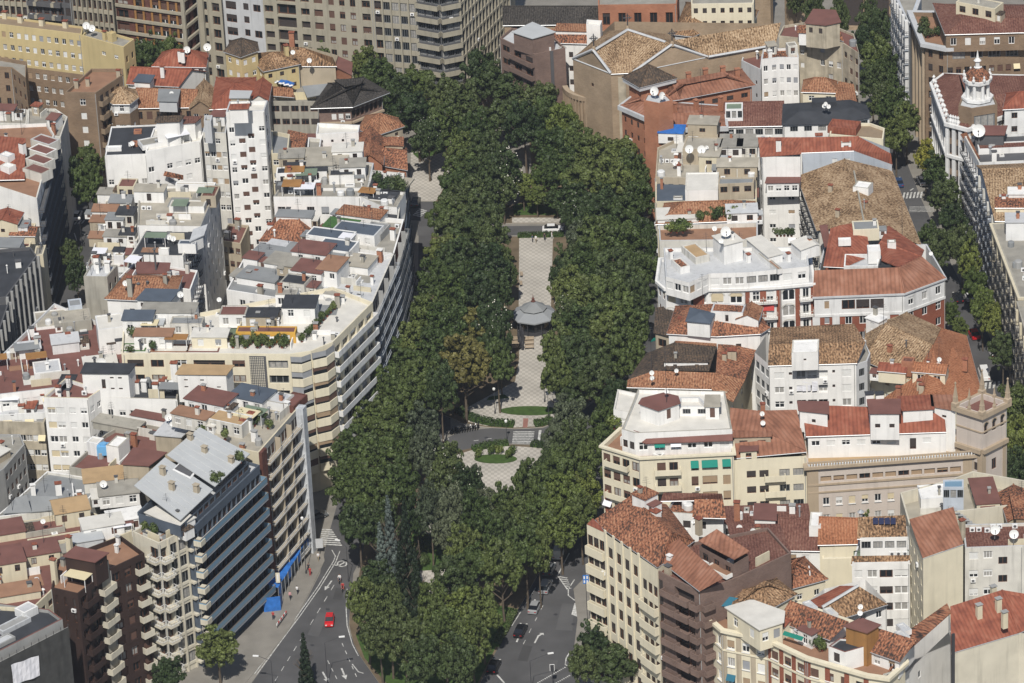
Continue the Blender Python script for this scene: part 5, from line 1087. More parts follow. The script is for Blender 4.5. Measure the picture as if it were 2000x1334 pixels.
t.bx(8, 472, 6, 5, 4, 'cream2', 'tilered', rt=('gy', 1.0), faces={0: G(1, 1, .8, .8, 1.2, 3, 'dark')}); t.bx(45, 476, 5, 4, 1.8, 'cream2', 'redmix', rt=('gx', .8)); t.bx(10, 505, 6, 4, 2.6, 'white', 'lead', faces={0: G(2, 1, 1.2, 1.0, .8, 3, 'mix')})
t = B('apartment_building', 'dark building with tall pale piers on the shaded left street', '-40,585 12,580 72,500 60,482 -40,490', 23, 'darkgrey', ('flat', 'tar', .6), {1: G(7, 7, 1.6, 2.1, 1.0, 3.05, 'dark', depth=.4), 0: G(2, 4, 1.5, 1.6, 2, 3, 'dark')}); t.clutter(4, 3)
for k in range(8): t.pier(1, k / 7, .35, 0, 23, .5, 'grey')
t = B('apartment_building', 'dark balcony building with pale verticals at the left edge above the red roofs', '-60,720 -20,700 18,590 -2,575 -60,580', 22, 'darkgrey', ('flat', 'tar', .6), {1: G(6, 7, 1.6, 2.1, 1.0, 3.05, 'dark', depth=.4)})
for k in range(7): t.pier(1, k / 6, .3, 0, 22, .5, 'grey')
t = B('house', 'beige blank end wall standing in the shaded left street', '66,500 84,497 90,478 70,480', 21.5, 'cream2', ('flat', 'gravel', .3), {})
# ---- cream corner block with bay windows
t = L6 = B('apartment_building', 'cream corner block with stacked bay windows above the park trees', '237,690 565,692 607,686 650,668 728,590 650,560 445,600 240,640', 29, 'cream', ('flat', 'whitedeck', .8),
      {0: [G(1, 8, 3.0, 1.5, 1.3, 3.05, 'dark', f=(.02, .14)), G(1, 8, 2.4, 1.5, 1.3, 3.05, 'brown', f=(.15, .27)), G(1, 8, 2.3, 1.3, 1.3, 3.05, 'white', f=(.29, .41)), G(1, 8, 5.8, 1.6, 1.3, 3.05, 'dark', f=(.41, .63), depth=.6), G(1, 8, 2.3, 1.4, 1.3, 3.05, 'brown', f=(.63, .76)), G(1, 8, 3.6, 1.7, 1.3, 3.05, 'alu', f=(.86, 1.0), depth=.5)],
       3: [G(5, 8, 2.6, 1.6, 1.5, 3.05, 'bay', depth=.5)]})
for r in range(8):
    z = 29 - 3.05 - r * 3.05
    t.balcony(3, .2, 99, z, 1.0, 1.0, 'solid', 'white2')
    for e in (1, 2):
        a, b_, d, nn, Ln = t.frame(e); mb = MB(); gl = MB(); c0, c1 = a + d * .15, a + d * (Ln - .15); ap = (a + b_) / 2 + nn * 1.3
        i0, i1 = c0 + nn * .45, c1 + nn * .45
        P2 = [c0, i0, ap, i1, c1]
        for q0, q1 in zip(P2, P2[1:]):
            mb.face([(q0.x, q0.y, z - .35), (q1.x, q1.y, z - .35), (q1.x, q1.y, z + 1.25), (q0.x, q0.y, z + 1.25)], 'cream')
        zt, zb = z + 1.25, z - .35
        mb.face([(q.x, q.y, zt) for q in P2], 'cream'); mb.face([(q.x, q.y, zb) for q in P2][::-1], 'cream')
        bo = mb.build('bay', t.root)
        J = [c0, i0 - nn * .12, ap - nn * .2, i1 - nn * .12, c1]; sm = RND.choice(('sh_grey', 'sh_grey', 'sh_brown', 'sh_grey', 'sh_tan') if r < 5 else ('sh_brown', 'sh_tan', 'sh_brown'))
        for q0, q1 in zip(J, J[1:]):
            fr = RND.choice((1, 1, .75, .5)) * 1.45; z1 = z + 1.252 + 1.45
            gl.face([(q0.x, q0.y, z + 1.252), (q1.x, q1.y, z + 1.252), (q1.x, q1.y, z1 - fr), (q0.x, q0.y, z1 - fr)], 'glass') if fr < 1.44 else None
            gl.face([(q0.x, q0.y, z1 - fr), (q1.x, q1.y, z1 - fr), (q1.x, q1.y, z1), (q0.x, q0.y, z1)], sm)
        gl.build('bay_window', bo, t.o)
t.pier(0, .81, 3.1, 20.3, 28.6, .02, 'darkgrey', 'screen_panel'); mb = MB(); a, b_, d, nn, Ln = t.frame(0)
for i in range(8):
    for j in range(26):
        u = Ln * .765 + i * .34; z = 28.4 - j * .34 - (0)
        c = a + d * u + nn * .03
        q = [(c.x, c.y, z - .3), (c.x + d.x * .15, c.y + d.y * .15, z - .15), (c.x, c.y, z), (c.x - d.x * .15, c.y - d.y * .15, z - .15)]
        mb.face(q, 'bone')
o = mb.build('diamond_screen', t.root); o['kind'] = 'stuff'
for a_ in ((330, 640, 10, 4, 3.2, 'white', 'gravel'), (455, 640, 5, 4, 2.6, 'white', 'redroof'), (585, 632, 6, 5, 3.4, 'white', 'tar'), (365, 655, 6, 3, 2.4, 'offwhite', 'lead'), (300, 680, 7, 3, 2.6, 'white', 'deck'), (410, 680, 6.5, 3.5, 2.4, 'cream', 'whitedeck'), (270, 655, 5.5, 4, 3.2, 'white', 'slate'), (510, 640, 6, 3.5, 2.4, 'beige', 'tar'), (560, 600, 4, 3, 2.5, 'white', 'gravel')):
    t.bx(*a_[:5], a_[5], a_[6], faces={0: G(2, 1, 1.1, 1.4, .6, 3, 'mix')})
t.bx(520, 670, 11, 2.5, 2.2, 'amber', 'redroof', faces={0: G(3, 1, 1.6, 1.1, .5, 3, 'mix')}); t.bx(480, 655, 18, .3, 1.4, 'greenglass', 'greenglass', name='wind_screen'); t.bx(260, 686, 4.5, 3, .1, 'turf', 'turf', name='lawn_mat'); t.bx(330, 688, 7, 3, .12, 'deck', 'deck', name='deck'); t.bx(395, 688, 6, 3, .12, 'redroof', 'redroof', name='deck')
t.clutter(26, 41, kinds='ccpab', extra='wwgtsdd')
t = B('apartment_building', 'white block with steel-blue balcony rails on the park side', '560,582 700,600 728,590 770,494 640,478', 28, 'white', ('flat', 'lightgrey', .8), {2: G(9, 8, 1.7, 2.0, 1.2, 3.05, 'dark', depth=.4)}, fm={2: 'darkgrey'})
t.strips(2, 8, 3.05, 3.05, m='grey', kind='rail', rail='bluegrey', div=4)
for a_ in ((600, 560, 6, 5, 3.2, 'white', 'redroof'), (572, 580, 5, 4, 2.8, 'offwhite', 'tar'), (650, 590, 4, 3, 1.4, 'white', 'gravel'), (640, 560, 4, 6, 3.6, 'white', 'deck'), (690, 535, 6, 5, 1.8, 'white', 'gravel2'), (605, 525, 7, 5, 3.4, 'white', 'redroof'), (650, 515, 7, 5, 2.8, 'white', 'slate'), (580, 545, 5, 4, 2.6, 'beige', 'gravel')): t.bx(*a_[:5], a_[5], a_[6], faces={0: G(2, 1, 1.0, 1.2, .7, 3, 'mix')})
t.clutter(26, 43, kinds='ccpab', extra='wwgtsdd')
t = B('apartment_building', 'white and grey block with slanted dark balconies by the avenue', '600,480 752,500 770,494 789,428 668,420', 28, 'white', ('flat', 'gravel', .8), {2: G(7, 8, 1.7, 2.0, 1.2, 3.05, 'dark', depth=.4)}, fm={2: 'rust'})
t.strips(2, 8, 3.05, 3.05, m='grey', kind='rail', rail='grey', div=3)
for a_ in ((690, 478, 9, 5, 2.4, 'white', 'slate'), (640, 488, 9, 4, 2.6, 'white', 'slate'), (725, 470, 4, 5, 1.5, 'grey', 'lead'), (660, 462, 6, 4, 2, 'white', 'turf'), (700, 440, 9, 4, 2.0, 'white', 'orange2')): t.bx(*a_[:5], a_[5], a_[6], faces={0: G(3, 1, 1.0, 1.2, .7, 3, 'mix')})
t.clutter(19, 44, kinds='ccpab', extra='wwgtsdd')
t = B('apartment_building', 'jumble of grey roof terraces between the courtyard and the avenue block', '442,566 562,585 640,482 600,478 478,500', 25, 'white', ('flat', 'lead', .7), {0: G(6, 3, 1.2, 1.3, 1.6, 3, 'mix', skip=.3)})
for a_ in ((500, 560, 8, 5, 1.6, 'white', 'lead'), (545, 540, 6, 5, 2.6, 'white', 'gravel'), (520, 520, 7, 5, 2.0, 'bluegrey', 'lead'), (575, 520, 5, 5, 2.4, 'concrete', 'lead'), (490, 530, 3, 3, 2.8, 'white', 'redroof'), (560, 500, 9, 3, 1.6, 'white', 'lightgrey')): t.bx(*a_[:5], a_[5], a_[6])
t.clutter(26, 45, kinds='ccpab', extra='wwgtsdd')
t = tiled('courtyard house with mottled orange hip roofs and white ridge lines', '510,470 606,474 616,425 548,412', 23.5, 'redmix', 'hx', 2.6, 'white', {1: G(3, 3, 1, 1.4, 1, 3, 'dark')}); t.bx(575, 450, 7, 3, 3.0, 'white', 'lead', z0=23.4)
t = B('apartment_building', 'big blank white wall with a few grey shutters facing the viewer', '534,384 705,384 745,402 775,405 792,375 700,366 545,366', 27, 'white', ('flat', 'gravel', .6), {0: G(6, 3, 1.5, 1.7, 2.2, 3.6, 'grey', skip=.45)})
t.chimney(590, 378, 2, 1.2); t.clutter(15, 47, kinds='cpab', extra='wwgtsdd'); t.bx(550, 376, 2.4, 2.4, 1.4, 'darkgrey', 'lead', name='water_tank')
t = B('apartment_building', 'stepped cream and grey terraces with roof huts above the blank white wall', '540,372 720,366 730,318 560,302', 24, 'offwhite', ('flat', 'gravel', .7), {0: G(7, 2, 1, 1.2, 1.2, 3, 'mix', skip=.3)})
for a_ in ((600, 352, 8, 4, 2.2, 'white', 'tar'), (565, 360, 5, 3, 2.4, 'white', 'tar'), (640, 345, 8, 5, 2.6, 'offwhite', 'gravel2'), (690, 352, 5, 4, 3.0, 'white', 'gravel'), (620, 325, 12, 4, 2.4, 'offwhite', 'gravel2'), (570, 332, 5, 4, 2.8, 'beige', 'gravel'), (680, 325, 6, 4, 3.4, 'white', 'whitedeck'), (668, 360, 5, 3, 2, 'white', 'tar')): t.bx(*a_[:5], a_[5], a_[6], faces={0: G(2, 1, .9, 1.3, .6, 3, 'dark')})
t.clutter(26, 48, kinds='ccpab', extra='wwgtsdd')
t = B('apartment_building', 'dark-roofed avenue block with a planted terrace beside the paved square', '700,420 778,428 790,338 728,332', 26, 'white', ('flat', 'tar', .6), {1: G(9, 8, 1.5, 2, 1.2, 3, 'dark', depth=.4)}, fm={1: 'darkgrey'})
t.strips(1, 8, 3.0, 3.0, m='grey', kind='rail', rail='iron'); t.bx(752, 385, 6, 9, .3, 'gravel2', 'gravel2', name='terrace'); t.bx(745, 402, 5, 4, 1.6, 'white', 'tar'); t.clutter(15, 49, kinds='cpab', extra='wwgtsdd')
t = B('apartment_building', 'white gap-filling house on the courtyard lane behind the tar roofs', '432,470 470,476 486,440 446,436', 9, 'beige', ('flat', 'redroof', .5), {0: G(3, 2, 1, 1.4, 1.2, 3, 'brown')}); t.clutter(5, 50)
# ---- lower left avenue fronts
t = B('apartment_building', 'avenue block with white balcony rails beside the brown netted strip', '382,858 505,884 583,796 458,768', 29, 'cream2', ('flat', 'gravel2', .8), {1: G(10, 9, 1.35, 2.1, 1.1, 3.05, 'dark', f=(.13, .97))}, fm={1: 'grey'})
t.strips(1, 9, 3.3, 3.05, f=(.12, .95), m='beige', kind='rail', rail='white2', out=1.1, div=3)
t.pier(1, .06, 2.0, 0, 29, .6, 'rust', 'netted_strip'); t.pier(1, .975, 1.6, 0, 29.5, 1.4, 'sheet', 'white_sheeting')
for a_ in ((400, 812, 8, 5, 2.8, 'white', 'redroof'), (440, 850, 7, 4, 2.6, 'offwhite', 'sanddeck'), (480, 800, 7, 5, 2.2, 'white', 'slate'), (530, 800, 5, 4, 1.6, 'white2', 'lightgrey'), (370, 840, 7, 3, 2.8, 'offwhite', 'deck'), (560, 805, 3, 5, 1.4, 'rust', 'redroof')): t.bx(*a_[:5], a_[5], a_[6], faces={0: G(3, 1, 1.2, 1.4, .6, 3, 'mix')})
t.clutter(26, 51, kinds='ccpab', extra='wwgtsdd')
t = L4 = B('apartment_building', 'blue-glazed balcony block with a sloping pale metal roof', '268,1000 376,1032 507,908 400,876', 27.5, 'slate', ('flat', 'lightgrey', .5), {1: G(14, 8, 1.6, 2.0, 1.6, 3.1, 'dark', depth=.5)})
t.strips(1, 8, 3.3, 3.1, m='bluegrey', kind='glass', rail='taupe', out=1.3, h=1.25)
for r in range(7): t.pier(1, .03, 1.6, 27.5 - 3.4 - r * 3.1, 27.5 - 3.4 - r * 3.1 + 1.0, 1.45, 'bone', 'balcony_end')
for u, v in ((400, 885), (372, 860), (318, 925), (336, 955), (384, 960), (452, 905)): p = WP(u, v, [(352, 1016, 29.5), (488, 886, 29.5), (388, 836, 31.7)]); t.chimney(u, v, 1.1, .9, 'beige', z0=p.z, at=p, cap='beige')
mb = MB()
RP = [(350, 1014, 29.4), (484, 888, 29.4), (388, 836, 31.6)]
t.box('270,1002 352,1027 486,902 402,878', 29.2, 'slate', None, {1: G(12, 1, 1.6, 1.0, .35, 3, 'dark')}, z0=27); t.sloped([[(352, 1016, 29.4), (416, 956, 29.4), (322, 893, 31.6), (262, 948, 31.6)]], 'palemetal'); t.sloped([[(420, 950, 29.7), (488, 886, 29.7), (390, 834, 31.9), (326, 888, 31.9)]], 'palemetal')
for q0, q1, q2, q3 in (((352, 1016, 29.45), (416, 956, 29.45), (322, 893, 31.65), (262, 948, 31.65)), ((420, 950, 29.75), (488, 886, 29.75), (390, 834, 31.95), (326, 888, 31.95))):
    for k in range(1, 7): mb = MB(); mb.tube(W(*q0).lerp(W(*q1), k / 7), W(*q3).lerp(W(*q2), k / 7), .06, .06, 'palemetal', 4); mb.build('standing_seam', t.root)
for u, v in ((360, 1012), (400, 975), (440, 938), (480, 900)): t.bx(u, v, 4, 1, .5, 'concrete', 'turf', z0=27.1, edge=1, name='planter')
for pts in ('336,918 362,892 395,908 372,936', '398,925 418,912 440,930 420,948', '395,850 405,842 425,852 415,862'):
    mb = MB(); q = [WP(u, v, RP) + Vector((0, 0, .04)) for u, v in px(pts)]; c = sum(q, Vector()) / 4
    mb.face([c.lerp(p_, .84) + Vector((0, 0, .02)) for p_ in q], 'darkgrey')
    for i in range(4): mb.face([q[i], q[(i + 1) % 4], c.lerp(q[(i + 1) % 4], .84) + Vector((0, 0, .1)), c.lerp(q[i], .84) + Vector((0, 0, .1))], 'white2')
    mb.build('roof_light', t.root)
t = L3 = B('apartment_building', 'narrow cream block with a white window grid and corner balconies', '258,1038 310,1061 377,1028 325,1004', 27, 'bone', ('flat', 'deck', .9), {1: [G(2, 8, 2.0, 2.2, 1.3, 3.15, 'alu', f=(.24, .78), depth=.3), G(1, 8, 1.6, 2.1, 1.3, 3.15, 'dark', f=(.0, .24), depth=.6), G(1, 8, 1.5, 2.1, 1.3, 3.15, 'dark', f=(.78, 1.0), depth=.6)], 0: G(1, 8, 2.0, 2.1, 1.3, 3.15, 'dark', f=(.6, 1.0))})
for r in range(8):
    z = 27 - 3.5 - r * 3.15
    for i, u0, u1 in ((1, 0.1, 2.3), (1, 6.9, 99), (0, 4.6, 99)): t.balcony(i, u0, u1, z, 1.1, 1.0, 'rail', 'bone', 'white2'); t.band(i, z - .45, .4, 1.12, 'bone', f=(max(0, u0 / 9), min(1, u1 / 9)) if i else (.5, 1))
    t.band(1, z - .3, .5, .18, 'bone', f=(.26, .76))
for u in (.26, .51, .76): t.pier(1, u, .3, 0, 27, .25, 'bone')
t.bx(318, 1040, 8, 4, 2.6, 'white', 'whitedeck'); t.bx(292, 1048, 3, 3, .1, 'deck', 'deck', name='deck'); t.clutter(9, 55, kinds='cpp', extra='wwgtsdd')
t = L2 = B('apartment_building', 'dark red-brown block with stacked cream balconies at the lower left', '100,1148 152,1160 214,1112 282,1080 236,1046 112,1092', 25.5, 'darkbrown', ('flat', 'deck', .8), {0: G(3, 3, .5, 1.7, 1.2, 3, 'dark'), 1: G(3, 8, 1.7, 1.8, 1.2, 3.1, 'dark', depth=.5), 2: G(3, 8, 1.5, 1.8, 1.2, 3.1, 'brown', depth=.4)})
for r in range(8):
    z = 25.5 - 3.1 - r * 3.1
    a, b_, d, nn, L1_ = t.frame(1); t.balcony(1, L1_ * .62, L1_, z, 1.3, 1.0, 'solid', 'bone'); t.balcony(1, L1_ * .12, L1_ * .5, z, 1.0, 1.0, 'solid', 'darkbrown')  # brown balconies: shade on this right-facing front put into their colour
    a, b_, d, nn, L1_ = t.frame(2); t.balcony(2, L1_ * .7, L1_, z, 1.0, 1.0, 'solid', 'bone')
t.box('127,1085 185,1096 208,1080 148,1068', 29.5, 'darkbrown', ('slab', 'redroof'), {1: G(1, 1, 1.0, .6, .9, 3, 'dark')}); t.box('185,1098 200,1088 212,1094 196,1104', 27.4, 'concrete', ('slab', 'concrete'), z0=0, name='stair_shaft')
t.chimney(108, 1140, 4.5, .9, 'cream2', z0=24.7); t.chimney(138, 1090, 4, .9, 'cream2', z0=24.7); t.clutter(11, 57, kinds='cp', extra='wwgtsdd')
t = B('apartment_building', 'cream stepped rooftops with red flat roofs above the netted scaffold', '-60,1196 0,1186 62,1190 104,1150 116,1096 235,1046 262,1036 180,1000 20,1020 -60,1080', 25, 'cream2', ('flat', 'redroof', .8), {1: G(3, 2, 1.2, 1.2, 1.4, 3, 'brown'), 2: G(3, 2, 1.4, 1.2, 1.4, 3, 'dark')})
for a_ in ((20, 1140, 6, 6, 4, 'cream2', 'redroof'), (85, 1105, 6, 5, 2.4, 'cream2', 'redroof'), (145, 1030, 6, 5, 3.2, 'cream2', 'sanddeck'), (205, 1055, 7, 4, 2.8, 'white', 'whitedeck'), (60, 1050, 12, 4, 1.0, 'concrete', 'redroof'), (0, 1060, 9, 5, 1.6, 'cream2', 'redroof'), (110, 1070, 9, 2.5, 1.2, 'cream2', 'redroof'), (40, 1175, 7, 4, 1.6, 'cream2', 'deck'), (250, 1040, 6, 4, 2.6, 'white', 'white'), (175, 1075, 5, 3, 2, 'lightgrey', 'palemetal')): t.bx(*a_[:5], a_[5], a_[6], faces={0: G(2, 1, .9, 1.3, .6, 3, 'brown')})
t.clutter(26, 58, kinds='cccp', extra='wwgtsdd', mats=('cream2', 'cream2', 'offwhite'))
t = L1 = B('apartment_building', 'building wrapped in grey scaffold netting in the bottom left corner', '-80,1312 122,1209 96,1190 0,1178 -80,1185', 25, 'grey', ('flat', 'tar', .6), {}, rim='redroof')
for a_ in ((34, 1228, 6, 2, .8, 'lightgrey', 'grey'), (62, 1205, 3, 2.5, 1.4, 'white2', 'lightgrey'), (8, 1262, 5, 2, .7, 'grey', 'lightgrey')): t.bx(*a_[:5], a_[5], a_[6])
scaff = empty('scaffold', (L1.P[0].x, L1.P[0].y, 0), 'scaffold with dark grey netting on the bottom left building', 'scaffold'); a, b_, d, nn, Ln = L1.frame(0); sb = MB(); nb = MB()
for k in range(15):
    p = a + d * Ln * k / 14 + nn * 1.3
    sb.tube((p.x, p.y, 0), (p.x, p.y, 24.6), .05, .05, 'iron', 5)
for z in range(2, 25, 2): sb.tube((a + nn * 1.3)[:2] + (z,), (b_ + nn * 1.3)[:2] + (z,), .035, .035, 'grey', 4)
for k in range(14):
    for z in range(0, 24, 4):
        p, q = a + d * Ln * k / 14 + nn * 1.4, a + d * Ln * (k + 1) / 14 + nn * 1.4
        nb.face([(p.x, p.y, z), (q.x, q.y, z), (q.x, q.y, z + 4), (p.x, p.y, z + 4)], 'net')
sb.build('pole', scaff); nb.build('netting', scaff)
mb = MB(); 
for i in range(8):
    for j in range(3):
        f = lambda i_, j_: a + d * (Ln * (.42 + .26 * i_ / 8)) + nn * (1.7 + .12 * math.sin(i_ * 1.4 + j_)) + Vector((0, 0, 0))
        q = [Vector((f(x_, y_).x, f(x_, y_).y, 18.8 + 1.3 * y_ - .1 * x_)) for x_, y_ in ((i, j), (i + 1, j), (i + 1, j + 1), (i, j + 1))]
        mb.face(q, 'cloth')
o = mb.build('banner', None, W(30, 1290, 10)); tag(o, 'crumpled white banner hung on the scaffold netting', 'banner')

for b_, n_ in ((L6, 26),): b_.clutter(n_, 901, kinds='cccpa', extra='wd')
for b_ in BUILD[-34:]:
    if hasattr(b_, 'zr') and 20 < b_.z < 30 and len(b_.P) > 3 and b_.wallm in ('white', 'offwhite', 'white2', 'cream2', 'concrete'): b_.clutter(5, None, kinds='ccpa', extra='w')
# ================================================================== BUILDINGS, RIGHT OF THE AVENUE
# ---- far row
t = B('office_building', 'long building with a dark sloping roof and tan rounded front at the top edge', '985,48 1165,46 1170,20 985,18', 17, 'bricktan', ('gx', 'tileblack', 2.5), {0: G(4, 1, 2.0, 1.0, .3, 3, 'dark')})
t = B('office_building', 'red brick building with five tall black windows at the top edge', '1168,10 1322,8 1326,-20 1168,-20', 22, 'brickred', ('flat', 'gravel'), {0: G(5, 2, 1.6, 2.9, 1.9, 4.6, 'dark', depth=.4)}); t.band(0, 15.6, .4, .2, 'sandstone')
t = B('house', 'cream building with small dark windows behind the brown tile roofs', '1350,8 1472,6 1474,-15 1350,-15', 23, 'cream', ('flat', 'gravel'), {0: G(7, 4, .9, 1.2, 1.0, 3, 'dark')})
t = tiled('grey-walled house with a steep mottled brown roof beside the red brick building', '1318,66 1352,70 1400,48 1388,12 1342,6', 17.5, 'ochre2', 'pyr', 4.0, 'lightgrey'); t.chimney(1372, 36, 2.6, 1.2, 'cream', z0=19)
t = tiled('low house with brown hip roofs in front of the cream building', '1385,52 1468,46 1478,22 1400,26', 16.5, 'ochre2', 'hx', 2.4, 'cream2', {0: G(5, 1, .8, .7, .6, 3, 'dark')})
for nm, u, v, r_, zb in (('round stone lantern with a black dome at the top edge', 1490, 55, 2.4, 16), ('black domed bell turret behind the white-grey roof sheet', 1556, 62, 2.6, 15)):
    e = empty('turret', W(u, v, 0), nm, 'turret'); mb = MB(); c = Vector((e.location.x, e.location.y, 0))
    mb.lathe(c, [(r_, 0), (r_, zb), (r_ + .5, zb + .1), (r_ + .5, zb + .6), (r_ * .85, zb + .6), (r_ * .85, zb + 4), (r_ + .3, zb + 4.1), (r_ + .3, zb + 4.5)], 'bricktan', 8); mb.build('drum', e)
    mb = MB(); mb.lathe(c, [(r_ + .2, zb + 4.5), (r_, zb + 5.6), (r_ * .6, zb + 6.5), (.3, zb + 7), (.2, zb + 8.4), (0, zb + 8.6)], 'tileblack', 8); mb.build('dome', e)
    mb = MB()
    for k in range(8):
        an = 2 * math.pi * (k + .5) / 8; mb.box(c + Vector((math.cos(an), math.sin(an), 0)) * r_ * .80, Vector((-math.sin(an), math.cos(an), 0)), Vector((math.cos(an), math.sin(an), 0)), .4, .1, zb + 1.2, zb + 3.4, 'glass')
    mb.build('window', e)
t = B('office_building', 'brown brick office with a flat white roof and dark corner balconies', '976,74 1044,106 1104,94 1076,66 1000,54', 20, 'brickdark', ('flat', 'lightgrey', .5), {0: G(3, 5, 2.6, 1.4, 1.2, 3.0, 'dark')})
for r in range(5): t.balcony(0, 4, 99, 20 - 2.9 - 3 * r, 1.0, .9, 'solid', 'brickdark')
t.box('1003,62 1040,74 1082,62 1040,44', 23.6, 'brickdark', ('slab', 'palemetal')); t.aircon(1050, 88, 5, step=1.0); t.clutter(8, 60, kinds='ppb', extra='dstw'); t.pier(1, .55, .7, 0, 20, .15, 'darkgrey', 'ladder')
t = tiled('white house with a mottled red roof behind the brown office', '1077,82 1152,84 1168,66 1082,60', 18.5, 'redmix', 'gx', 1.6, 'white', {0: G(3, 4, .9, 1.3, 2.2, 3.2, 'dark')}); t.box('1145,48 1172,50 1176,40 1146,38', 23, 'white', ('flat', 'whitedeck'), z0=0)
t.box('1085,58 1150,60 1160,48 1090,46', 20.6, 'white', ('slab', 'orange2'), z0=0)
# ---- church
t = CH = B('church', 'brick church with cross-shaped ochre tile roof and pointed pediments', '1119,114 1193,143 1235,141 1382,111 1512,88 1512,46 1200,42', 20, 'bricktan',
      ('poly', 'ochre', [[(1158, 97, 24.2), (1193, 144, 20), (1226, 58, 24.2)], [(1193, 144, 20), (1236, 142, 20), (1226, 58, 24.2)], [(1236, 142, 20), (1312, 87, 24.2), (1226, 58, 24.2)], [(1158, 97, 24.2), (1226, 58, 24.2), (1190, 60, 20), (1117, 113, 20)],
                        [(1312, 87, 24.2), (1384, 112, 20), (1300, 66, 20), (1226, 58, 24.2)], [(1318, 78, 24), (1384, 111, 20), (1514, 89, 20), (1525, 44, 24)]]), {3: G(3, 1, .9, .9, 5, 3, 'dark', f=(.3, 1)), 0: G(1, 1, .8, .8, 4, 3, 'dark')})
t.panel([[(1119, 114, 20.01), (1193, 143, 20.01), (1158, 98, 24.1)], [(1236, 141, 20.01), (1382, 111, 20.01), (1312, 88, 24.1)]], 'bricktan', 'pediment')
mb = MB()
for p0, p1 in (((1119, 114, 20), (1158, 97, 24.3)), ((1158, 97, 24.3), (1193, 143, 20)), ((1236, 141, 20), (1312, 87, 24.3)), ((1312, 87, 24.3), (1382, 111, 20)), ((1119, 114, 19.9), (1193, 143, 19.9)), ((1236, 141, 19.9), (1382, 111, 19.9)), ((1162, 97, 24.3), (1226, 58, 24.3)), ((1226, 58, 24.3), (1300, 82, 24.3)), ((1384, 111, 20.1), (1514, 88, 20.1))):
    mb.tube(W(*p0), W(*p1), .32, .32, 'lightgrey', 5)
mb.build('coping', t.root)
t.pier(1, .5, 1.6, 0, 19, .25, 'oldwall', 'buttress'); mb = MB(); c = W(1311, 110, 21.3); a, b_, d, nn, Ln = t.frame(2)
for q in (0,): mb.face([(c.x + d.x * .8 * math.cos(x_) + nn.x * .12, c.y + d.y * .8 * math.cos(x_) + nn.y * .12, c.z + .8 * math.sin(x_)) for x_ in [2 * math.pi * k / 14 for k in range(14)]], 'glass')
mb.build('round_window', t.root)
for i, (u, v, wh) in enumerate(((1160, 97, 'left pediment of the church'), (1313, 87, 'right pediment of the church'), (1226, 57, 'rear peak of the church roof'))):
    e = empty('cross', W(u, v, 24.2), 'dark iron cross on the ' + wh, 'cross', 'crosses on the church'); mb = MB(); p = e.location.copy()
    mb.tube(p - Vector((0, 0, .5)), p + Vector((0, 0, 3.6)), .16, .12, 'iron', 6); mb.tube(p + Vector((-.9, 0, 2.6)), p + Vector((.9, 0, 2.6)), .13, .13, 'iron', 6)
    mb.lathe(p, [(.55, -.3), (.4, .5), (.18, .9)], 'bricktan', 8); mb.build('crossbar', e)
    mb = MB(); N = 12
    for k in range(N): mb.tube(p + Vector((.55 * math.cos(2 * math.pi * k / N), 0, 2.6 + .55 * math.sin(2 * math.pi * k / N))), p + Vector((.55 * math.cos(2 * math.pi * (k + 1) / N), 0, 2.6 + .55 * math.sin(2 * math.pi * (k + 1) / N))), .07, .07, 'iron', 4)
    mb.build('ring', e)
# curved brick apse with slot windows
mb = MB(); c = W(1175, 262, 0); R_ = 8.0; N = 22
for k in range(N):
    a0, a1 = math.pi * (1.02 + .75 * k / N), math.pi * (1.02 + .75 * (k + 1) / N)
    p0, p1 = c + Vector((math.cos(a0), math.sin(a0), 0)) * R_, c + Vector((math.cos(a1), math.sin(a1), 0)) * R_
    am = a0 + (a1 - a0) * .28; pm = c + Vector((math.cos(am), math.sin(am), 0)) * R_
    mb.face([(p0.x, p0.y, 0), (pm.x, pm.y, 0), (pm.x, pm.y, 11), (p0.x, p0.y, 11)], 'bricktan')
    q0, q1 = c + (pm - c) * .94, c + (p1 - c) * .94
    mb.face([(q0.x, q0.y, 0), (q1.x, q1.y, 0), (q1.x, q1.y, 11), (q0.x, q0.y, 11)], 'bricktan')
    mb.face([(pm.x, pm.y, 0), (q0.x, q0.y, 0), (q0.x, q0.y, 11), (pm.x, pm.y, 11)], 'bricktan'); mb.face([(q1.x, q1.y, 0), (p1.x, p1.y, 0), (p1.x, p1.y, 11), (q1.x, q1.y, 11)], 'bricktan')
    mb.face([(p0.x, p0.y, 11), (p1.x, p1.y, 11), (p1.x, p1.y, 12), (p0.x, p0.y, 12)], 'bricktan'); i0, i1 = c + (p0 - c) * .86, c + (p1 - c) * .86
    mb.face([(p0.x, p0.y, 12), (p1.x, p1.y, 12), (i1.x, i1.y, 12), (i0.x, i0.y, 12)], 'sandstone'); mb.face([(p1.x, p1.y, 11), (p0.x, p0.y, 11), (q0.x, q0.y, 11), (q1.x, q1.y, 11)], 'bricktan')
mb.build('apse', t.root); mb = MB(); c2 = W(1150, 258, 0)
mb.lathe(c2, [(4.2, 0), (4.2, 4), (5.0, 4.05), (5.0, 4.9), (4.4, 5.4), (0, 6.2)], 'sandstone', 20); mb.build('porch_canopy', t.root)
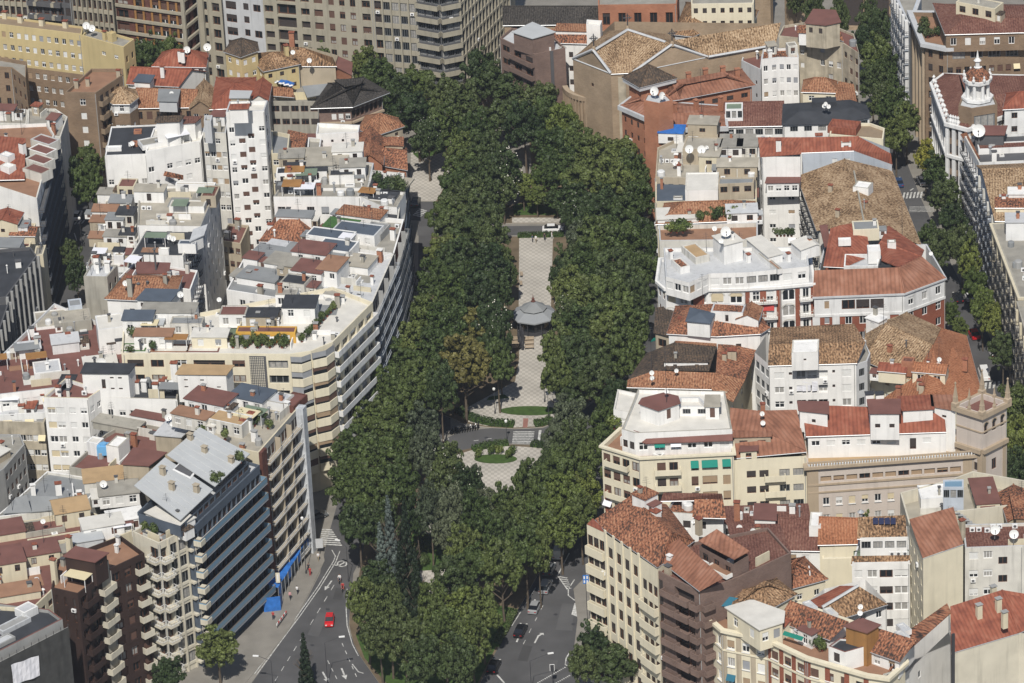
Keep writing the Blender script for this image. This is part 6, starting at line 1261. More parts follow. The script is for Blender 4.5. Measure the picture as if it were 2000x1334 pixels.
# ---- red brick complex beside the church
t = B('apartment_building', 'red brick wing with a brown hipped roof beside the church', '1296,196 1326,192 1468,165 1446,138 1290,168', 19.5, 'brickred', ('mesa', 'tilebrown', 1.8, 5.0), {1: G(5, 4, 1.5, 1.1, 1.6, 2.9, 'dark'), 0: G(2, 3, 1, 1, 1.6, 2.9, 'dark')}, eave=.6)
for u, v in ((1312, 165), (1345, 158), (1378, 150), (1412, 146), (1440, 150)): t.chimney(u, v, 1.6, 1.0, 'brickred', z0=20.4, cap='brickred')
t = B('apartment_building', 'red brick block with a pale grey cornice, small paired windows and brown roof', '1214,206 1264,228 1290,250 1416,246 1412,208 1300,200 1240,186', 18.5, 'brickred', ('mesa', 'tilebrown', 1.4, 4.0), {0: G(4, 5, .7, 1.3, 2.2, 3.0, 'dark'), 1: G(2, 5, .7, 1.3, 2.2, 3, 'dark'), 2: G(6, 3, 1.0, 1.4, 2.4, 3, 'dark')}, cornice=(.7, .9, 'lightgrey'), eave=.2)
t.box('1257,196 1287,202 1314,196 1302,184 1264,182', 27, 'brickred', ('flat', 'lightgrey', .3), z0=0, name='stair_tower'); 
for u, v in ((1248, 190), (1305, 222), (1318, 224), (1360, 218), (1408, 212)): t.chimney(u, v, 2.4, .9, 'brickred', z0=19.2, cap='brickred')
t.antenna(1371, 248, 13, z0=19)
t = B('apartment_building', 'square brick turret with a dark pyramid roof and corbelled eaves', '1228,152 1252,166 1308,152 1280,138', 22.5, 'brickred', ('pyr', 'tiledark', 3.0), {}, cornice=(.9, 1.0, 'lightgrey'), eave=1.0)
t = B('house', 'pink-tiled house with a white pergola right of the brick complex', '1416,246 1530,244 1528,204 1418,206', 17.5, 'white', ('gx', 'tilewine', 2.0, 0.0, .7), {0: G(6, 2, 1.6, 1.4, .8, 3, 'alu')}); t.bx(1434, 236, 3.6, 3.4, 2.6, 'pvc', 'greenglass', z0=18, name='glass_dormer', faces={0: G(3, 1, .9, 1.6, .4, 3, 'alu')})
t = B('house', 'white five-storey house with scattered windows and a red awning', '1487,116 1520,112 1560,112 1558,92 1490,96', 21, 'white', ('flat', 'redmix', .5), {0: G(2, 5, .9, 1.3, 1.6, 3, 'mix'), 1: G(3, 5, .9, 1.3, 1.6, 3, 'mix')}); t.clutter(4, 62)
t = B('house', 'grey gabled house with a red roof deck between church and white house', '1448,118 1486,136 1490,104 1456,94', 18.5, 'lightgrey', ('flat', 'redroof', .5), {0: G(2, 3, .6, .9, 3, 3, 'dark')}); t.clutter(6, 63, kinds='cp', extra='dstw')
t = B('apartment_building', 'weathered tan building with one blank scarred wall beside the tree-lined street', '1520,70 1576,76 1598,76 1646,84 1678,104 1668,66 1600,38 1530,50', 23, 'oldwall', ('flat', 'redroof', .5), {0: G(3, 2, .8, 1.1, 2.6, 3, 'mix'), 2: G(3, 5, 1.0, 1.4, 1.6, 3.0, 'mix', skip=.3), 3: G(3, 5, 1.2, 1.4, 1.6, 3, 'brown', skip=.3)})
t.box('1574,44 1612,48 1640,42 1630,20 1590,18', 28, 'oldwall', ('slab', 'redroof'), {0: G(2, 1, .8, 1.2, 1, 3, 'dark')}); t.box('1560,62 1606,64 1612,52 1562,50', 25.5, 'white', ('slab', 'redmix'), {0: G(1, 1, .6, .9, 1, 3, 'dark')}); t.sloped([[(1604, 70, 23.2), (1648, 80, 23.2), (1640, 58, 25), (1606, 56, 25)]], 'redmix', 'roof'); t.clutter(11, 64, kinds='ccpa', extra='dstw')
t = tiled('low cream house with orange pyramid roof in the courtyard below the tan building', '1568,178 1635,180 1632,160 1572,158', 15.5, 'orange2', 'hx', 2.0, 'cream', {0: G(2, 1, 1.2, 1.2, 1, 3, 'mix')}); t.box('1632,196 1672,206 1665,165 1640,160', 15.5, 'white', ('slab', 'orange2'), z0=0)
t = B('apartment_building', 'building with a broad matt black curved roof and glazed attic terrace', '1530,243 1640,240 1698,228 1690,206 1660,196 1532,204', 20, 'white', ('mesa', 'tar', 1.4, 3.0), {0: G(8, 2, 1.6, 1.2, .5, 3, 'alu'), 1: G(3, 1, 1.5, 1.2, .6, 3, 'alu')}); t.bx(1610, 212, 5, 2.5, 1.4, 'tar', 'tar', z0=21)
t = B('house', 'cream-walled terrace house curving to the street behind the red roofs', '1620,262 1725,272 1728,250 1700,240 1625,240', 20, 'cream', ('flat', 'taupe', .6), {0: G(3, 1, 1, 1, 1.2, 3, 'mix')}); t.bx(1644, 262, 6, 4, 1.4, 'tilered', 'tilered', z0=19.5)
t = B('apartment_building', 'grey-rendered building with a bent red roof and white dormer', '1567,300 1668,296 1742,322 1738,290 1676,266 1566,268', 20, 'bluegrey', ('poly', 'tilered', [[(1565, 298, 20), (1668, 294, 20), (1676, 266, 22), (1565, 268, 22)], [(1668, 294, 20), (1743, 321, 20), (1740, 300, 22), (1676, 266, 22)]]), {0: G(4, 2, 1.0, 1.4, 1.4, 3, 'mix', skip=.5)})
t.bx(1653, 306, 2.0, 1.6, 3.0, 'white', 'redroof', z0=18.4, faces={0: G(1, 1, 1.0, 1.6, .5, 3, 'open')}); t.chimney(1600, 300, 4, 1.4, 'bluegrey', z0=18)
t = B('apartment_building', 'tall white rear building with an orange lean-to roof and box balcony', '1488,306 1563,306 1563,272 1484,272', 25, 'white', ('poly', 'tilered', [[(1485, 306, 25), (1565, 300, 25.8), (1565, 268, 27), (1480, 268, 27)]]), {0: [G(2, 6, 1.3, .9, 8.6, 3.1, 'mix')], 3: G(3, 6, 1, 1.4, 1.5, 3, 'dark')})
t.chimney(1521, 296, 2.4, 1.0, z0=25.5); t.box('1497,356 1560,355 1562,346 1500,346', 20.6, 'white', ('slab', 'redroof'), {0: G(4, 1, 1.1, 1.2, .8, 3, 'white')}, z0=17.4, name='box_balcony')
t.pipe(1492, 350, 9, .25, 'steel', z0=17)
# ---- ochre-roofed long building and brown-roofed corner
t = B('apartment_building', 'long building under a huge ochre tile roof with a white hatch', '1600,448 1792,474 1738,336 1563,346', 18.5, 'offwhite', ('gy', 'ochre', 3.2), {3: G(10, 5, 1.1, 1.7, 1.3, 3.1, 'dark', bal='rail', bw=.2), 1: G(8, 4, 1.2, 1.5, 1.2, 3, 'mix')}, eave=.6)
t.bx(1681, 388, 3.2, 3, 2.4, 'white', 'white', z0=20.2, name='roof_hatch'); t.pipe(1688, 418, 3, .1, z0=20.6); t.antenna(1762, 470, 8, z0=19)
for u, v in ((1690, 405), (1622, 372), (1636, 420)): t.chimney(u, v, 1.0, .8, 'beige', z0=20.4)
mb = MB(); mb.tube(W(1668, 334, 21.8), W(1690, 446, 21.8), .18, .18, 'concrete', 5); mb.build('ridge_cap', t.root)
t = B('apartment_building', 'corner building with smooth brown-red roofs and grey-white walls', '1590,580 1766,573 1846,543 1808,478 1612,482', 18.5, 'white2', ('poly', 'tilebrown', [[(1587, 580, 18.5), (1767, 573, 18.5), (1756, 522, 22.3), (1590, 528, 22.3)], [(1767, 573, 18.5), (1849, 543, 18.5), (1800, 500, 21.5), (1756, 522, 22.3)]]),
      {0: [G(1, 3, .9, 1.6, 1.0, 3.3, 'mix', f=(.08, .2)), G(3, 1, 2.5, 2.0, .9, 3.3, 'dark', f=(.3, .78)), G(3, 2, 1.3, 1.7, 4.4, 3.3, 'open', f=(.3, .78))], 1: G(3, 3, 1.3, 1.7, 1.2, 3.3, 'mix')}, base=(14.2, 'redpanel'), cornice=(.3, .3, 'lightgrey'))
t.band(0, 14.2, .5, .15, 'white2'); t.band(1, 14.2, .5, .15, 'white2')
for u in (.02, .24, .8, .98): t.pier(0, u, 1.4, 0, 14.2, .1, 'white2')
t.sloped([[(1608, 520, 20.5), (1650, 522, 20.5), (1640, 440, 23), (1622, 446, 23)], [(1650, 522, 20.4), (1700, 500, 20.4), (1690, 432, 23), (1640, 440, 23)], [(1720, 470, 22.6), (1800, 500, 21.2), (1805, 488, 20), (1735, 440, 21.5)], [(1700, 500, 20.4), (1756, 522, 22.3), (1800, 500, 21.4), (1720, 470, 22.6)]], 'tilered')
t.sloped([[(1610, 482, 21), (1624, 482, 20.5), (1616, 438, 22), (1600, 440, 22.4)]], 'redroof'); t.box('1648,520 1715,520 1718,496 1650,496', 21.2, 'white2', ('flat', 'lightgrey', 1.0), z0=17, name='roof_terrace'); t.box('1716,520 1778,514 1778,494 1720,497', 21.4, 'tar', ('flat', 'tar', .8), z0=17, name='roof_well')
t.bx(1708, 515, 2.4, 3, 2.6, 'white', 'white', z0=20.4); t.bx(1742, 496, 1.6, 1.4, 2.4, 'white', 'white', z0=21); t.bx(1692, 470, 5, 4, 2.4, 'cream', 'lead', z0=21); t.bx(1650, 480, 2.4, 1.2, 1.2, 'white', 'white', z0=22)
# ---- sand-coloured row behind the big white building
t = B('apartment_building', 'sand-coloured roofs with twin white dishes beside the park trees', '1280,346 1340,348 1402,346 1402,262 1342,262 1284,288', 19, 'beige', ('flat', 'gravel2', .6), {0: G(3, 3, 1, 1.3, 1.4, 3, 'dark'), 5: G(6, 5, 1, 1.6, 1.2, 3, 'dark')})
for a_ in ((1370, 322, 7.5, 6, 3.4, 'beige', 'gravel2'), (1310, 280, 5, 4, 2.4, 'white', 'bluetarp'), (1372, 268, 6, 4, 3.0, 'beige', 'gravel2'), (1385, 340, 4, 4, 4, 'cream2', 'gravel2')): t.bx(*a_[:5], a_[5], a_[6], faces={0: G(1, 1, 1.2, .9, 1.0, 3, 'dark')})
t.clutter(14, 66, kinds='cpab', extra='dstw')
t = B('apartment_building', 'sand roofs with furnished terraces left of the tall white rear building', '1402,352 1476,352 1478,282 1402,282', 20, 'beige', ('flat', 'gravel2', .8), {0: G(4, 3, 1.2, 1.3, 1.4, 3, 'mix')})
for a_ in ((1440, 346, 8, 4, 2.4, 'beige', 'gravel2'), (1425, 310, 5, 4, 2.6, 'white', 'gravel'), (1460, 308, 4, 4, 2.6, 'offwhite', 'gravel'), (1440, 292, 7, 4, 1.6, 'white', 'gravel')): t.bx(*a_[:5], a_[5], a_[6], faces={0: G(2, 1, 1.2, 1.3, .6, 3, 'dark')})
t.clutter(14, 67, kinds='ccpab', extra='dstw')
t = B('apartment_building', 'low block with a slate-blue flat roof and white stair house by the park', '1280,394 1408,392 1478,390 1478,352 1280,350', 18, 'cream2', ('flat', 'slate', .5), {0: G(6, 3, 1.2, 1.3, 1.4, 3, 'mix'), 4: G(5, 5, 1, 1.6, 1.2, 3, 'dark')})
t.box('1338,372 1402,371 1404,336 1340,337', 21.2, 'white', ('flat', 'whitedeck', .2)); t.bx(1438, 386, 9, 4, .2, 'redroof', 'redroof', name='terrace'); t.box('1402,360 1472,357 1474,346 1404,347', 21.0, 'beige', ('flat', 'lead', .2), {0: G(3, 1, 1.4, 1.3, .6, 3, 'dark')}); t.clutter(9, 68, kinds='cpa', extra='dstw')
t = tiled('house with an orange hip roof and crowded roof terraces', '1284,436 1478,428 1472,396 1300,399', 19, 'orange2', 'hx', 2.4, 'cream2', {0: G(8, 3, 1.1, 1.5, 1.4, 3, 'mix'), 3: G(5, 5, 1, 1.6, 1.2, 3, 'dark')}, args=(.25,))
for a_ in ((1325, 446, 8, 5, 2.2, 'white', 'whitedeck'), (1450, 442, 6, 4, 3.0, 'white', 'lightgrey'), (1390, 438, 9, 3, 1.4, 'brickred', 'deck')): t.bx(*a_[:5], a_[5], a_[6], z0=17.8, faces={0: G(2, 1, 1.2, 1.3, .6, 3, 'dark')})
t.box('1288,470 1480,468 1480,434 1286,440', 18.6, 'offwhite', ('flat', 'deck', .9), z0=0, name='terrace_wing')
# ---- big white ornate block
t = WB = B('apartment_building', 'large white ornate block with red brick panels and arched windows', '1284,548 1300,562 1346,570 1382,563 1456,562 1524,558 1588,552 1582,505 1290,505', 20.5, 'white', ('flat', 'lightgrey', .5),
      {1: G(2, 4, 1.6, 1.7, 1.2, 3.3, 'cream'), 2: G(2, 4, 1.3, 1.8, 1.2, 3.3, 'cream'), 3: G(2, 4, 2.4, 2.2, 1.1, 3.3, 'cream'), 4: G(2, 4, 1.3, 2.1, 1.0, 3.3, 'white', f=(.1, .9), bal='rail', rail='offwhite'), 5: [G(1, 4, 2.5, 2.3, 1.0, 3.3, 'cream', f=(.05, .45)), G(1, 4, 1.2, 2.2, 1.0, 3.3, 'open', f=(.55, 1.0), bal='rail', rail='offwhite')], 0: G(2, 5, .8, 1.6, 1.2, 3.3, 'dark')}, cornice=(.45, .5, 'white'))
for e, us, ws in ((2, (.5,), (2.2,)), (4, (.05, .5, .95), (.9, 1.2, .9)), (5, (.52, .98), (.9, .7))):
    for u, w_ in zip(us, ws): t.pier(e, u, w_, 0, 19.6, .06, 'redpanel', 'brick_panel')
t.panel([[(1489, 607, 15.5), (1512, 607, 15.5), (1512, 596, 16.7), (1489, 596, 16.7)]], 'redawning', 'awning')
mb = MB()
for e in (3, 5, 1):
    a, b_, d, nn, Ln = t.frame(e)
    for uc in ((.25, .75) if e != 5 else (.25,)):
        for r in range(3):
            c = a + d * Ln * uc + nn * .06; zc = 20.5 - 1.1 - 3.3 * r - .55
            for k in range(8):
                a0, a1 = math.pi * k / 8, math.pi * (k + 1) / 8; P_ = lambda rr, an: (c.x + d.x * rr * math.cos(an), c.y + d.y * rr * math.cos(an), zc + .75 * rr * math.sin(an))
                mb.face([P_(1.2, a0), P_(1.5, a0), P_(1.5, a1), P_(1.2, a1)], 'offwhite')
mb.build('arch', t.root)
at = t.box('1300,540 1346,552 1384,534 1456,532 1524,526 1580,520 1576,482 1296,484', 23.8, 'white', ('flat', 'lightgrey', .7), {0: G(3, 1, 1.4, 1.5, .9, 3, 'mix'), 1: G(3, 1, 1.3, 1.5, .9, 3, 'mix'), 2: G(3, 1, 1.7, 1.5, 1.0, 3, 'white'), 3: G(3, 1, 1.8, 1.5, .9, 3, 'alu'), 4: G(2, 1, 1.6, 1.5, 1.0, 3, 'white')}, name='attic')
for a_ in ((1404, 508, 4.6, 4, 4.2, 'white', 'whitedeck'), (1345, 505, 6, 3, 1.4, 'offwhite', 'sanddeck'), (1480, 500, 9, 3, 1.8, 'white', 'whitedeck'), (1555, 500, 4, 4, 2.2, 'white', 'whitedeck'), (1320, 528, 4, 2, 1.4, 'white', 'redmix'), (1500, 520, 8, 1, 1.0, 'white', 'deck')): t.bx(*a_[:5], a_[5], a_[6], z0=23.1)
t.zr = 23.1
for u, v in ((1420, 500), (1438, 505), (1462, 512), (1540, 510), (1310, 505)): t.chimney(u, v, 1.5, .8)
for u, v in ((1430, 490), (1445, 498), (1380, 500)): t.antenna(u, v, 5)
t.zr = 20
# ---- tile roofs behind the white penthouse
t = B('house', 'old house with patched dark and orange tile roofs sloping to the park', '1228,752 1310,752 1386,758 1420,765 1476,672 1330,664 1262,700', 17.5, 'cream2',
      ('poly', 'tiledark', [[(1226, 742, 17.5), (1300, 722, 19.3), (1318, 668, 19.8), (1262, 690, 17.6)], [(1300, 722, 19.3), (1385, 724, 19.6), (1400, 676, 19.8), (1318, 668, 19.8)]]), {3: G(3, 3, 1, 1.2, 1.4, 3, 'mix'), 0: G(4, 3, 1, 1.4, 1.4, 3, 'dark')})
t.sloped([[(1224, 756, 17.6), (1390, 760, 17.6), (1398, 728, 19.3), (1278, 724, 19.3), (1226, 742, 17.8)], [(1390, 760, 17.6), (1432, 785, 16.4), (1455, 742, 17.6), (1398, 728, 19.4)]], 'orange2'); t.sloped([[(1398, 728, 19.4), (1455, 742, 17.6), (1480, 676, 17.8), (1402, 672, 19.9)]], 'redmix')
t.sloped([[(1318, 668, 19.9), (1400, 676, 19.9), (1398, 650, 18.6), (1322, 648, 18.6)]], 'orange2'); t.bx(1340, 722, 8, 2.5, 1.7, 'white', 'tiledark', z0=18.6, rt=('slab',), faces={0: G(2, 1, .7, .6, .6, 3, 'dark')}); t.chimney(1415, 705, 1.4, .8, 'beige', z0=19); t.chimney(1430, 700, 1.6, 1.6, 'beige', z0=18.8); t.antenna(1273, 724, 9, z0=19)
t = B('apartment_building', 'white house with jumbled ochre roofs and a slate hut in front of the ornate block', '1306,650 1400,655 1484,650 1500,640 1470,600 1400,594 1322,600', 21.3, 'white', ('mesa', 'redmix', 1.6, 3.0), {0: G(4, 1, .8, .8, 2, 3, 'dark', skip=.5), 1: G(3, 1, 1, 1, 2, 3, 'dark', skip=.5)})
t.box('1342,626 1386,630 1394,612 1350,602', 24.4, 'white', ('pyr', 'slate', .8)); t.bx(1420, 634, 6, 3.5, 2.6, 'white', 'redmix', z0=22.2, faces={0: G(1, 1, .6, 1.4, .6, 3, 'dark')}); t.bx(1460, 638, 4, 5, 1.6, 'white', 'orange2', z0=22, rt=('gy', 1.0)); t.antenna(1373, 610, 8, z0=21); t.chimney(1330, 636, 1.4, .9, 'beige', z0=20.6)
t = B('house', 'low house with green awnings squeezed beside the park trees', '1280,648 1306,655 1318,612 1296,600 1284,602', 16, 'beige', ('slab', 'tiledark'), {0: G(1, 4, 1.8, 1.6, 1.2, 3, 'dark')})
for r in range(3): t.panel([[(1270, 668 + 26 * r, 13.4 - 3 * r + .2), (1306, 660 + 26 * r, 13.4 - 3 * r + .2), (1306, 654 + 26 * r, 14.2 - 3 * r + .2), (1276, 660 + 26 * r, 14.2 - 3 * r + .2)]], 'greenawning', 'awning')
t = B('apartment_building', 'white rear facade with hanging laundry under a mottled tile roof', '1474,688 1503,713 1672,708 1692,664 1500,648', 20, 'white', ('poly', 'ochre2', [[(1500, 714, 20), (1674, 709, 20), (1690, 668, 22.4), (1502, 672, 22.4)]]),
      {0: G(3, 5, 1.5, 1.6, 1.4, 3, 'alu'), 1: [G(1, 5, 1.8, 1.3, 1.6, 3.0, 'white', f=(.02, .2)), G(1, 5, .6, .6, 1.6, 3, 'dark', f=(.2, .28)), G(3, 5, 1.7, 1.7, 1.4, 3, 'mix', f=(.3, .68), depth=.8), G(1, 5, .5, .6, 1.4, 3, 'dark', f=(.7, .78)), G(1, 5, 1.7, 1.5, 1.4, 3, 'white', f=(.8, .98))]})
t.sloped([[(1502, 672, 22.4), (1690, 668, 22.4), (1668, 632, 20.5), (1505, 640, 20.5)]], 'ochre2'); t.box('1546,690 1598,688 1600,662 1548,664', 23.6, 'white', ('flat', 'white', .2), {0: G(1, 1, .5, .4, 1.2, 3, 'dark')}, z0=20); t.box('1672,712 1694,705 1700,690 1690,670', 19.5, 'lightgrey', ('flat', 'gravel', .4), {0: G(1, 5, 1.2, 1.6, 1.2, 3, 'alu')}, z0=0, name='wing')
for i, (u, w_) in enumerate(((1559, 1.5), (1574, 1.5), (1590, 1.1))):
    p = W(u, 738, 16.4) + Vector((0, -1.4, 0)); mb = MB()
    for k in range(4): mb.face([(p.x - w_ / 2, p.y + .06 * math.sin(k), p.z - .5 * k), (p.x - w_ / 2, p.y + .06 * math.sin(k + 1), p.z - .5 * (k + 1)), (p.x + w_ / 2, p.y - .06 * math.sin(k + 1), p.z - .5 * (k + 1)), (p.x + w_ / 2, p.y - .06 * math.sin(k), p.z - .5 * k)], 'cloth')
    o = mb.build('bed_sheet', None, p); tag(o, ('left', 'middle', 'right')[i] + ' one of three white sheets drying on the white rear facade', 'bed sheet', 'laundry sheets')
t = B('house', 'cluster of ochre and orange hip roofs beside the tree-lined right street', '1690,712 1775,742 1836,700 1830,645 1768,618 1700,640', 17, 'cream', ('poly', 'ochre', [[(1686, 704, 17), (1778, 742, 17), (1822, 674, 21), (1730, 632, 21)], [(1730, 632, 21), (1822, 674, 21), (1838, 640, 18.4), (1772, 610, 18)], [(1686, 704, 17), (1730, 632, 21), (1772, 610, 18), (1690, 640, 17)]]), {0: G(3, 3, 1, 1.3, 1.4, 3, 'mix')})
t.bx(1790, 690, 8, 1.5, 1.8, 'white', 'white', z0=17.6); t.chimney(1738, 690, 1.4, .8, 'brickred', z0=18.4); t.pipe(1770, 690, 2.5, .12, 'darkgrey', z0=18.5); t.bx(1704, 656, 3.0, 2.5, 3.4, 'white', 'white', z0=17, faces={0: G(1, 1, .9, 1.4, .6, 3, 'white')}); t.antenna(1726, 650, 6, z0=19)
t = B('house', 'smooth orange roof with sunken dormer nearest the right street', '1700,800 1770,806 1850,806 1916,774 1886,660 1832,660 1778,742', 15.8, 'cream', ('poly', 'orange', [[(1822, 674, 20.9), (1802, 776, 18), (1850, 808, 15.8), (1920, 775, 15.8), (1888, 655, 15.8), (1838, 640, 18.3)], [(1778, 742, 16.9), (1698, 796, 15.8), (1850, 808, 15.8), (1802, 776, 18), (1822, 674, 20.9)]]), {0: G(2, 2, 1.2, 1.2, 1.2, 3, 'mix'), 2: G(3, 2, 1.2, 1.2, 1.2, 3, 'mix')})
t.bx(1742, 748, 5, 3, 2.4, 'cream', 'tilered', z0=16.5, rt=('gx', .8)); t.bx(1814, 752, 6, 3.5, 2.6, 'cream', 'orange', z0=17, faces={0: G(2, 1, 1.3, 1.4, .6, 3, 'open')}, rt=('gx', .9)); t.bx(1772, 735, 2.2, 2, 3, 'brickred', 'tilewine', z0=17.6)
for u, v in ((1755, 775), (1796, 762), (1800, 770), (1835, 730), (1885, 720)): t.chimney(u, v, 1.8, .9, RND.choice(('brickred', 'beige')), z0=17.6)
t.antenna(1834, 715, 6, z0=18)
# ---- white penthouse corner block
t = B('apartment_building', 'cream corner block with curved balconies, green blinds and a white penthouse', '1175,870 1250,893 1433,884 1424,828 1212,836', 24.5, 'cream', ('flat', 'deck', .9),
      {0: G(4, 7, 1.5, 1.8, 1.3, 3.15, 'brown'), 1: [G(2, 7, 1.5, 1.8, 1.3, 3.15, 'brown', f=(.16, .42)), G(1, 7, 1.2, 1.9, 1.2, 3.15, 'brown', f=(.52, .64)), G(1, 7, 2.6, 1.7, 1.2, 3.15, 'tan', f=(.64, .84)), G(1, 7, 1.3, 1.9, 1.2, 3.15, 'tan', f=(.86, .98))]}, cornice=(.4, .35, 'cream'))
for r in range(6):
    z = 24.5 - 3.2 - 3.15 * r; a, b_, d, nn, Ln = t.frame(1); t.balcony(1, Ln * .15, Ln * .43, z, 1.1, .9, 'solid', 'cream'); a, b_, d, nn, Ln = t.frame(0)
    if r % 2 == 0: t.balcony(0, Ln * .12, Ln * .72, z, .9, .9, 'solid', 'cream')
    if r >= 2: t.pier(0, .1, 1.0, z - 2.2, z + .9, .08, 'redpanel', 'brick_panel')
for f0, w_ in ((.58, 1.4), (.74, 2.8), (.92, 1.5)):
    a, b_, d, nn, Ln = t.frame(1); c = a + d * Ln * f0; mb = MB()
    mb.face([c + d * (-w_ / 2) + nn * .7 + Vector((0, 0, -2.35)), c + d * (w_ / 2) + nn * .7 + Vector((0, 0, -2.35)), c + d * (w_ / 2) + nn * .08 + Vector((0, 0, -1.2)), c + d * (-w_ / 2) + nn * .08 + Vector((0, 0, -1.2))], 'greenawning'); mb.build('blind', t.root)
pz = t.box('1214,838 1240,846 1430,838 1416,764 1246,760', 28.2, 'white', ('flat', 'whitedeck', .7), {0: G(2, 1, 1.0, 1.5, 1.9, 3, 'dark'), 1: G(6, 1, 1.6, 1.6, 1.9, 3, 'white')})
t.sloped([[(1232, 856, 26.4), (1262, 866, 26.4), (1262, 848, 27.6), (1238, 840, 27.6)], [(1262, 866, 26.4), (1431, 860, 26.4), (1431, 842, 27.6), (1262, 848, 27.6)]], 'redroof', 'lean_to_roof')
t.box('1250,787 1286,800 1326,786 1322,774 1296,768 1256,778', 30.8, 'white', ('slab', 'redroof'), {1: G(1, 1, .9, 1.9, .6, 3, 'redsh')}, z0=27.4); t.box('1326,794 1385,794 1366,776 1328,776', 29.4, 'white', ('flat', 'whitedeck', .8), {0: G(2, 1, 1.4, 1.0, .5, 3, 'alu')}, z0=27.4); t.box('1378,792 1404,792 1404,772 1380,772', 30.2, 'white', ('slab', 'gravel2'), {0: G(1, 1, .9, 1.9, .5, 3, 'redsh')}, z0=27.4)
t.box('1198,800 1232,806 1244,768 1206,760', 27.0, 'white', ('flat', 'whitedeck', .6), {0: G(1, 1, 2, .6, 1.5, 3, 'white')}); t.antenna(1302, 786, 11, z0=30.8); t.clutter(6, 70, kinds='c', extra='dstw')
t = B('apartment_building', 'cream block with rounded balconies and brown-red roofs', '1433,898 1575,890 1570,838 1425,842', 22.5, 'cream', ('poly', 'tilebrown', [[(1425, 842, 25.5), (1500, 846, 25.5), (1482, 802, 27), (1426, 796, 27)], [(1500, 846, 25.5), (1575, 880, 22.6), (1556, 800, 26.5), (1482, 802, 27)], [(1432, 895, 22.6), (1575, 882, 22.6), (1500, 846, 25.4), (1428, 850, 25)]]),
      {0: [G(2, 6, 1.6, 1.4, 2.4, 3.1, 'dark', f=(.15, .5)), G(2, 6, 1.8, 1.4, 2.4, 3.1, 'alu', f=(.6, .98))]})
for r in range(6): t.balcony(0, .38 * 14, .64 * 14, 22.5 - 5.4 - 3.1 * r + 1.2, 1.0, 1.0, 'solid', 'cream')
t.box('1434,852 1505,850 1508,832 1436,834', 25.6, 'beige', ('slab', 'tilebrown'), {0: G(2, 1, 1.4, 1.2, .9, 3, 'dark')}, z0=20); t.box('1446,880 1478,878 1480,862 1450,862', 24, 'cream', ('slab', 'redroof'), {0: G(1, 1, 1, 1.5, .6, 3, 'dark')}, z0=20); t.chimney(1490, 806, 1.6, .8, 'brickred', z0=26.5)
# ---- long beige palace and its turret
t = PA = B('palace', 'long pinkish beige palace with a balustraded terrace and white attic', '1577,910 1905,886 1890,840 1570,862', 21, 'pinkgrey', ('flat', 'sanddeck', 1.0),
      {0: [G(11, 1, 1.9, 1.1, 2.3, 3.4, 'tan', f=(.07, .92), depth=.4), G(11, 5, 1.15, 1.5, 6.6, 3.4, 'cream', f=(.07, .92), sill='white2')]}, cornice=(.7, .5, 'sandstone'))
t.band(0, 21.02 - 4.1, .35, .2, 'sandstone'); t.band(0, 21 - 5.6, .3, .15, 'sandstone'); t.pier(0, .03, 2.0, 0, 20.4, .1, 'sandstone'); t.pier(0, .96, 2.0, 0, 20.4, .1, 'sandstone')
mb = MB(); a, b_, d, nn, Ln = t.frame(0)
for k in range(60): c = a + d * (Ln * (k + .5) / 60) + nn * .4; mb.lathe((c.x, c.y, 21.02), [(.12, 0), (.17, .3), (.1, .65)], 'white2', 5)
mb.box(a + d * Ln / 2 + nn * .4, d, nn, Ln / 2, .16, 21.67, 21.85, 'sandstone'); o = mb.build('balustrade', t.root)
t.box('1578,850 1848,842 1845,806 1572,812', 24.6, 'white', ('poly', 'tilered', [[(1574, 852, 24.6), (1848, 843, 24.6), (1844, 800, 27.6), (1566, 790, 27.6)]]), {0: [G(6, 1, 1.5, 1.0, 1.2, 3, 'white', f=(0, .66)), G(1, 1, 1.1, 2.2, 1.2, 3, 'dark', f=(.72, .8)), G(1, 1, 1.5, 1, 1.2, 3, 'white', f=(.8, .92))]}, name='attic')
t.box('1562,800 1616,806 1616,785 1560,784', 28.4, 'white', ('slab', 'redroof'), {0: G(1, 1, .7, .7, 1.6, 3, 'dark')}, z0=24); t.box('1700,806 1756,806 1756,780 1696,780', 29.4, 'white', ('slab', 'redroof'), {0: G(2, 1, .9, .8, 2.2, 3, 'dark')}, z0=24); t.box('1764,800 1822,797 1818,772 1756,775', 28.6, 'white', ('slab', 'tilered'), z0=24); t.box('1822,792 1866,800 1866,772 1820,772', 28.6, 'white', ('slab', 'tilebrown'), {0: G(1, 1, .8, .5, 1.5, 3, 'dark')}, z0=20)
for u, v in ((1698, 786), (1718, 786)): t.chimney(u, v, 1.6, 1.4, 'white', z0=28.4, cap='iron')
fp = empty('flagpole', W(1750, 880, 20), 'thin white flagpole on the palace terrace', 'flagpole'); mb = MB(); p = fp.location.copy(); mb.tube(p, p + Vector((0, 0, 7.5)), .08, .05, 'pvc', 6); mb.build('pole', fp); mb = MB(); mb.box(p, Vector((1, 0, 0)), Vector((0, 1, 0)), .9, .5, p.z - .02, p.z + .35, 'white'); mb.build('base', fp)
t = B('tower', 'pinkish corner turret with arched windows, balustrade and obelisk pinnacles', '1868,792 1918,808 1966,784 1918,768', 29.5, 'pinkgrey', ('flat', 'redroof', 1.0), {1: [G(3, 1, 1.0, 1.9, 2.6, 3, 'dark', depth=.4), G(1, 2, 1.2, 2.2, 10.0, 6, 'tan')], 0: [G(1, 3, 1, 1.6, 10, 4, 'dark', f=(.5, 1.0))]}, cornice=(.6, .9, 'sandstone'))
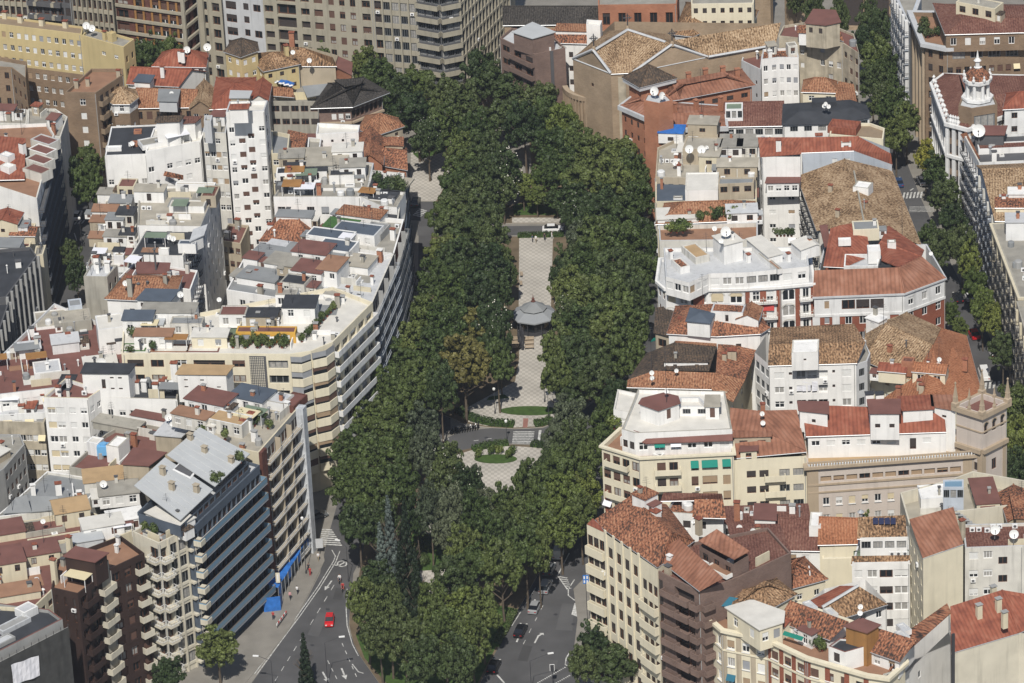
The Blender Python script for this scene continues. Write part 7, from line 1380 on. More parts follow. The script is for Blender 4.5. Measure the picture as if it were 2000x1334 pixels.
for e in (0, 1): t.band(e, 21.6, .8, .6, 'sandstone'); t.band(e, 26.0 - .4, .25, .15, 'sandstone'); t.pier(e, .07, 1.0, 0, 21.5, .12, 'sandstone'); t.pier(e, .93, 1.0, 0, 21.5, .12, 'sandstone')
for i in range(4):
    mb = MB(); p = t.P[i]; c = sum(t.P, Vector()) / 4; q = p.lerp(c, -.04)
    mb.lathe((q.x, q.y, 29.5), [(.75, 0), (.75, .6), (.5, .8), (.42, 1.6), (.5, 1.7), (.4, 1.9), (.08, 4.2), (.22, 4.4), (0, 4.8)], 'sandstone', 4); mb.build('pinnacle', t.root)
    mb = MB(); m_ = p.lerp(t.P[(i + 1) % 4], .5); mb.lathe((m_.x, m_.y, 29.5), [(.35, 0), (.35, .5), (.22, .7), (0, 2.4)], 'sandstone', 4); mb.build('pinnacle', t.root)
mb = MB()
a, b_, d, nn, Ln = t.frame(1)
for k in range(3):
    c = a + d * Ln * (k + .5) / 3 + nn * .05
    for q in range(6):
        a0, a1 = math.pi * q / 6, math.pi * (q + 1) / 6; P_ = lambda r, an: (c.x + d.x * r * math.cos(an), c.y + d.y * r * math.cos(an), 26.9 + r * math.sin(an)); mb.face([(c.x, c.y, 26.88), P_(.5, a0), P_(.5, a1)], 'glass'); mb.face([P_(.5, a0), P_(.72, a0), P_(.72, a1), P_(.5, a1)], 'sandstone')
mb.build('arch', t.root)
# ---- mottled-roof cream block, brown balcony block
t = B('apartment_building', 'tall cream block with a mottled red tile roof and corner bay windows', '1146,1024 1180,1040 1284,1112 1350,1058 1300,990 1240,974', 30.5, 'cream', ('poly', 'redmix', [[(1162, 1014, 30.6), (1180, 1034, 30.6), (1284, 1108, 30.6), (1310, 1040, 34.2), (1232, 968, 34.2)], [(1284, 1108, 30.6), (1356, 1056, 30.6), (1310, 1040, 34.2)], [(1310, 1040, 34.2), (1356, 1056, 30.6), (1302, 985, 30.6), (1232, 968, 34.2)]]),
      {0: G(3, 8, 1.25, 2.0, 1.8, 3.6, 'dark', f=(0, 1)), 1: [G(4, 8, 1.35, 2.1, 2.2, 3.6, 'dark', f=(.03, .66)), G(3, 7, 1.2, 2.0, 3.6, 3.6, 'dark', f=(.70, 1.0))]})
t.panel([[(1146, 1024, 30.55), (1180, 1040, 30.55), (1174, 1028, 30.55), (1158, 1012, 30.55)]], 'tilered', 'corner_roof')
for r in range(8):
    z = 30.5 - 4.3 - 3.6 * r; t.balcony(0, .02, 99, z - .9, .7, 1.4, 'solid', 'cream')
    if r: a, b_, d, nn, Ln = t.frame(1); t.balcony(1, Ln * .7, Ln * .995, z - 1.5 + 3.6 - 3.0, .9, 1.4, 'solid', 'cream')
for k in range(5): t.pier(1, .03 + .1575 * k, .5, 0, 31.2, .22, 'cream')
t.bx(1248, 1000, 3, 3, 3, 'white', 'redmix', z0=33); t.chimney(1280, 1012, 1.2, 1.6, 'white', z0=33)
t = B('apartment_building', 'brown brick block with deep dark balconies and pinkish corrugated roofs', '1282,1114 1368,1156 1440,1128 1545,1080 1500,1030 1350,1060', 30, 'brickdark', ('flat', 'tilewine', .5),
      {0: [G(1, 9, 1.2, 2.0, 1.4, 3.1, 'dark', f=(.0, .16)), G(2, 9, 4.6, 2.0, 1.3, 3.1, 'dark', f=(.18, .78), depth=1.0), G(1, 9, 2.4, 2.0, 1.3, 3.1, 'dark', f=(.82, 1.0), depth=.8)], 1: G(1, 9, 1.7, 1.9, 1.3, 3.1, 'dark', f=(.0, .2), depth=.8)})
for r in range(9):
    z = 30 - 3.4 - 3.1 * r; a, b_, d, nn, Ln = t.frame(0); t.balcony(0, Ln * .18, Ln * .475, z, 1.1, 1.0, 'solid', 'brickdark'); t.balcony(0, Ln * .485, Ln * .78, z, 1.1, 1.0, 'solid', 'brickdark'); t.balcony(0, Ln * .82, Ln, z, 1.0, 1.0, 'solid', 'brickdark'); t.balcony(1, .02, 2.2, z, 1.0, 1.0, 'solid', 'brickdark')
t.sloped([[(1270, 1080, 30.6), (1366, 1154, 30.6), (1412, 1128, 33.0), (1326, 1052, 33.6)], [(1364, 1056, 33.6), (1434, 1092, 33.0), (1464, 1076, 33.6), (1400, 1033, 35)]], 'tilebrown'); t.box('1366,1066 1432,1102 1462,1084 1400,1044', 32.6, 'brickdark', None, {0: G(3, 1, 1.4, 1.4, .9, 3, 'dark')}, z0=29)
t.bx(1398, 1122, 5, 3, .6, 'white', 'deck', name='terrace', z0=30.2); t.clutter(9, 72, kinds='ccp', extra='dstw', mats=('beige', 'brickred', 'white')); t.chimney(1365, 1040, 2.5, 1.0, 'beige')
t = B('house', 'dark wine-red flat roof between the brown block and the dark tile roof', '1440,1088 1540,1076 1520,1025 1424,1024', 27, 'taupe', ('slab', 'tilewine'), {}); t.chimney(1480, 1050, 2, .8, 'beige', z0=27)
t = B('house', 'white house with red lean-to roofs between the mottled roof and the cream block', '1300,1000 1412,1008 1412,968 1320,966', 25.5, 'white', ('flat', 'redmix', .4), {0: G(3, 2, 1.3, 1.4, 1.4, 3, 'dark', f=(.3, .7))}); t.sloped([[(1352, 1010, 26), (1418, 1012, 26), (1412, 975, 28.4), (1356, 975, 28.4)]], 'redmix'); t.sloped([[(1290, 978, 26.6), (1412, 976, 26.6), (1410, 964, 28), (1296, 962, 28)]], 'tilewine'); t.clutter(8, 73, kinds='cp', extra='dstw')
t = B('house', 'low wine-roofed sheds with a white stair hut below the cream rounded balconies', '1412,1020 1530,1022 1580,1015 1575,985 1415,990', 20, 'white', ('slab', 'tilewine'), {0: G(5, 2, 1.2, 1.2, 1.2, 3, 'brown')}); t.box('1474,1012 1514,1014 1514,985 1476,984', 24, 'white', ('slab', 'redroof'), {0: G(1, 1, .9, 1.4, 1, 3, 'white')}, z0=15); t.chimney(1440, 1016, 3.4, 1.0, 'brickred', z0=20); t.clutter(6, 74, kinds='cp', extra='dstw')
# ---- lower right courtyard houses
t = B('house', 'white house under a dark red tile roof in the lower right courtyard', '1500,1072 1605,1074 1600,1035 1505,1028', 18, 'white', ('gx', 'tilewine', 2.6, 0.0, .8), {0: G(5, 4, 1.2, 1.3, 1.0, 3, 'mix', f=(.4, 1.0))}); t.bx(1592, 1050, 2, 5, 2.2, 'white', 'white', z0=19)
t = B('house', 'narrow cream house with an orange roof and a row of coolers', '1601,1062 1678,1060 1676,1030 1604,1026', 19.5, 'cream', ('gx', 'orange', 2.2, 0.0, .8), {0: G(1, 1, 4.6, 1.2, 4.0, 3, 'white')}); t.box('1606,1092 1668,1090 1672,1070 1606,1072', 17.0, 'cream', ('flat', 'lightgrey', .3), z0=0, name='terrace_wing'); t.zr = 17; t.aircon(1612, 1080, 5, step=1.25); t.zr = 19.5
t = B('house', 'white house with a mottled tile roof, solar panels and glazed terraces', '1664,1100 1777,1098 1777,1048 1680,1046', 20, 'white', ('flat', 'lightgrey', 1.4), {0: [G(1, 5, 1.3, 1.5, 1.4, 3.2, 'white', f=(.02, .2)), G(1, 5, 1.7, 1.5, 1.4, 3.2, 'white', f=(.25, .45)), G(1, 5, 2.2, 1.5, 1.4, 3.2, 'dark', f=(.48, .7)), G(1, 5, 2.4, 1.5, 1.4, 3.2, 'mix', f=(.72, .98))]})
t.sloped([[(1662, 1102, 19.6), (1778, 1100, 19.6), (1777, 1084, 20.8), (1664, 1086, 20.8)]], 'ochre2', 'skirt_roof'); t.box('1680,1050 1772,1048 1772,1028 1678,1030', 22.8, 'white', ('poly', 'ochre2', [[(1674, 1052, 22.6), (1772, 1048, 22.6), (1768, 1006, 25), (1676, 1010, 25)]]), {0: G(4, 1, 1.6, 1.4, .8, 3, 'alu')}, z0=18); t.aircon(1742, 1086, 4, z0=19.6); t.bx(1725, 1086, 10, .15, 1.0, 'greenglass', 'greenglass', name='glass_screen', z0=19)
sp = empty('solar_panel', W(1728, 1022, 24), 'row of four dark blue solar panels on the mottled tile roof', 'solar panel'); mb = MB()
for k in range(4):
    u = 1705 + k * 11.5; mb = MB(); mb.face([W(u, 1024, 24.35), W(u + 10.3, 1023.6, 24.35), W(u + 9.8, 1011, 25.1), W(u - .4, 1011.4, 25.1)], 'panel'); mb.build('panel', sp)
t.pipe(1683, 1160, 16, .3, 'steel', z0=7)
t = B('house', 'small house with a red and dark mottled hip roof left of the cream yard wall', '1500,1150 1545,1148 1612,1130 1570,1090 1505,1105', 20.5, 'cream', ('mesa', 'redmix', 2.8, 4.6), {1: G(2, 3, 1, 1.2, 1.6, 3, 'mix'), 0: G(2, 2, 1, 1.2, 1.6, 3, 'mix')}); t.bx(1490, 1160, 6, 4, 2.2, 'cream', 'tar', z0=19); t.clutter(6, 75, kinds='cp', extra='dstw')
t = B('house', 'low house with a mottled tile roof and teal awning below the brown block', '1432,1188 1506,1186 1552,1160 1516,1132 1440,1156', 26.5, 'cream', ('mesa', 'ochre2', 2.2, 4.0), {0: G(3, 2, 1, 1.2, 1.4, 3, 'mix')}); t.panel([[(1408, 1184, 25.8), (1446, 1186, 25.8), (1442, 1168, 27), (1416, 1164, 27)]], 'tealawning', 'awning')
t = B('house', 'courtyard house with a half red, half mottled gable roof and white lead ridge', '1572,1180 1640,1196 1732,1176 1690,1132 1610,1150', 19.5, 'white', ('poly', 'ochre2', [[(1608, 1186, 21), (1650, 1206, 19.6), (1734, 1180, 19.6), (1676, 1144, 23.2)]]), {1: G(3, 3, 1, 1.3, 1.4, 3, 'mix')}); t.sloped([[(1572, 1178, 20), (1606, 1186, 21), (1676, 1144, 23.2), (1640, 1144, 22)]], 'tilered'); mb = MB(); mb.tube(W(1606, 1186, 21.1), W(1676, 1144, 23.3), .3, .3, 'lightgrey', 5); mb.build('ridge_cap', t.root)
t = B('apartment_building', 'beige block with a pinkish corrugated shed roof and shaded left wall', '1803,1090 1881,1062 1860,1004 1776,1028', 26, 'cream', ('poly', 'tilebrown', [[(1802, 1090, 26), (1882, 1062, 26), (1862, 990, 29.4), (1776, 1014, 29.4)]]), {3: G(4, 8, .9, 1.4, 1.6, 3, 'dark')}); t.panel([[(1803, 1090, 26), (1776, 1028, 26), (1778, 1014, 29.2)], [(1881, 1062, 26), (1862, 990, 29.2), (1860, 1004, 26)]], 'cream', 'gable'); t.chimney(1879, 1050, 3.2, .9, 'oldwall', z0=24)
t = B('apartment_building', 'cream-white block with three columns of windows and two large dishes on a wine roof', '1885,1070 1997,1066 2040,1066 2040,1020 1880,1024', 24, 'offwhite', ('flat', 'tilewine', .5), {0: [G(1, 6, 1.5, 1.4, .9, 3.5, 'mix', f=(.02, .28)), G(1, 6, 1.5, 1.4, .8, 3.5, 'mix', f=(.28, .52)), G(1, 6, 1.5, 1.4, 2.0, 3.5, 'dark', f=(.52, .8))]}); t.aircon(1928, 1040, 1); t.aircon(1948, 1038, 1); t.clutter(8, 76, kinds='pb', extra='dstw')
t = B('apartment_building', 'white-walled yard building with a blue glass box and steel stair', '1758,962 1776,1026 1860,1000 1990,985 2040,1000 2040,945 1900,920 1860,935', 23, 'bone', ('flat', 'gravel2', 2.4), {0: G(3, 6, .9, 1.4, 3, 3, 'dark')})
t.bx(1900, 985, 9, 4, 2.6, 'cream', 'redroof', faces={0: G(3, 1, 1.4, .5, .8, 3, 'dark')}); t.box('1842,952 1882,952 1882,936 1842,937', 27, 'bluegrey', ('flat', 'blueglassrail', .2), {0: G(3, 1, 1.0, 1.6, .5, 3, 'alu')}); t.bx(1795, 985, 5, 6, 2.4, 'white', 'white'); t.bx(1960, 1010, 10, 5, 2.0, 'beige', 'redmix', rt=('gx', 1.4)); t.clutter(8, 78, kinds='pb', extra='dstw')
mb = MB()
for k in range(9): p = W(1858 + k * 6.0, 990 + k * 5.0, 23.5 - .35 * k); mb.box(p, Vector((1, 0, 0)), Vector((0, 1, 0)), .45, .5, p.z - .05, p.z, 'steel', bottom=True)
mb.build('steel_stair', t.root)
t = B('house', 'low brown and grey sheds at the right edge behind the dishes', '1985,1010 2040,1012 2040,960 1975,962', 25, 'taupe', ('slab', 'redmix'), {})
# ---- foreground right: curved cream corner block
t = FR = B('apartment_building', 'foreground cream block with brick panels and a curved cornice terrace', '1380,1200 1412,1228 1500,1246 1576,1282 1694,1316 1734,1322 1768,1292 1752,1246 1655,1212 1540,1172 1420,1160', 24, 'cream', ('flat', 'deck', .9),
      {0: G(2, 6, 1.2, 1.8, 1.9, 3.3, 'mix', sill='white'), 1: G(3, 6, 1.3, 1.7, 1.9, 3.3, 'mix', sill='white'), 2: G(3, 6, 1.5, 1.6, 1.9, 3.3, 'brown', sill='white'), 3: G(4, 6, 1.5, 1.6, 1.9, 3.3, 'brown', sill='white'), 4: G(2, 6, 1.2, 1.6, 1.9, 3.3, 'brown')}, cornice=(.6, .5, 'cream'))
for e in (1, 2, 3, 0):
    for k in range(4 if e else 2):
        t.pier(e, (.02, .34, .66, .98)[k] if e else (.05, .95)[k], .9, 0, 22.9, .05, 'redpanel' if e in (2, 3) else 'beige', 'brick_panel')
    t.band(e, 19.9, .3, .2, 'cream')
t.box('1420,1186 1484,1228 1528,1214 1530,1194 1468,1172', 27.3, 'cream', ('slab', 'whitedeck'), {0: G(2, 1, 1.2, 1.7, 1.0, 3, 'mix'), 1: G(2, 1, 1.2, 1.7, 1.0, 3, 'mix')})
t.box('1520,1212 1622,1246 1655,1216 1545,1180', 25.2, 'white', ('poly', 'redmix', [[(1518, 1213, 25.2), (1621, 1250, 25.2), (1658, 1214, 28), (1543, 1172, 28)]]), {0: G(3, 1, 1.2, 1.4, .6, 3, 'mix')}); t.bx(1515, 1240, 4, 2.5, 2.4, 'cream', 'tilered', rt=('gx', .6), edge=2); t.bx(1572, 1262, 3, 3, 2.8, 'white', 'redroof', edge=2, faces={0: G(1, 1, 1, 1.8, .6, 3, 'mix')})
t.panel([[(1528, 1240, 25.0), (1566, 1252, 25.0), (1570, 1244, 25.8), (1532, 1232, 25.8)]], 'greenawning', 'awning')
t.box('1652,1222 1693,1234 1716,1220 1682,1208', 29.6, 'wood', ('slab', 'redroof'), z0=23); t.box('1618,1262 1650,1274 1692,1262 1690,1250 1640,1246', 26.6, 'white', ('flat', 'tar', .3), {0: G(1, 1, 1.2, 1.7, .7, 3, 'dark')}, rim='redroof'); t.bx(1660, 1248, 1.6, 1.2, 1.0, 'tar', 'tar', z0=26.3)
t.box('1698,1270 1756,1290 1786,1252 1712,1230', 25.5, 'white', ('poly', 'redmix', [[(1697, 1272, 25.5), (1757, 1293, 25.5), (1790, 1250, 28), (1712, 1226, 28)]]), {0: G(2, 1, 1.2, 1.6, .6, 3, 'mix')}, z0=22)
for u, v in ((1575, 1192), (1615, 1205), (1758, 1236), (1755, 1250)): t.bx(u, v, 2.6, 1.4, .9, 'white', 'lightgrey', z0=26.6, name='roof_light')
t.clutter(8, 79, kinds='cp', extra='dstw')
t = B('house', 'tall bluish white gable wall with two small windows at the lower right', '1732,1350 1858,1230 1852,1180 1765,1240', 20, 'white', ('poly', 'redmix', [[(1732, 1318, 23), (1756, 1286, 25), (1858, 1196, 29), (1850, 1178, 29), (1762, 1240, 25.5)]]), {0: G(3, 4, .9, 1.3, 2, 4, 'grey', skip=.5)}, z0=0)
t.panel([[(1732, 1350, 20), (1858, 1230, 20), (1857, 1200, 28.8 - 5.5)], ], 'white', 'gable') if False else None
t.panel([[(1732, 1350, 19.9), (1858, 1230, 19.9), (1858, 1140, 28.9), (1756, 1248, 25)]], 'white', 'gable') if False else None
t = B('apartment_building', 'beige house with a plain brown-red shed roof and four chimneys', '1860,1274 1990,1236 2040,1240 2040,1180 1956,1166 1858,1196', 25, 'bone', ('poly', 'tilered', [[(1858, 1275, 25), (1990, 1236, 25), (1957, 1152, 29.5), (1856, 1184, 29.5)], [(1957, 1152, 29.5), (1990, 1236, 25), (2040, 1215, 25), (2040, 1166, 28)]]), {})
for u, v in ((1912, 1208), (1950, 1196), (1962, 1222), (1940, 1172)): t.chimney(u, v, 2.4, .9, 'cream2', z0=27.3, cap='grey')
t.pier(0, .005, .5, 0, 28.5, .3, 'iron', 'drainpipe')
# ---- right street: fronts on its far side
t = B('apartment_building', 'brown stone block with a wide pale cornice, attic windows and wine roof', '1807,82 1848,90 1994,82 2040,82 2040,28 1783,24', 26, 'brickbrown', ('flat', 'deck', .9), {1: [G(4, 1, 2.6, 1.7, 1.4, 3, 'alu', f=(.05, 1)), G(9, 7, 1.1, 1.5, 4.9, 3.1, 'brown', f=(0, 1))], 0: G(2, 8, 1.0, 1.7, 1.6, 3.1, 'dark'), 5: G(9, 7, 1.0, 1.7, 2.0, 3.1, 'dark')}, cornice=(1.1, .8, 'lightgrey'))
t.box('1848,66 1990,62 2040,62 2040,10 1825,8', 29.2, 'brickbrown', ('mesa', 'tilewine', 1.4, 4.0), {0: G(5, 1, 1.2, 1.7, 1.0, 3, 'mix')}); t.bx(1905, 40, 9, 4, 3.4, 'cream2', 'concrete', z0=29.8, faces={0: G(3, 1, 1.4, 1.5, .7, 3, 'dark')})
for k in range(4): t.pier(5, .1 + .27 * k, 1.2, 0, 25, .5, 'sandstone')
t = B('apartment_building', 'pale grey ornate front with stacked balconies at the head of the right street', '1776,44 1784,24 1800,-20 1745,-20', 25, 'bluegrey', ('flat', 'gravel', .5), {3: G(7, 7, 1.1, 1.8, 1.4, 3.2, 'dark', bal='rail', bw=.4)}, cornice=(.6, .5, 'lightgrey'))
for k in range(6): t.pier(3, .08 + .17 * k, 1.0, 0, 25, .8, 'white2', 'bay')
t = B('market_hall', 'brick building with two big dark arches at the end of the right street', GP('1640,58 1740,60 1742,20 1640,20'), 14, 'bricktan', ('flat', 'gravel'), {0: G(2, 1, 5.0, 9.0, 4.2, 3, 'dark', depth=.8)})
mb = MB(); a, b_, d, nn, Ln = t.frame(0)
for k in range(2):
    c = a + d * Ln * (k + .5) / 2 + nn * .08
    for q in range(10):
        a0, a1 = math.pi * q / 10, math.pi * (q + 1) / 10; P_ = lambda r, an: (c.x + d.x * r * math.cos(an), c.y + d.y * r * math.cos(an), 9.8 + r * math.sin(an)); mb.face([P_(2.5, a0), P_(3.2, a0), P_(3.2, a1), P_(2.5, a1)], 'sandstone'); mb.face([(c.x, c.y, 9.8), P_(2.5, a0), P_(2.5, a1)], 'glass')
mb.build('arch', t.root)
t = OR = B('apartment_building', 'white ornate corner building with columns, brown tile roofs and a lantern tower', '1824,162 1852,238 1890,248 1962,222 2040,214 2040,150 1846,146', 21, 'brickbrown', ('mesa', 'tilewine', 2.2, 5.0), {6: G(7, 6, 1.2, 2.0, 1.4, 3.4, 'dark', bal='rail', rail='white2', bw=.3), 0: G(6, 6, 1.2, 2.0, 1.4, 3.4, 'dark'), 1: G(3, 6, 1.3, 2.1, 1.4, 3.4, 'dark'), 2: G(4, 5, 1.3, 1.9, 1.4, 3.4, 'mix')}, cornice=(.9, .7, 'white2'))
for e, n_ in ((0, 7), (1, 4), (2, 5)):
    for k in range(n_): t.pier(e, k / (n_ - 1), .8, 0, 20.4, .45, 'white2', 'column')
    for z in (6.6, 13.4): t.band(e, z, .6, .7, 'white2')
t.box('1872,206 1898,212 1948,204 1940,184 1880,184', 25, 'brickbrown', ('flat', 'lightgrey', .4), {1: G(1, 1, 4.5, 3.0, 1.8, 3, 'alu')}, z0=19, name='tower_base')
lt = W(1909, 190, 25); zL = lambda z: 25 + (z - 26.5) * .72
for k in range(8):
    mb = MB(); an = 2 * math.pi * (k + .5) / 8; p = lt + Vector((math.cos(an), math.sin(an), 0)) * 2.2; mb.tube((p.x, p.y, zL(26.3)), (p.x, p.y, zL(31.4)), .4, .34, 'white2', 8); mb.build('lantern_column', t.root)
LL = lambda nm, pr, m_: (lambda b: (b.lathe((lt.x, lt.y, 0), [(r, zL(z)) for r, z in pr], m_, 8), b.build(nm, t.root)))(MB())
LL('lantern', [(3.3, 26.3), (3.3, 27.0), (1.5, 27.0), (1.5, 31.3), (2.8, 31.3), (3.0, 31.6), (3.0, 32.6), (2.7, 32.7)], 'white2'); LL('dome', [(2.7, 32.7), (2.3, 34.0), (1.4, 35.0), (.6, 35.4)], 'redmix'); LL('finial', [(.6, 35.4), (.8, 35.8), (.45, 36.0), (.45, 37.6), (.8, 37.8), (.3, 38.6), (.06, 40.8), (0, 40.9)], 'white2')
for k in range(8):
    mb = MB(); an = 2 * math.pi * (k + .5) / 8; p = lt + Vector((math.cos(an), math.sin(an), 0)) * 2.8; mb.lathe((p.x, p.y, zL(32.6)), [(.28, 0), (.35, .4), (.15, .8), (.22, 1.1), (0, 1.4)], 'white2', 6); mb.build('finial', t.root)
for k in range(9):
    for e in (0, 1):
        mb = MB(); a, b_, d, nn, Ln = t.frame(e); p = a + d * Ln * k / 8
        if e == 1 and k > 4: continue
        mb.lathe((p.x, p.y, 21.0), [(.4, 0), (.5, .5), (.2, 1.0), (.35, 1.4), (0, 1.9)], 'white2', 6); mb.build('parapet_urn', t.root)
t = B('house', 'white villa with a red hip roof tucked behind the lantern tower', '1962,212 2040,208 2040,182 1968,184', 24, 'white2', ('hx', 'tilered', 2.0), {0: G(2, 2, 1.2, 1.3, 1.0, 3, 'dark')})
t = B('apartment_building', 'white building with an orange roof edge and a huge dish beside the lantern tower', '1912,318 2040,312 2040,258 1884,266', 21, 'white2', ('flat', 'darkgrey', .5), {3: G(5, 6, 1.1, 1.8, 1.6, 3.2, 'dark', bal='rail'), 0: G(2, 2, 1, 1, 1.4, 3, 'mix')}); t.sloped([[(1876, 262, 20), (1906, 312, 20), (1914, 308, 21.4), (1888, 258, 21.4)]], 'orange', 'roof'); t.box('1905,262 1960,262 1965,246 1908,246', 24, 'darkgrey', ('slab', 'redroof'), z0=20); t.bx(1960, 300, 10, 3, 1.2, 'white', 'tilewine'); t.clutter(8, 80, kinds='cpa', extra='dstw')
t = B('apartment_building', 'grey street front under an ochre roof with red ridges at the right edge', '1946,430 2040,430 2040,318 1910,324', 21.5, 'bluegrey', ('gx', 'ochre', 2.6, 0.0, .7), {3: G(9, 6, 1.1, 1.9, 1.4, 3.2, 'dark', bal='rail', bw=.4, bd=.8), 0: G(2, 4, 1.2, 1.3, 3, 3, 'mix')}); t.bx(1975, 432, 6, 4, 3, 'cream', 'redmix', z0=20); t.bx(1990, 400, 4, 3, 2.4, 'white', 'white', z0=22)
for k in range(4): t.pier(3, .15 + .24 * k, .7, 0, 21, .5, 'offwhite')
t = B('apartment_building', 'shaded grey-brown front with cream pilasters along the right street', '1992,580 2040,580 2040,432 1938,438', 22, 'concrete', ('flat', 'gravel', .9), {3: G(11, 6, 1.1, 1.9, 1.4, 3.2, 'dark', bal='rail', bw=.4, bd=.8)}, cornice=(.5, .5, 'cream2')); t.bx(1985, 470, 4, 4, 4, 'white2', 'lightgrey'); t.clutter(9, 81, kinds='cb', extra='dstw')
for k in range(6): t.pier(3, .08 + .168 * k, .8, 0, 21.5, .45, 'cream2')
t = B('apartment_building', 'shaded stone front nearest the viewer on the right street', '2022,720 2060,720 2060,585 1985,588', 22, 'concrete', ('flat', 'gravel', .9), {3: G(9, 6, 1.1, 1.9, 1.4, 3.2, 'dark', bal='rail', bw=.4, bd=.8)})
for k in range(5): t.pier(3, .1 + .2 * k, .8, 0, 21.5, .45, 'cream2')
# ================================================================== KIOSK AND PARK FURNITURE
plain('kioskroof', (0.27, 0.285, 0.30), var=.06, streak=0)
kc = W(1044, 645, .13); e = empty('kiosk', kc, 'octagonal grey-roofed bandstand kiosk on the promenade', 'kiosk')
mb = MB(); mb.lathe(kc, [(4.6, 3.4), (4.6, 3.65), (2.35, 4.75)], 'kioskroof', 8); mb.face([(kc.x + 4.6 * math.cos(2 * math.pi * k / 8), kc.y + 4.6 * math.sin(2 * math.pi * k / 8), kc.z + 3.4) for k in range(8)][::-1], 'grey'); mb.build('canopy', e)
mb = MB(); mb.lathe(kc, [(2.35, 4.7), (2.35, 4.95), (2.7, 5.0), (.35, 6.3)], 'lead', 8); mb.build('upper_roof', e)
mb = MB(); mb.lathe(kc, [(.35, 6.25), (.5, 6.4), (.25, 6.6), (.3, 7.0), (.1, 7.2), (0, 8.1)], 'rust', 8); mb.build('finial', e)
for k in range(8):
    a = 2 * math.pi * (k + .5) / 8; p = kc + Vector((math.cos(a), math.sin(a), 0)) * 3.6; mb = MB(); mb.tube(p, p + Vector((0, 0, 3.5)), .09, .09, 'iron', 6); mb.build('post', e)
mb = MB(); mb.lathe(kc, [(2.9, 0), (2.9, .9)], 'iron', 8); mb.lathe(kc, [(2.8, .9), (2.8, 3.4)], 'glass', 8); mb.build('glazed_wall', e)
p = W(1018, 690, .13); e = empty('monument', p, 'group of tall dark bronze shapes at the head of a dark slab', 'monument'); sheet('slab', '1014,688 1021,688 1022,716 1016,716', .2, 'slate', parent=e).location = (-p.x, -p.y, -p.z)
for u, v, h in ((1014, 672, 3.2), (1018, 668, 4.2), (1022, 671, 3.6), (1017, 680, 2.6), (1021, 683, 2.0)):
    q = W(u, v, .13); mb = MB(); mb.lathe(q, [(.3, 0), (.26, h * .4), (.34, h * .62), (.22, h * .8), (.12, h * .86), (.18, h * .93), (0, h)], 'iron', 7); mb.build('figure', e)
def bench(u, v, label, rz=0.0):
    p = W(u, v, .13); e = empty('bench', p, label, 'bench', 'benches on the promenade', rz); e['_o'] = [0, 0, 0]; X, Y = Vector((1, 0, 0)), Vector((0, 1, 0))
    for k in range(3): mb = MB(); mb.box(Vector((0, -.16 + .16 * k, 0)), X, Y, .9, .07, .42, .47, 'sandstone', bottom=True); mb.build('seat_slat', e)
    for k in range(2): mb = MB(); mb.box(Vector((0, .28, 0)), X, Y, .9, .03, .55 + .17 * k, .68 + .17 * k, 'sandstone', bottom=True); mb.build('back_slat', e)
    for s_ in (-1, 1): mb = MB(); mb.box(Vector((.75 * s_, .05, 0)), X, Y, .05, .22, 0, .419, 'iron'); mb.box(Vector((.75 * s_, .325, 0)), X, Y, .04, .014, 0, .85, 'iron'); mb.build('leg', e)
for u, v, l, r_ in ((1007, 666, 'rear pale bench left of the monument', 0), (1007, 674, 'middle pale bench left of the monument', 0), (1007, 682, 'front pale bench left of the monument', 0), (1034, 666, 'rear pale bench right of the monument', 0), (1034, 674, 'middle pale bench right of the monument', 0), (1034, 682, 'front pale bench right of the monument', 0), (1019, 538, 'dark bench on the left promenade edge, farthest from the kiosk', 1.57), (1018, 556, 'dark bench on the left promenade edge, nearest the kiosk', 1.57)): bench(u, v, l, r_)
def lamp(u, v, h, label, arm=None, group='street lamps', r=.07):
    p = W(u, v, .1); e = empty('street_lamp', p, label, 'street lamp', group); mb = MB(); mb.tube(p, p + Vector((0, 0, h)), r, r * .6, 'iron', 7); mb.lathe(p, [(.16, 0), (.16, .5), (.09, .6)], 'iron', 8)
    t_ = p + Vector((0, 0, h))
    if arm:
        d = Vector((arm[0], arm[1], 0)); pr = t_
        for k in range(1, 7):
            a = k / 6; q = t_ + d * math.sin(a * math.pi / 2) + Vector((0, 0, 1.0 * (1 - math.cos(a * math.pi / 2)) * 0 + .9 * math.sin(a * math.pi / 2))); mb.tube(pr, q, .05, .045, 'iron', 6); pr = q
        mb.build('pole', e); hb = MB(); dn = d.normalized(); hb.box(pr + dn * .35, dn, Vector((-dn.y, dn.x, 0)), .5, .16, pr.z - .08, pr.z + .08, 'pvc', bottom=True); hb.build('lamp_head', e)
    else:
        mb.build('pole', e); hb = MB(); hb.lathe(t_, [(.1, 0), (.28, .15), (.28, .45), (.08, .6), (0, .62)], 'dishwhite', 8); hb.build('lamp_head', e)
lamp(640, 1334, 8, 'tall street lamp with a curved arm on the left carriageway', (2.6, .2)); lamp(534, 1350, 6, 'curved lamp at the bottom edge of the left pavement', (-2.2, .4)); lamp(1038, 1350, 6, 'curved traffic pole at the bottom of the right carriageway', (3.2, .6))
lamp(598, 1120, 11, 'slim dark lamp post in front of the blue hoarding', None); lamp(681, 1135, 7, 'thin lamp bent over the motorcycles', (-1.2, .8)); lamp(967, 808, 5, 'dark lamp post on the paving left of the oval lawn'); lamp(1072, 822, 5.5, 'lamp post right of the oval lawn'); lamp(1098, 800, 5.5, 'lamp post under the trees behind the oval lawn'); lamp(1064, 785, 4.5, 'lamp post on the pale paving behind the oval lawn'); lamp(990, 862, 4, 'lamp post on the verge beside the crosswalk'); lamp(947, 330, 5, 'pale lamp post in front of the upper magnolias'); lamp(160, 480, 6, 'lamp post in the small left street')
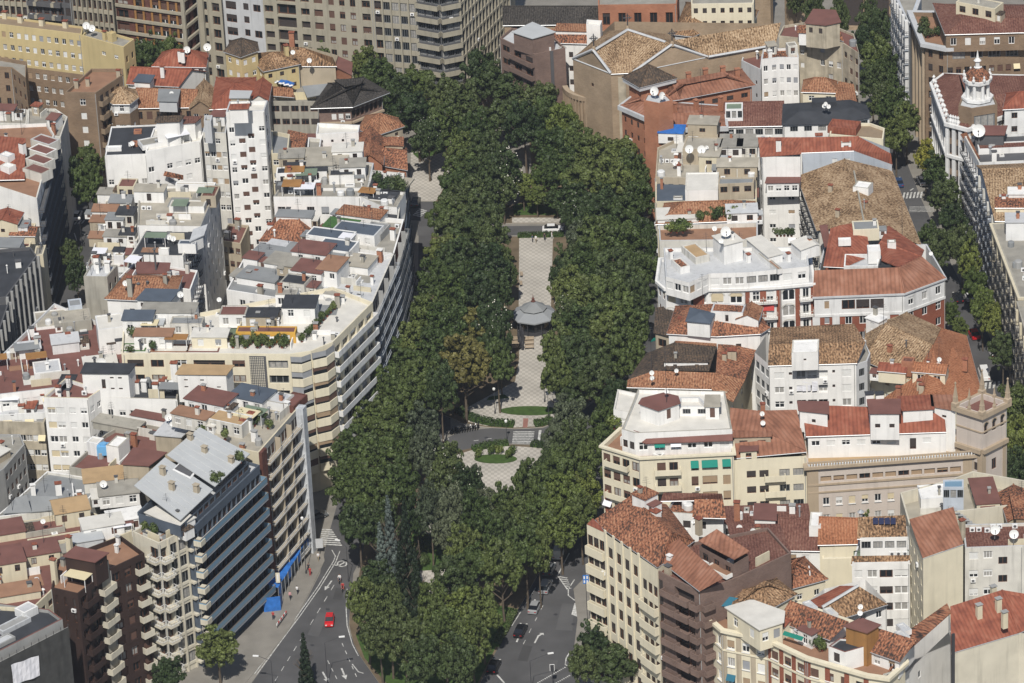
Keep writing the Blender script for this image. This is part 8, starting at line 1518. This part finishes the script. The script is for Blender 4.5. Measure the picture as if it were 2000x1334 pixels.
# sign boards
def post_sign(u, v, h, w, hh, mat, label, dirx=1.0, marks=()):
    p = W(u, v, .1); e = empty('road_sign', p, label, 'sign'); mb = MB(); mb.tube(p, p + Vector((0, 0, h)), .06, .06, 'iron', 6); mb.build('post', e); X = Vector((1, 0, 0)); Y = Vector((0, 1, 0))
    b = MB(); b.box(p - Y * .1, X, Y, w / 2, .04, p.z + h - hh, p.z + h, mat, bottom=True); b.build('board', e); m_ = MB()
    for x0, x1, z0, z1 in marks: m_.face([(p.x + x0 * w, p.y - .143, p.z + h - hh + z0 * hh), (p.x + x1 * w, p.y - .143, p.z + h - hh + z0 * hh), (p.x + x1 * w, p.y - .143, p.z + h - hh + z1 * hh), (p.x + x0 * w, p.y - .143, p.z + h - hh + z1 * hh)], 'pvc')
    m_.build('symbol', e)
plain('signblue', (0.03, 0.17, 0.52), rough=.4, var=.03, streak=0)
post_sign(1148, 1225, 10.5, 1.0, 1.7, 'signblue', 'tall blue road sign with white symbols beside the cream block', marks=((-.38, -.12, .55, .9), (.12, .38, .55, .9), (-.38, -.12, .1, .4), (.12, .38, .1, .4)))
post_sign(625, 1082, 3.2, 1.3, 1.9, 'lightgrey', 'pale advertising panel at the corner crossing'); post_sign(546, 1172, 5.6, .75, 2.0, 'cream', 'tall narrow yellow-white panel by the blue hoarding', marks=((-.15, .15, .15, .85),)); post_sign(537, 1145, 6, .9, 2.2, 'lightgrey', 'grey blank panel fixed by the netted strip')
p = W(1080, 1340, .1); e = empty('traffic_light', p, 'traffic light with black backboard at the bottom of the right road', 'traffic light'); mb = MB(); mb.tube(p, p + Vector((0, 0, 4.2)), .06, .06, 'iron', 6); mb.build('post', e); mb = MB(); mb.box(p, Vector((1, 0, 0)), Vector((0, 1, 0)), .4, .05, p.z + 3.0, p.z + 4.3, 'pvc'); mb.box(p - Vector((0, .08, 0)), Vector((1, 0, 0)), Vector((0, 1, 0)), .32, .03, p.z + 3.06, p.z + 4.24, 'iron'); mb.build('signal_head', e)
# blue hoarding tunnel
e = empty('hoarding', W(575, 1130, .1), 'blue sheeted pedestrian hoarding along the foot of the balcony block', 'hoarding'); a, b = W(545, 1178, .1), W(607, 1076, .1); d = (b - a); Ln = d.length; d.normalize(); n = Vector((d.y, -d.x, 0)); mb = MB()
for k in range(10):
    q = [a + d * Ln * k / 10, a + d * Ln * (k + 1) / 10]; z = 3.2 + .15 * math.sin(k * 1.9), 3.2 + .15 * math.sin((k + 1) * 1.9)
    mb.face([(q[0].x, q[0].y, z[0]), (q[1].x, q[1].y, z[1]), (q[1].x - n.x * 2.4, q[1].y - n.y * 2.4, z[1] + .8), (q[0].x - n.x * 2.4, q[0].y - n.y * 2.4, z[0] + .8)], 'bluetarp'); mb.face([(q[0].x, q[0].y, 1.4), (q[1].x, q[1].y, 1.4), (q[1].x, q[1].y, z[1]), (q[0].x, q[0].y, z[0])], 'slate' if k % 3 else 'bluetarp')
mb.build('canopy_sheet', e); mb = MB()
for k in range(11): q = a + d * Ln * k / 10 + n * .05; mb.tube((q.x, q.y, .1), (q.x, q.y, 3.3), .06, .06, 'steel', 5)
mb.build('post', e); mb = MB(); q = [W(516, 1196, .1), W(549, 1192, .1), W(552, 1176, .1)]
for s_, t_ in zip(q, q[1:]): mb.face([(s_.x, s_.y, .1), (t_.x, t_.y, .1), (t_.x, t_.y, 3.0), (s_.x, s_.y, 3.0)], 'bluetarp')
mb.build('corner_sheet', e)
e = empty('barrier', W(552, 1215, .12), 'red and white striped works barrier on the left pavement', 'barrier'); a, b = W(541, 1228, .12), W(560, 1202, .12); d = (b - a); Ln = d.length; d.normalize(); n = Vector((d.y, -d.x, 0))
for k in range(8): mb = MB(); mb.box(a + d * Ln * (k + .5) / 8, d, n, Ln / 16, .05, .7, 1.1, 'redawning' if k % 2 else 'pvc', bottom=True); mb.box(a + d * Ln * (k + .5) / 8, d, n, .04, .04, .12, .699, 'iron') ; mb.build('panel', e)
# ================================================================== VEHICLES
glossy('tyre', (0.015, 0.015, 0.016), .8, .2); glossy('carglass', (0.012, 0.014, 0.018), .06, .6); glossy('headlamp', (.7, .7, .68), .1); glossy('taillamp', (.35, .01, .01), .2)
for n_, c in (('c_red', (.50, .012, .015)), ('c_silver', (.38, .39, .40)), ('c_black', (.012, .012, .014)), ('c_white', (.74, .74, .73)), ('c_grey', (.12, .13, .14)), ('c_blue', (.03, .06, .14))): glossy(n_, c, .22, .5, .25 if n_ == 'c_silver' else 0)
CARM = {}
def car_parts(kind, paint):
    if (kind, paint) in CARM: return CARM[(kind, paint)]
    Ls = {'small': 3.5, 'car': 4.3, 'suv': 4.6, 'van': 4.9}[kind]; wd = {'small': .80, 'car': .87, 'suv': .9, 'van': .95}[kind]
    h = Ls / 2
    if kind == 'van': belt = [(-h, .95), (-h + .3, 1.1), (.9, 1.1), (h - .5, 1.0), (h, .62)]; cab = [(-h + .06, -h + .12, h - 1.35, h - .75), 1.95]
    elif kind == 'suv': belt = [(-h, .85), (-h + .25, 1.02), (.8, 1.0), (h - .35, .85), (h, .6)]; cab = [(-h + .1, -h + .35, .55, 1.15), 1.62]
    elif kind == 'small': belt = [(-h, .75), (-h + .25, .95), (.6, .95), (h - .35, .82), (h, .55)]; cab = [(-h + .15, -h + .5, .35, .9), 1.46]
    else: belt = [(-h, .78), (-h + .3, .93), (.7, .92), (h - .4, .74), (h, .55)]; cab = [(-h + .35, -h + 1.0, .4, 1.15), 1.42]
    b = MB(); zb = .28
    prof = [(-h, zb)] + belt + [(h, zb)]
    def ring(x, z, f=1.0): return wd * f * (.90 if abs(x) > h - .05 else 1.0)
    for (x0, z0), (x1, z1) in zip(belt, belt[1:]):
        w0, w1 = ring(x0, z0), ring(x1, z1)
        b.face([(x0, -w0 * .93, z0), (x1, -w1 * .93, z1), (x1, w1 * .93, z1), (x0, w0 * .93, z0)], paint)
        for s_ in (-1, 1):
            f = [(x0, s_ * w0, zb + .02), (x1, s_ * w1, zb + .02), (x1, s_ * w1, (zb + z1) / 2 + .1), (x0, s_ * w0, (zb + z0) / 2 + .1)]; g_ = [f[3], f[2], (x1, s_ * w1 * .93, z1), (x0, s_ * w0 * .93, z0)]
            b.face(f if s_ < 0 else f[::-1], paint); b.face(g_ if s_ < 0 else g_[::-1], paint)
    for sx in (-1, 1):
        z = belt[0][1] if sx < 0 else belt[-1][1]; w = wd * .9; f = [(sx * h, -w, zb), (sx * h, w, zb), (sx * h, w * .93, z), (sx * h, -w * .93, z)]; b.face(f if sx > 0 else f[::-1], paint)
    (xb, xr0, xr1, xf), zr = cab; wr = wd * .74
    zbb = lambda x: next(z0 + (z1 - z0) * (x - x0) / (x1 - x0) for (x0, z0), (x1, z1) in zip(belt, belt[1:]) if x0 - 1e-6 <= x <= x1 + 1e-6) - .02
    b.face([(xr0, -wr, zr), (xr1, -wr, zr), (xr1, wr, zr), (xr0, wr, zr)], paint)
    g_ = MB(); wb = wd * .90
    g_.face([(xb, wb, zbb(xb)), (xb, -wb, zbb(xb)), (xr0, -wr, zr), (xr0, wr, zr)], 'carglass' if kind != 'van' else paint); g_.face([(xf, -wb, zbb(xf)), (xf, wb, zbb(xf)), (xr1, wr, zr), (xr1, -wr, zr)], 'carglass')
    for s_ in (-1, 1):
        f = [(xb, s_ * wb, zbb(xb)), (xf, s_ * wb, zbb(xf)), (xr1, s_ * wr, zr), (xr0, s_ * wr, zr)]; g_.face(f if s_ < 0 else f[::-1], 'carglass')
    if kind == 'suv':
        for s_ in (-1, 1): b.tube((xr0 + .1, s_ * wr * .85, zr + .06), (xr1 - .1, s_ * wr * .85, zr + .06), .03, .03, 'alu', 4)
    wh = MB(); N = 12
    for y in (-.1, .1):
        f = [(.31 * math.cos(2 * math.pi * k / N), y, .31 * math.sin(2 * math.pi * k / N)) for k in range(N)]; wh.face(f if y > 0 else f[::-1], 'tyre')
        f = [(.17 * math.cos(2 * math.pi * k / N), y * 1.06, .17 * math.sin(2 * math.pi * k / N)) for k in range(N)]; wh.face(f if y > 0 else f[::-1], 'alu')
    for k in range(N): a0, a1 = 2 * math.pi * k / N, 2 * math.pi * (k + 1) / N; wh.face([(.31 * math.cos(a0), -.1, .31 * math.sin(a0)), (.31 * math.cos(a1), -.1, .31 * math.sin(a1)), (.31 * math.cos(a1), .1, .31 * math.sin(a1)), (.31 * math.cos(a0), .1, .31 * math.sin(a0))], 'tyre')
    def light(x, m_): q = MB(); q.box(Vector((x, 0, 0)), Vector((1, 0, 0)), Vector((0, 1, 0)), .03, .16, -.08, .08, m_, bottom=True); return q.mesh('light')
    CARM[(kind, paint)] = (b.mesh('body'), g_.mesh('windows'), wh.mesh('wheel'), light(0, 'headlamp'), light(0, 'taillamp'), Ls, wd, belt); return CARM[(kind, paint)]
def car(u, v, to, paint, kind, label, group=None, name='car'):
    z = .012; p, q = W(u, v, z), W(to[0], to[1], z); d = q - p; bo, gl, wh, hl, tl, Ls, wd, belt = car_parts(kind, paint)
    e = empty(name, p, label, 'van' if kind == 'van' else 'car', group, math.atan2(d.y, d.x)); child('body', bo, e); child('windows', gl, e)
    for sx in (-1, 1):
        for sy in (-1, 1): child('wheel', wh, e, (sx * Ls * .31, sy * (wd - .09), .31))
    for sy in (-1, 1): child('headlight', hl, e, (Ls / 2 - .01, sy * wd * .62, .58)); child('taillight', tl, e, (-Ls / 2 + .01, sy * wd * .65, .68))
    return e
car(644, 1217, (641, 1240), 'c_red', 'small', 'small red car driving on the left carriageway'); car(1066, 1150, (1075, 1130), 'c_silver', 'suv', 'silver estate car with roof bars on the right carriageway'); car(1045, 1190, (1056, 1168), 'c_silver', 'car', 'silver hatchback behind the estate car'); car(1017, 1236, (1028, 1214), 'c_black', 'car', 'shiny black car nearest the bottom on the right carriageway'); car(1092, 1082, (1098, 1062), 'c_white', 'van', 'white van emerging from the tree shade', name='van'); car(965, 1306, (975, 1285), 'c_black', 'car', 'black car in tree shade at the island kerb'); car(1073, 1116, (1082, 1096), 'c_grey', 'car', 'dark grey car in tree shade behind the silver estate')
car(1080, 451, (1110, 450), 'c_white', 'car', 'white car on the upper park crossing'); car(812, 398, (818, 380), 'c_grey', 'car', 'grey car leaving the paved square'); car(1801, 357, (1794, 345), 'c_white', 'car', 'white car parked under trees near the upper zebra crossing'); car(1755, 360, (1750, 345), 'c_blue', 'car', 'dark car parked by the ochre-roofed building'); car(1871, 585, (1862, 565), 'c_black', 'car', 'black car driving up the right street'); car(1893, 582, (1886, 565), 'c_white', 'car', 'white car parked under the bright trees of the right street'); car(1902, 656, (1892, 640), 'c_red', 'car', 'red car waiting in shade on the right street'); car(1940, 690, (1930, 668), 'c_white', 'van', 'white van parked on the right street', name='van'); car(1922, 735, (1914, 710), 'c_white', 'van', 'white works van below the white parked van', name='van'); car(1796, 362, (1802, 372), 'c_grey', 'car', 'grey car beside the white car near the zebra crossing') if False else None; car(1925, 630, (1918, 615), 'c_blue', 'car', 'dark blue car parked in the right street shade'); car(618, 1012, (640, 1005), 'c_grey', 'car', 'dark car by the corner of the cream bay-window block'); car(150, 425, (158, 410), 'c_white', 'car', 'white car in the small left street')
# motorcycles
mo = MB(); N = 12
def bike_meshes():
    w = MB()
    for k in range(12):
        a0, a1 = 2 * math.pi * k / 12, 2 * math.pi * (k + 1) / 12
        for r0, r1, y0, y1 in ((.30, .30, -.06, .06), (.20, .30, .06, .06), (.30, .20, -.06, -.06)):
            w.face([(r0 * math.cos(a0), y0, r0 * math.sin(a0)), (r0 * math.cos(a1), y0, r0 * math.sin(a1)), (r1 * math.cos(a1), y1, r1 * math.sin(a1)), (r1 * math.cos(a0), y1, r1 * math.sin(a0))], 'tyre')
    b = MB(); b.lathe((0, 0, 0), [(0, .35), (.24, .45), (.26, .62), (.18, .78), (0, .8)], 'c_black', 8); b.tube((.1, 0, .7), (.62, 0, .3), .05, .05, 'alu', 5); b.tube((-.2, 0, .55), (-.6, 0, .3), .06, .05, 'alu', 5); b.tube((.15, 0, .72), (.42, 0, .98), .12, .10, 'c_black', 6)
    s = MB(); s.box(Vector((-.35, 0, 0)), Vector((1, 0, 0)), Vector((0, 1, 0)), .38, .14, .74, .86, 'tyre', bottom=True)
    h = MB(); h.tube((.4, -.34, 1.02), (.4, .34, 1.02), .025, .025, 'iron', 5); h.tube((.45, 0, .98), (.5, 0, 1.25), .12, .02, 'carglass', 5)
    return w.mesh('wheel'), b.mesh('body'), s.mesh('seat'), h.mesh('handlebar')
BK = bike_meshes()
def bike(u, v, to, label, group, paint=None):
    z = .012; p, q = W(u, v, z), W(to[0], to[1], z); d = q - p; e = empty('motorcycle', p, label, 'motorcycle', group, math.atan2(d.y, d.x))
    for x in (-.62, .65): child('wheel', BK[0], e, (x, 0, .30))
    b = child('body', BK[1], e); child('seat', BK[2], e); child('handlebar', BK[3], e)
    if paint:
        for s_ in b.material_slots:
            if s_.material and s_.material.name == 'c_black': s_.link = 'OBJECT'; s_.material = MATS[paint]
    return e
for i in range(11): bike(884 + i * 5.0, 846 - i * .9, (887 + i * 5.0, 836 - i * .9), f'parked motorcycle in the row beside the curved hedge, {ORD[i]} from the left', 'parked motorcycles', RND.choice((None, None, 'c_white', 'c_grey')))
bike(664, 1137, (661, 1150), 'motorcycle carrying a rider in a white shirt', None, 'c_black'); bike(670, 1153, (668, 1165), 'red motorcycle carrying a rider in red', None, 'c_red'); bike(1912, 682, (1906, 670), 'motorcycle on the right street beside the white van', None); bike(842, 352, (842, 345), 'pale scooter parked on the paved square', None, 'c_white'); bike(163, 478, (168, 490), 'motorcycle in the small left street', None)
# ================================================================== PEOPLE (one skinned body each)
plain('skin', (0.45, 0.27, 0.19), var=.03, streak=0); plain('hair', (0.03, 0.02, 0.015), var=.1, streak=0)
for n_, c in (('p_white', (.7, .7, .7)), ('p_dark', (.03, .03, .04)), ('p_pink', (.55, .3, .32)), ('p_red', (.4, .04, .04)), ('p_blue', (.06, .1, .22)), ('p_tan', (.32, .26, .18))): plain(n_, c, var=.05, streak=0)
def body(pose):
    J = {'pel': (0, 0, .93), 'che': (0, 0, 1.28), 'nek': (0, .0, 1.48), 'hed': (.02, 0, 1.63), 'top': (.02, 0, 1.74), 'ls': (0, .17, 1.42), 'rs': (0, -.17, 1.42), 'lh': (0, .09, .90), 'rh': (0, -.09, .90)}
    if pose == 'walk': J.update(le=(-.08, .22, 1.14), lw=(.05, .24, .92), re=(.08, -.22, 1.14), rw=(.24, -.22, .96), lk=(.17, .09, .50), la=(.22, .09, .08), lf=(.38, .09, .05), rk=(-.05, -.09, .48), ra=(-.30, -.09, .13), rf=(-.16, -.09, .05))
    elif pose == 'ride': J.update(che=(.06, 0, 1.28), nek=(.1, 0, 1.48), hed=(.14, 0, 1.63), top=(.14, 0, 1.76), ls=(.08, .17, 1.42), rs=(.08, -.17, 1.42), le=(.28, .26, 1.2), lw=(.5, .26, 1.08), re=(.28, -.26, 1.2), rw=(.5, -.26, 1.08), lk=(.42, .2, .84), la=(.28, .22, .42), lf=(.44, .22, .38), rk=(.42, -.2, .84), ra=(.28, -.22, .42), rf=(.44, -.22, .38))
    else: J.update(le=(0, .24, 1.14), lw=(.06, .24, .90), re=(0, -.24, 1.14), rw=(.06, -.24, .90), lk=(.02, .10, .49), la=(0, .11, .08), lf=(.16, .12, .05), rk=(.02, -.10, .49), ra=(0, -.11, .08), rf=(.16, -.12, .05))
    R_ = dict(pel=.15, che=.16, nek=.06, hed=.10, top=.075, ls=.075, rs=.075, lh=.10, rh=.10, le=.05, re=.05, lw=.035, rw=.035, lk=.07, rk=.07, la=.045, ra=.045, lf=.035, rf=.035)
    E = [('pel', 'che'), ('che', 'nek'), ('nek', 'hed'), ('hed', 'top'), ('che', 'ls'), ('ls', 'le'), ('le', 'lw'), ('che', 'rs'), ('rs', 're'), ('re', 'rw'), ('pel', 'lh'), ('lh', 'lk'), ('lk', 'la'), ('la', 'lf'), ('pel', 'rh'), ('rh', 'rk'), ('rk', 'ra'), ('ra', 'rf')]
    ks = list(J); me = bpy.data.meshes.new('person'); me.from_pydata([J[k] for k in ks], [(ks.index(a), ks.index(b)) for a, b in E], []); o = bpy.data.objects.new('person_source', me); COL.objects.link(o)
    o.modifiers.new('s', 'SKIN'); sv = me.skin_vertices[0].data
    for i, k in enumerate(ks): sv[i].radius = (R_[k], R_[k]); sv[i].use_root = (k == 'pel')
    o.modifiers.new('u', 'SUBSURF').levels = 1
    dg = bpy.context.evaluated_depsgraph_get(); out = bpy.data.meshes.new_from_object(o.evaluated_get(dg)); bpy.data.objects.remove(o)
    out.materials.clear()
    for m_ in ('p_white', 'p_dark', 'skin', 'hair'): out.materials.append(MATS[m_])
    for f in out.polygons:
        c = f.center; f.material_index = 0 if .93 < c.z < 1.47 and not (abs(c.y) > .2 and c.z < 1.18) else 1 if c.z <= .95 and abs(c.y) < .19 else 2
        if c.z > 1.66 or (c.z > 1.52 and c.x < -.01 + (.12 if pose == 'ride' else 0)): f.material_index = 3
        f.use_smooth = True
    out.name = 'person'; return out
BODY = {k: body(k) for k in ('walk', 'stand', 'ride')}
def person(u, v, to, pose, top, legs, label, z=.13):
    p, q = W(u, v, z), W(to[0], to[1], z); d = q - p; o = bpy.data.objects.new('person', BODY[pose]); COL.objects.link(o); o.location = p; o.rotation_euler = (0, 0, math.atan2(d.y, d.x)); tag(o, label, 'person')
    for i, m_ in ((0, top), (1, legs)): o.material_slots[i].link = 'OBJECT'; o.material_slots[i].material = MATS[m_]
    return o
person(567, 1171, (560, 1185), 'walk', 'p_pink', 'p_dark', 'person in a pale pink shirt walking beside the blue hoarding'); person(581, 1160, (590, 1145), 'walk', 'p_white', 'p_dark', 'person in white walking ahead of the pink shirt'); person(622, 1095, (616, 1105), 'walk', 'p_white', 'p_tan', 'person in white near the advertising panel'); person(606, 1124, (600, 1135), 'stand', 'p_red', 'p_red', 'person in dark red standing on the left pavement'); person(603, 1116, (598, 1128), 'stand', 'p_dark', 'p_dark', 'person in black next to the one in dark red'); person(534, 1210, (528, 1222), 'stand', 'p_red', 'p_dark', 'person in red at the works corner')
person(1040, 473, (1048, 473), 'stand', 'p_blue', 'p_dark', 'person in blue at the far end of the promenade'); person(1047, 474, (1040, 480), 'walk', 'p_white', 'p_tan', 'person in white beside the one in blue, far promenade'); person(1064, 470, (1060, 480), 'walk', 'p_dark', 'p_dark', 'person in dark clothes on the far promenade'); person(1078, 466, (1085, 466), 'walk', 'p_white', 'p_white', 'person in white nearest the white car')
person(664, 1137, (661, 1150), 'ride', 'p_white', 'p_blue', 'motorcycle rider in a white shirt', .012); person(670, 1153, (668, 1165), 'ride', 'p_red', 'p_red', 'motorcycle rider in red', .012)
# ================================================================== DISHES AND TERRACE PLANTS
def dish_meshes():
    d = MB(); N = 14; pr = [(0, 0), (.2, .02), (.38, .075), (.5, .13)]
    for (r0, y0), (r1, y1) in zip(pr, pr[1:]):
        for k in range(N):
            a0, a1 = 2 * math.pi * k / N, 2 * math.pi * (k + 1) / N
            q = [(r0 * math.cos(a0), -y0, r0 * math.sin(a0)), (r0 * math.cos(a1), -y0, r0 * math.sin(a1)), (r1 * math.cos(a1), -y1, r1 * math.sin(a1)), (r1 * math.cos(a0), -y1, r1 * math.sin(a0))]
            if r0 == 0: q = q[1:]
            d.face(q, 'dishwhite')
    a = MB(); a.tube((0, -.1, -.45), (0, -.55, -.05), .025, .02, 'alu', 5); a.box(Vector((0, -.56, 0)), Vector((1, 0, 0)), Vector((0, 1, 0)), .05, .06, -.08, .04, 'darkgrey', bottom=True)
    p = MB(); p.tube((0, .06, -1.1), (0, .06, .05), .05, .05, 'alu', 6); return d.mesh('reflector'), a.mesh('feed_arm'), p.mesh('mast')
DM = dish_meshes()
def dish(u, v, z, dia, label, rz=0.0, group='satellite dishes', tilt=.35):
    p = W(u, v, z); e = empty('satellite_dish', p, label, 'satellite dish', group, rz); e.scale = (dia, dia, dia)
    for nm, m_ in zip(('reflector', 'feed_arm'), DM[:2]): c = child(nm, m_, e); c.rotation_euler = (-tilt, 0, 0)
    child('mast', DM[2], e)
for u, v, z, d_, l, rz in ((168, 50, 26, 1.6, 'left of two large dishes on the yellow building', .2), (179, 55, 26, 1.5, 'right of two large dishes on the yellow building', .2), (365, 97, 21, 1.5, 'dish above the red hip roof below the far towers', .1), (405, 92, 22, 1.7, 'dish beside the yellow pyramid-roofed house', -.1), (572, 102, 23, 1.0, 'small dish on the red brick chimney', 0), (604, 118, 21.5, 1.1, 'dish at the grey-walled house edge', 0), (335, 182, 20.6, .9, 'dish on the mixed red and ochre roof', 0), (258, 280, 25, 1.0, 'dish on the black flat roof', 0),
    (245, 553, 29.5, 1.1, 'dish on the brown hipped roof', 0), (352, 575, 29.5, 1.2, 'dish on the white wing below the brown hip roof', .2), (330, 463, 24.2, 1.1, 'left dish of the twin mast on the tar roof', .2), (338, 466, 24.2, 1.1, 'right dish of the twin mast on the tar roof', .2), (198, 708, 28, 1.8, 'large dish on a white roof pole at the left', 0), (328, 815, 28, 1.3, 'dish behind the grey stair box', .3), (336, 828, 28, .9, 'small dish in front of the grey stair box', .2), (202, 945, 24, 1.3, 'round dish on the grey flat roofs', 0), (428, 585, 30, .9, 'dish on the jumbled white terraces', 0), (356, 1025, 27, .8, 'small dish on the narrow cream block', 0), (84, 1018, 27, .9, 'dish on the cream stepped rooftops', 0),
    (1279, 178, 28.5, 1.9, 'tilted white dish on the brick stair tower', -.5), (1292, 187, 28.5, 1.6, 'second dish on the brick stair tower', .7), (1346, 291, 23, 1.7, 'left of the twin dishes on the sand roofs', 0), (1370, 292, 23, 1.7, 'right of the twin dishes on the sand roofs', 0), (1380, 288, 23, .8, 'small dish beside the twin dishes', .4), (1318, 318, 20, 1.2, 'low dish at the park edge of the sand roofs', .3), (1417, 452, 29, 2.0, 'biggest white dish on the ornate block', .1), (1408, 470, 28.8, 1.0, 'small dish under the big dish on the ornate block', 0), (1396, 446, 29, 1.0, 'dish behind the big dish on the ornate block', -.3), (1612, 203, 24, .9, 'top dish on the black curved roof', .4), (1610, 207, 23.4, .9, 'lower dish on the black curved roof', -.4), (1618, 208, 23.4, .9, 'right dish on the black curved roof', .2),
    (1912, 255, 25, 2.6, 'huge dish beside the lantern tower', -.2), (1901, 247, 24.5, 1.0, 'small brownish dish beside the huge dish', .3), (1943, 1035, 26.2, 1.6, 'left of two large dishes on the wine roof', 0), (1980, 1043, 26.2, 1.6, 'right of two large dishes on the wine roof', 0), (1680, 1185, 31.8, .9, 'upper dish on the wood-clad roof box', .2), (1680, 1197, 31, .9, 'lower dish on the wood-clad roof box', -.2), (1470, 1037, 29, 1.0, 'upper dish on the wine-red flat roof', .3), (1468, 1050, 28.6, 1.0, 'lower dish on the wine-red flat roof', 0), (1444, 1030, 27, 1.0, 'pale dish by the brown block chimney', 0), (1354, 1018, 29, .8, 'small dish by the mottled red roof', 0), (1501, 1165, 23, 1.3, 'dish on the cream yard wall house', .2), (1273, 728, 20.4, .9, 'upper dish by the patched tile roofs', 0), (1273, 738, 20, .9, 'lower dish by the patched tile roofs', .4), (1321, 724, 20.3, .8, 'dish on the ridge of the patched tile roofs', 0), (1301, 764, 32.4, .8, 'dish on the white penthouse mast', 0), (1488, 808, 28, .9, 'dish on the brown-red roofs', .3), (1490, 826, 27, .9, 'dish on the beige roof house', 0), (1834, 702, 21, .9, 'upper dish on the orange roof', .2), (1833, 712, 20.4, .9, 'lower dish on the orange roof', -.2), (1822, 688, 20, .8, 'dish on the ochre hip roofs', .2), (1380, 978, 28, .7, 'dish on the white house by the mottled roof', 0), (1818, 495, 21.6, .8, 'dish on the brown-red corner roof', 0)): dish(u, v, z, d_, l, rz)
potted([(455 + i * 8, 680 - (i % 3) * 5) for i in range(14)], 28.2, 'potted shrub on the amber-walled terrace of the cream corner block', 'amber terrace plants'); potted([(590 + i * 7, 668 - i * 7) for i in range(10)], 28.2, 'potted shrub along the white terrace edge of the cream corner block', 'white terrace plants', 1.0); potted([(262, 660), (300, 686), (255, 690)], 28.2, 'potted shrub near the lawn mat terrace', 'lawn mat terrace plants')
potted([(738 + i * 6, 362 + (i * 7) % 20) for i in range(9)], 25.6, 'potted shrub on the planted terrace beside the paved square', 'planted terrace plants', 1.6, 'leaf_d'); potted([(452 + i * 9, 838 - (i * 5) % 20) for i in range(9)], 28.2, 'potted shrub on the terrace of the avenue block with white rails', 'avenue terrace plants', 1.4); potted([(285, 1040), (300, 1045), (318, 1030), (334, 1036), (345, 1022), (355, 1018)], 26.1, 'potted shrub on the deck of the narrow cream block', 'cream block deck plants'); potted([(420, 945), (432, 935), (470, 905), (440, 860), (395, 850)], 29.3, 'shrub in the roof cut-outs of the metal roof', 'metal roof plants', 1.2)
potted([(1370 + i * 9, 432 - (i * 5) % 14) for i in range(10)], 18.9, 'potted shrub on the crowded terrace of the orange hip-roofed house', 'crowded terrace plants', 1.5); potted([(1310 + i * 6, 455 - (i % 2) * 4) for i in range(6)], 19, 'potted shrub on the left terrace of the orange hip-roofed house', 'left terrace plants', 1.5, 'leaf_l'); potted([(1518 + i * 7, 462) for i in range(5)], 18.7, 'shrub at the foot of the tall white rear building', 'rear building plants', 1.3, 'leaf_d'); potted([(1588, 1264), (1598, 1268), (1606, 1272)], 23.2, 'potted shrub on the cream cornice terrace', 'cornice terrace plants', 1.3); potted([(1202, 826), (1206, 818), (1200, 838)], 23.8, 'potted palm at the edge of the white penthouse', 'penthouse plants', 1.6, 'leaf_l'); potted([(1800, 70), (1806, 60), (1812, 74), (1803, 50), (1830, 70), (1860, 72), (1880, 70)], 25.2, 'shrub behind the pale cornice of the brown stone block', 'cornice shrubs', 1.5, 'leaf_d'); potted([(1560 + i * 12, 482) for i in range(2)], 20, 'shrub at the end of the ornate block', 'ornate block shrubs', 1.4)
# ================================================================== AIR
hb = MB(); hb.box(Vector((0, -100, 0)), Vector((1, 0, 0)), Vector((0, 1, 0)), 620, 900, -1.2, 405, 'pvc', bottom=True); hz = hb.build('haze'); hz['kind'] = 'stuff'
hm = bpy.data.materials.new('haze_air'); hm.use_nodes = True; hn = hm.node_tree.nodes; hn.remove(hn['Principled BSDF']); pv = hn.new('ShaderNodeVolumePrincipled'); pv.inputs['Density'].default_value = HAZE; pv.inputs['Color'].default_value = (.80, .88, 1.0, 1); pv.inputs['Anisotropy'].default_value = .2
hm.node_tree.links.new(pv.outputs[0], hn['Material Output'].inputs['Volume']); hz.data.materials.clear(); hz.data.materials.append(hm)
for o in list(bpy.data.objects):
    if '_o' in o: del o['_o']
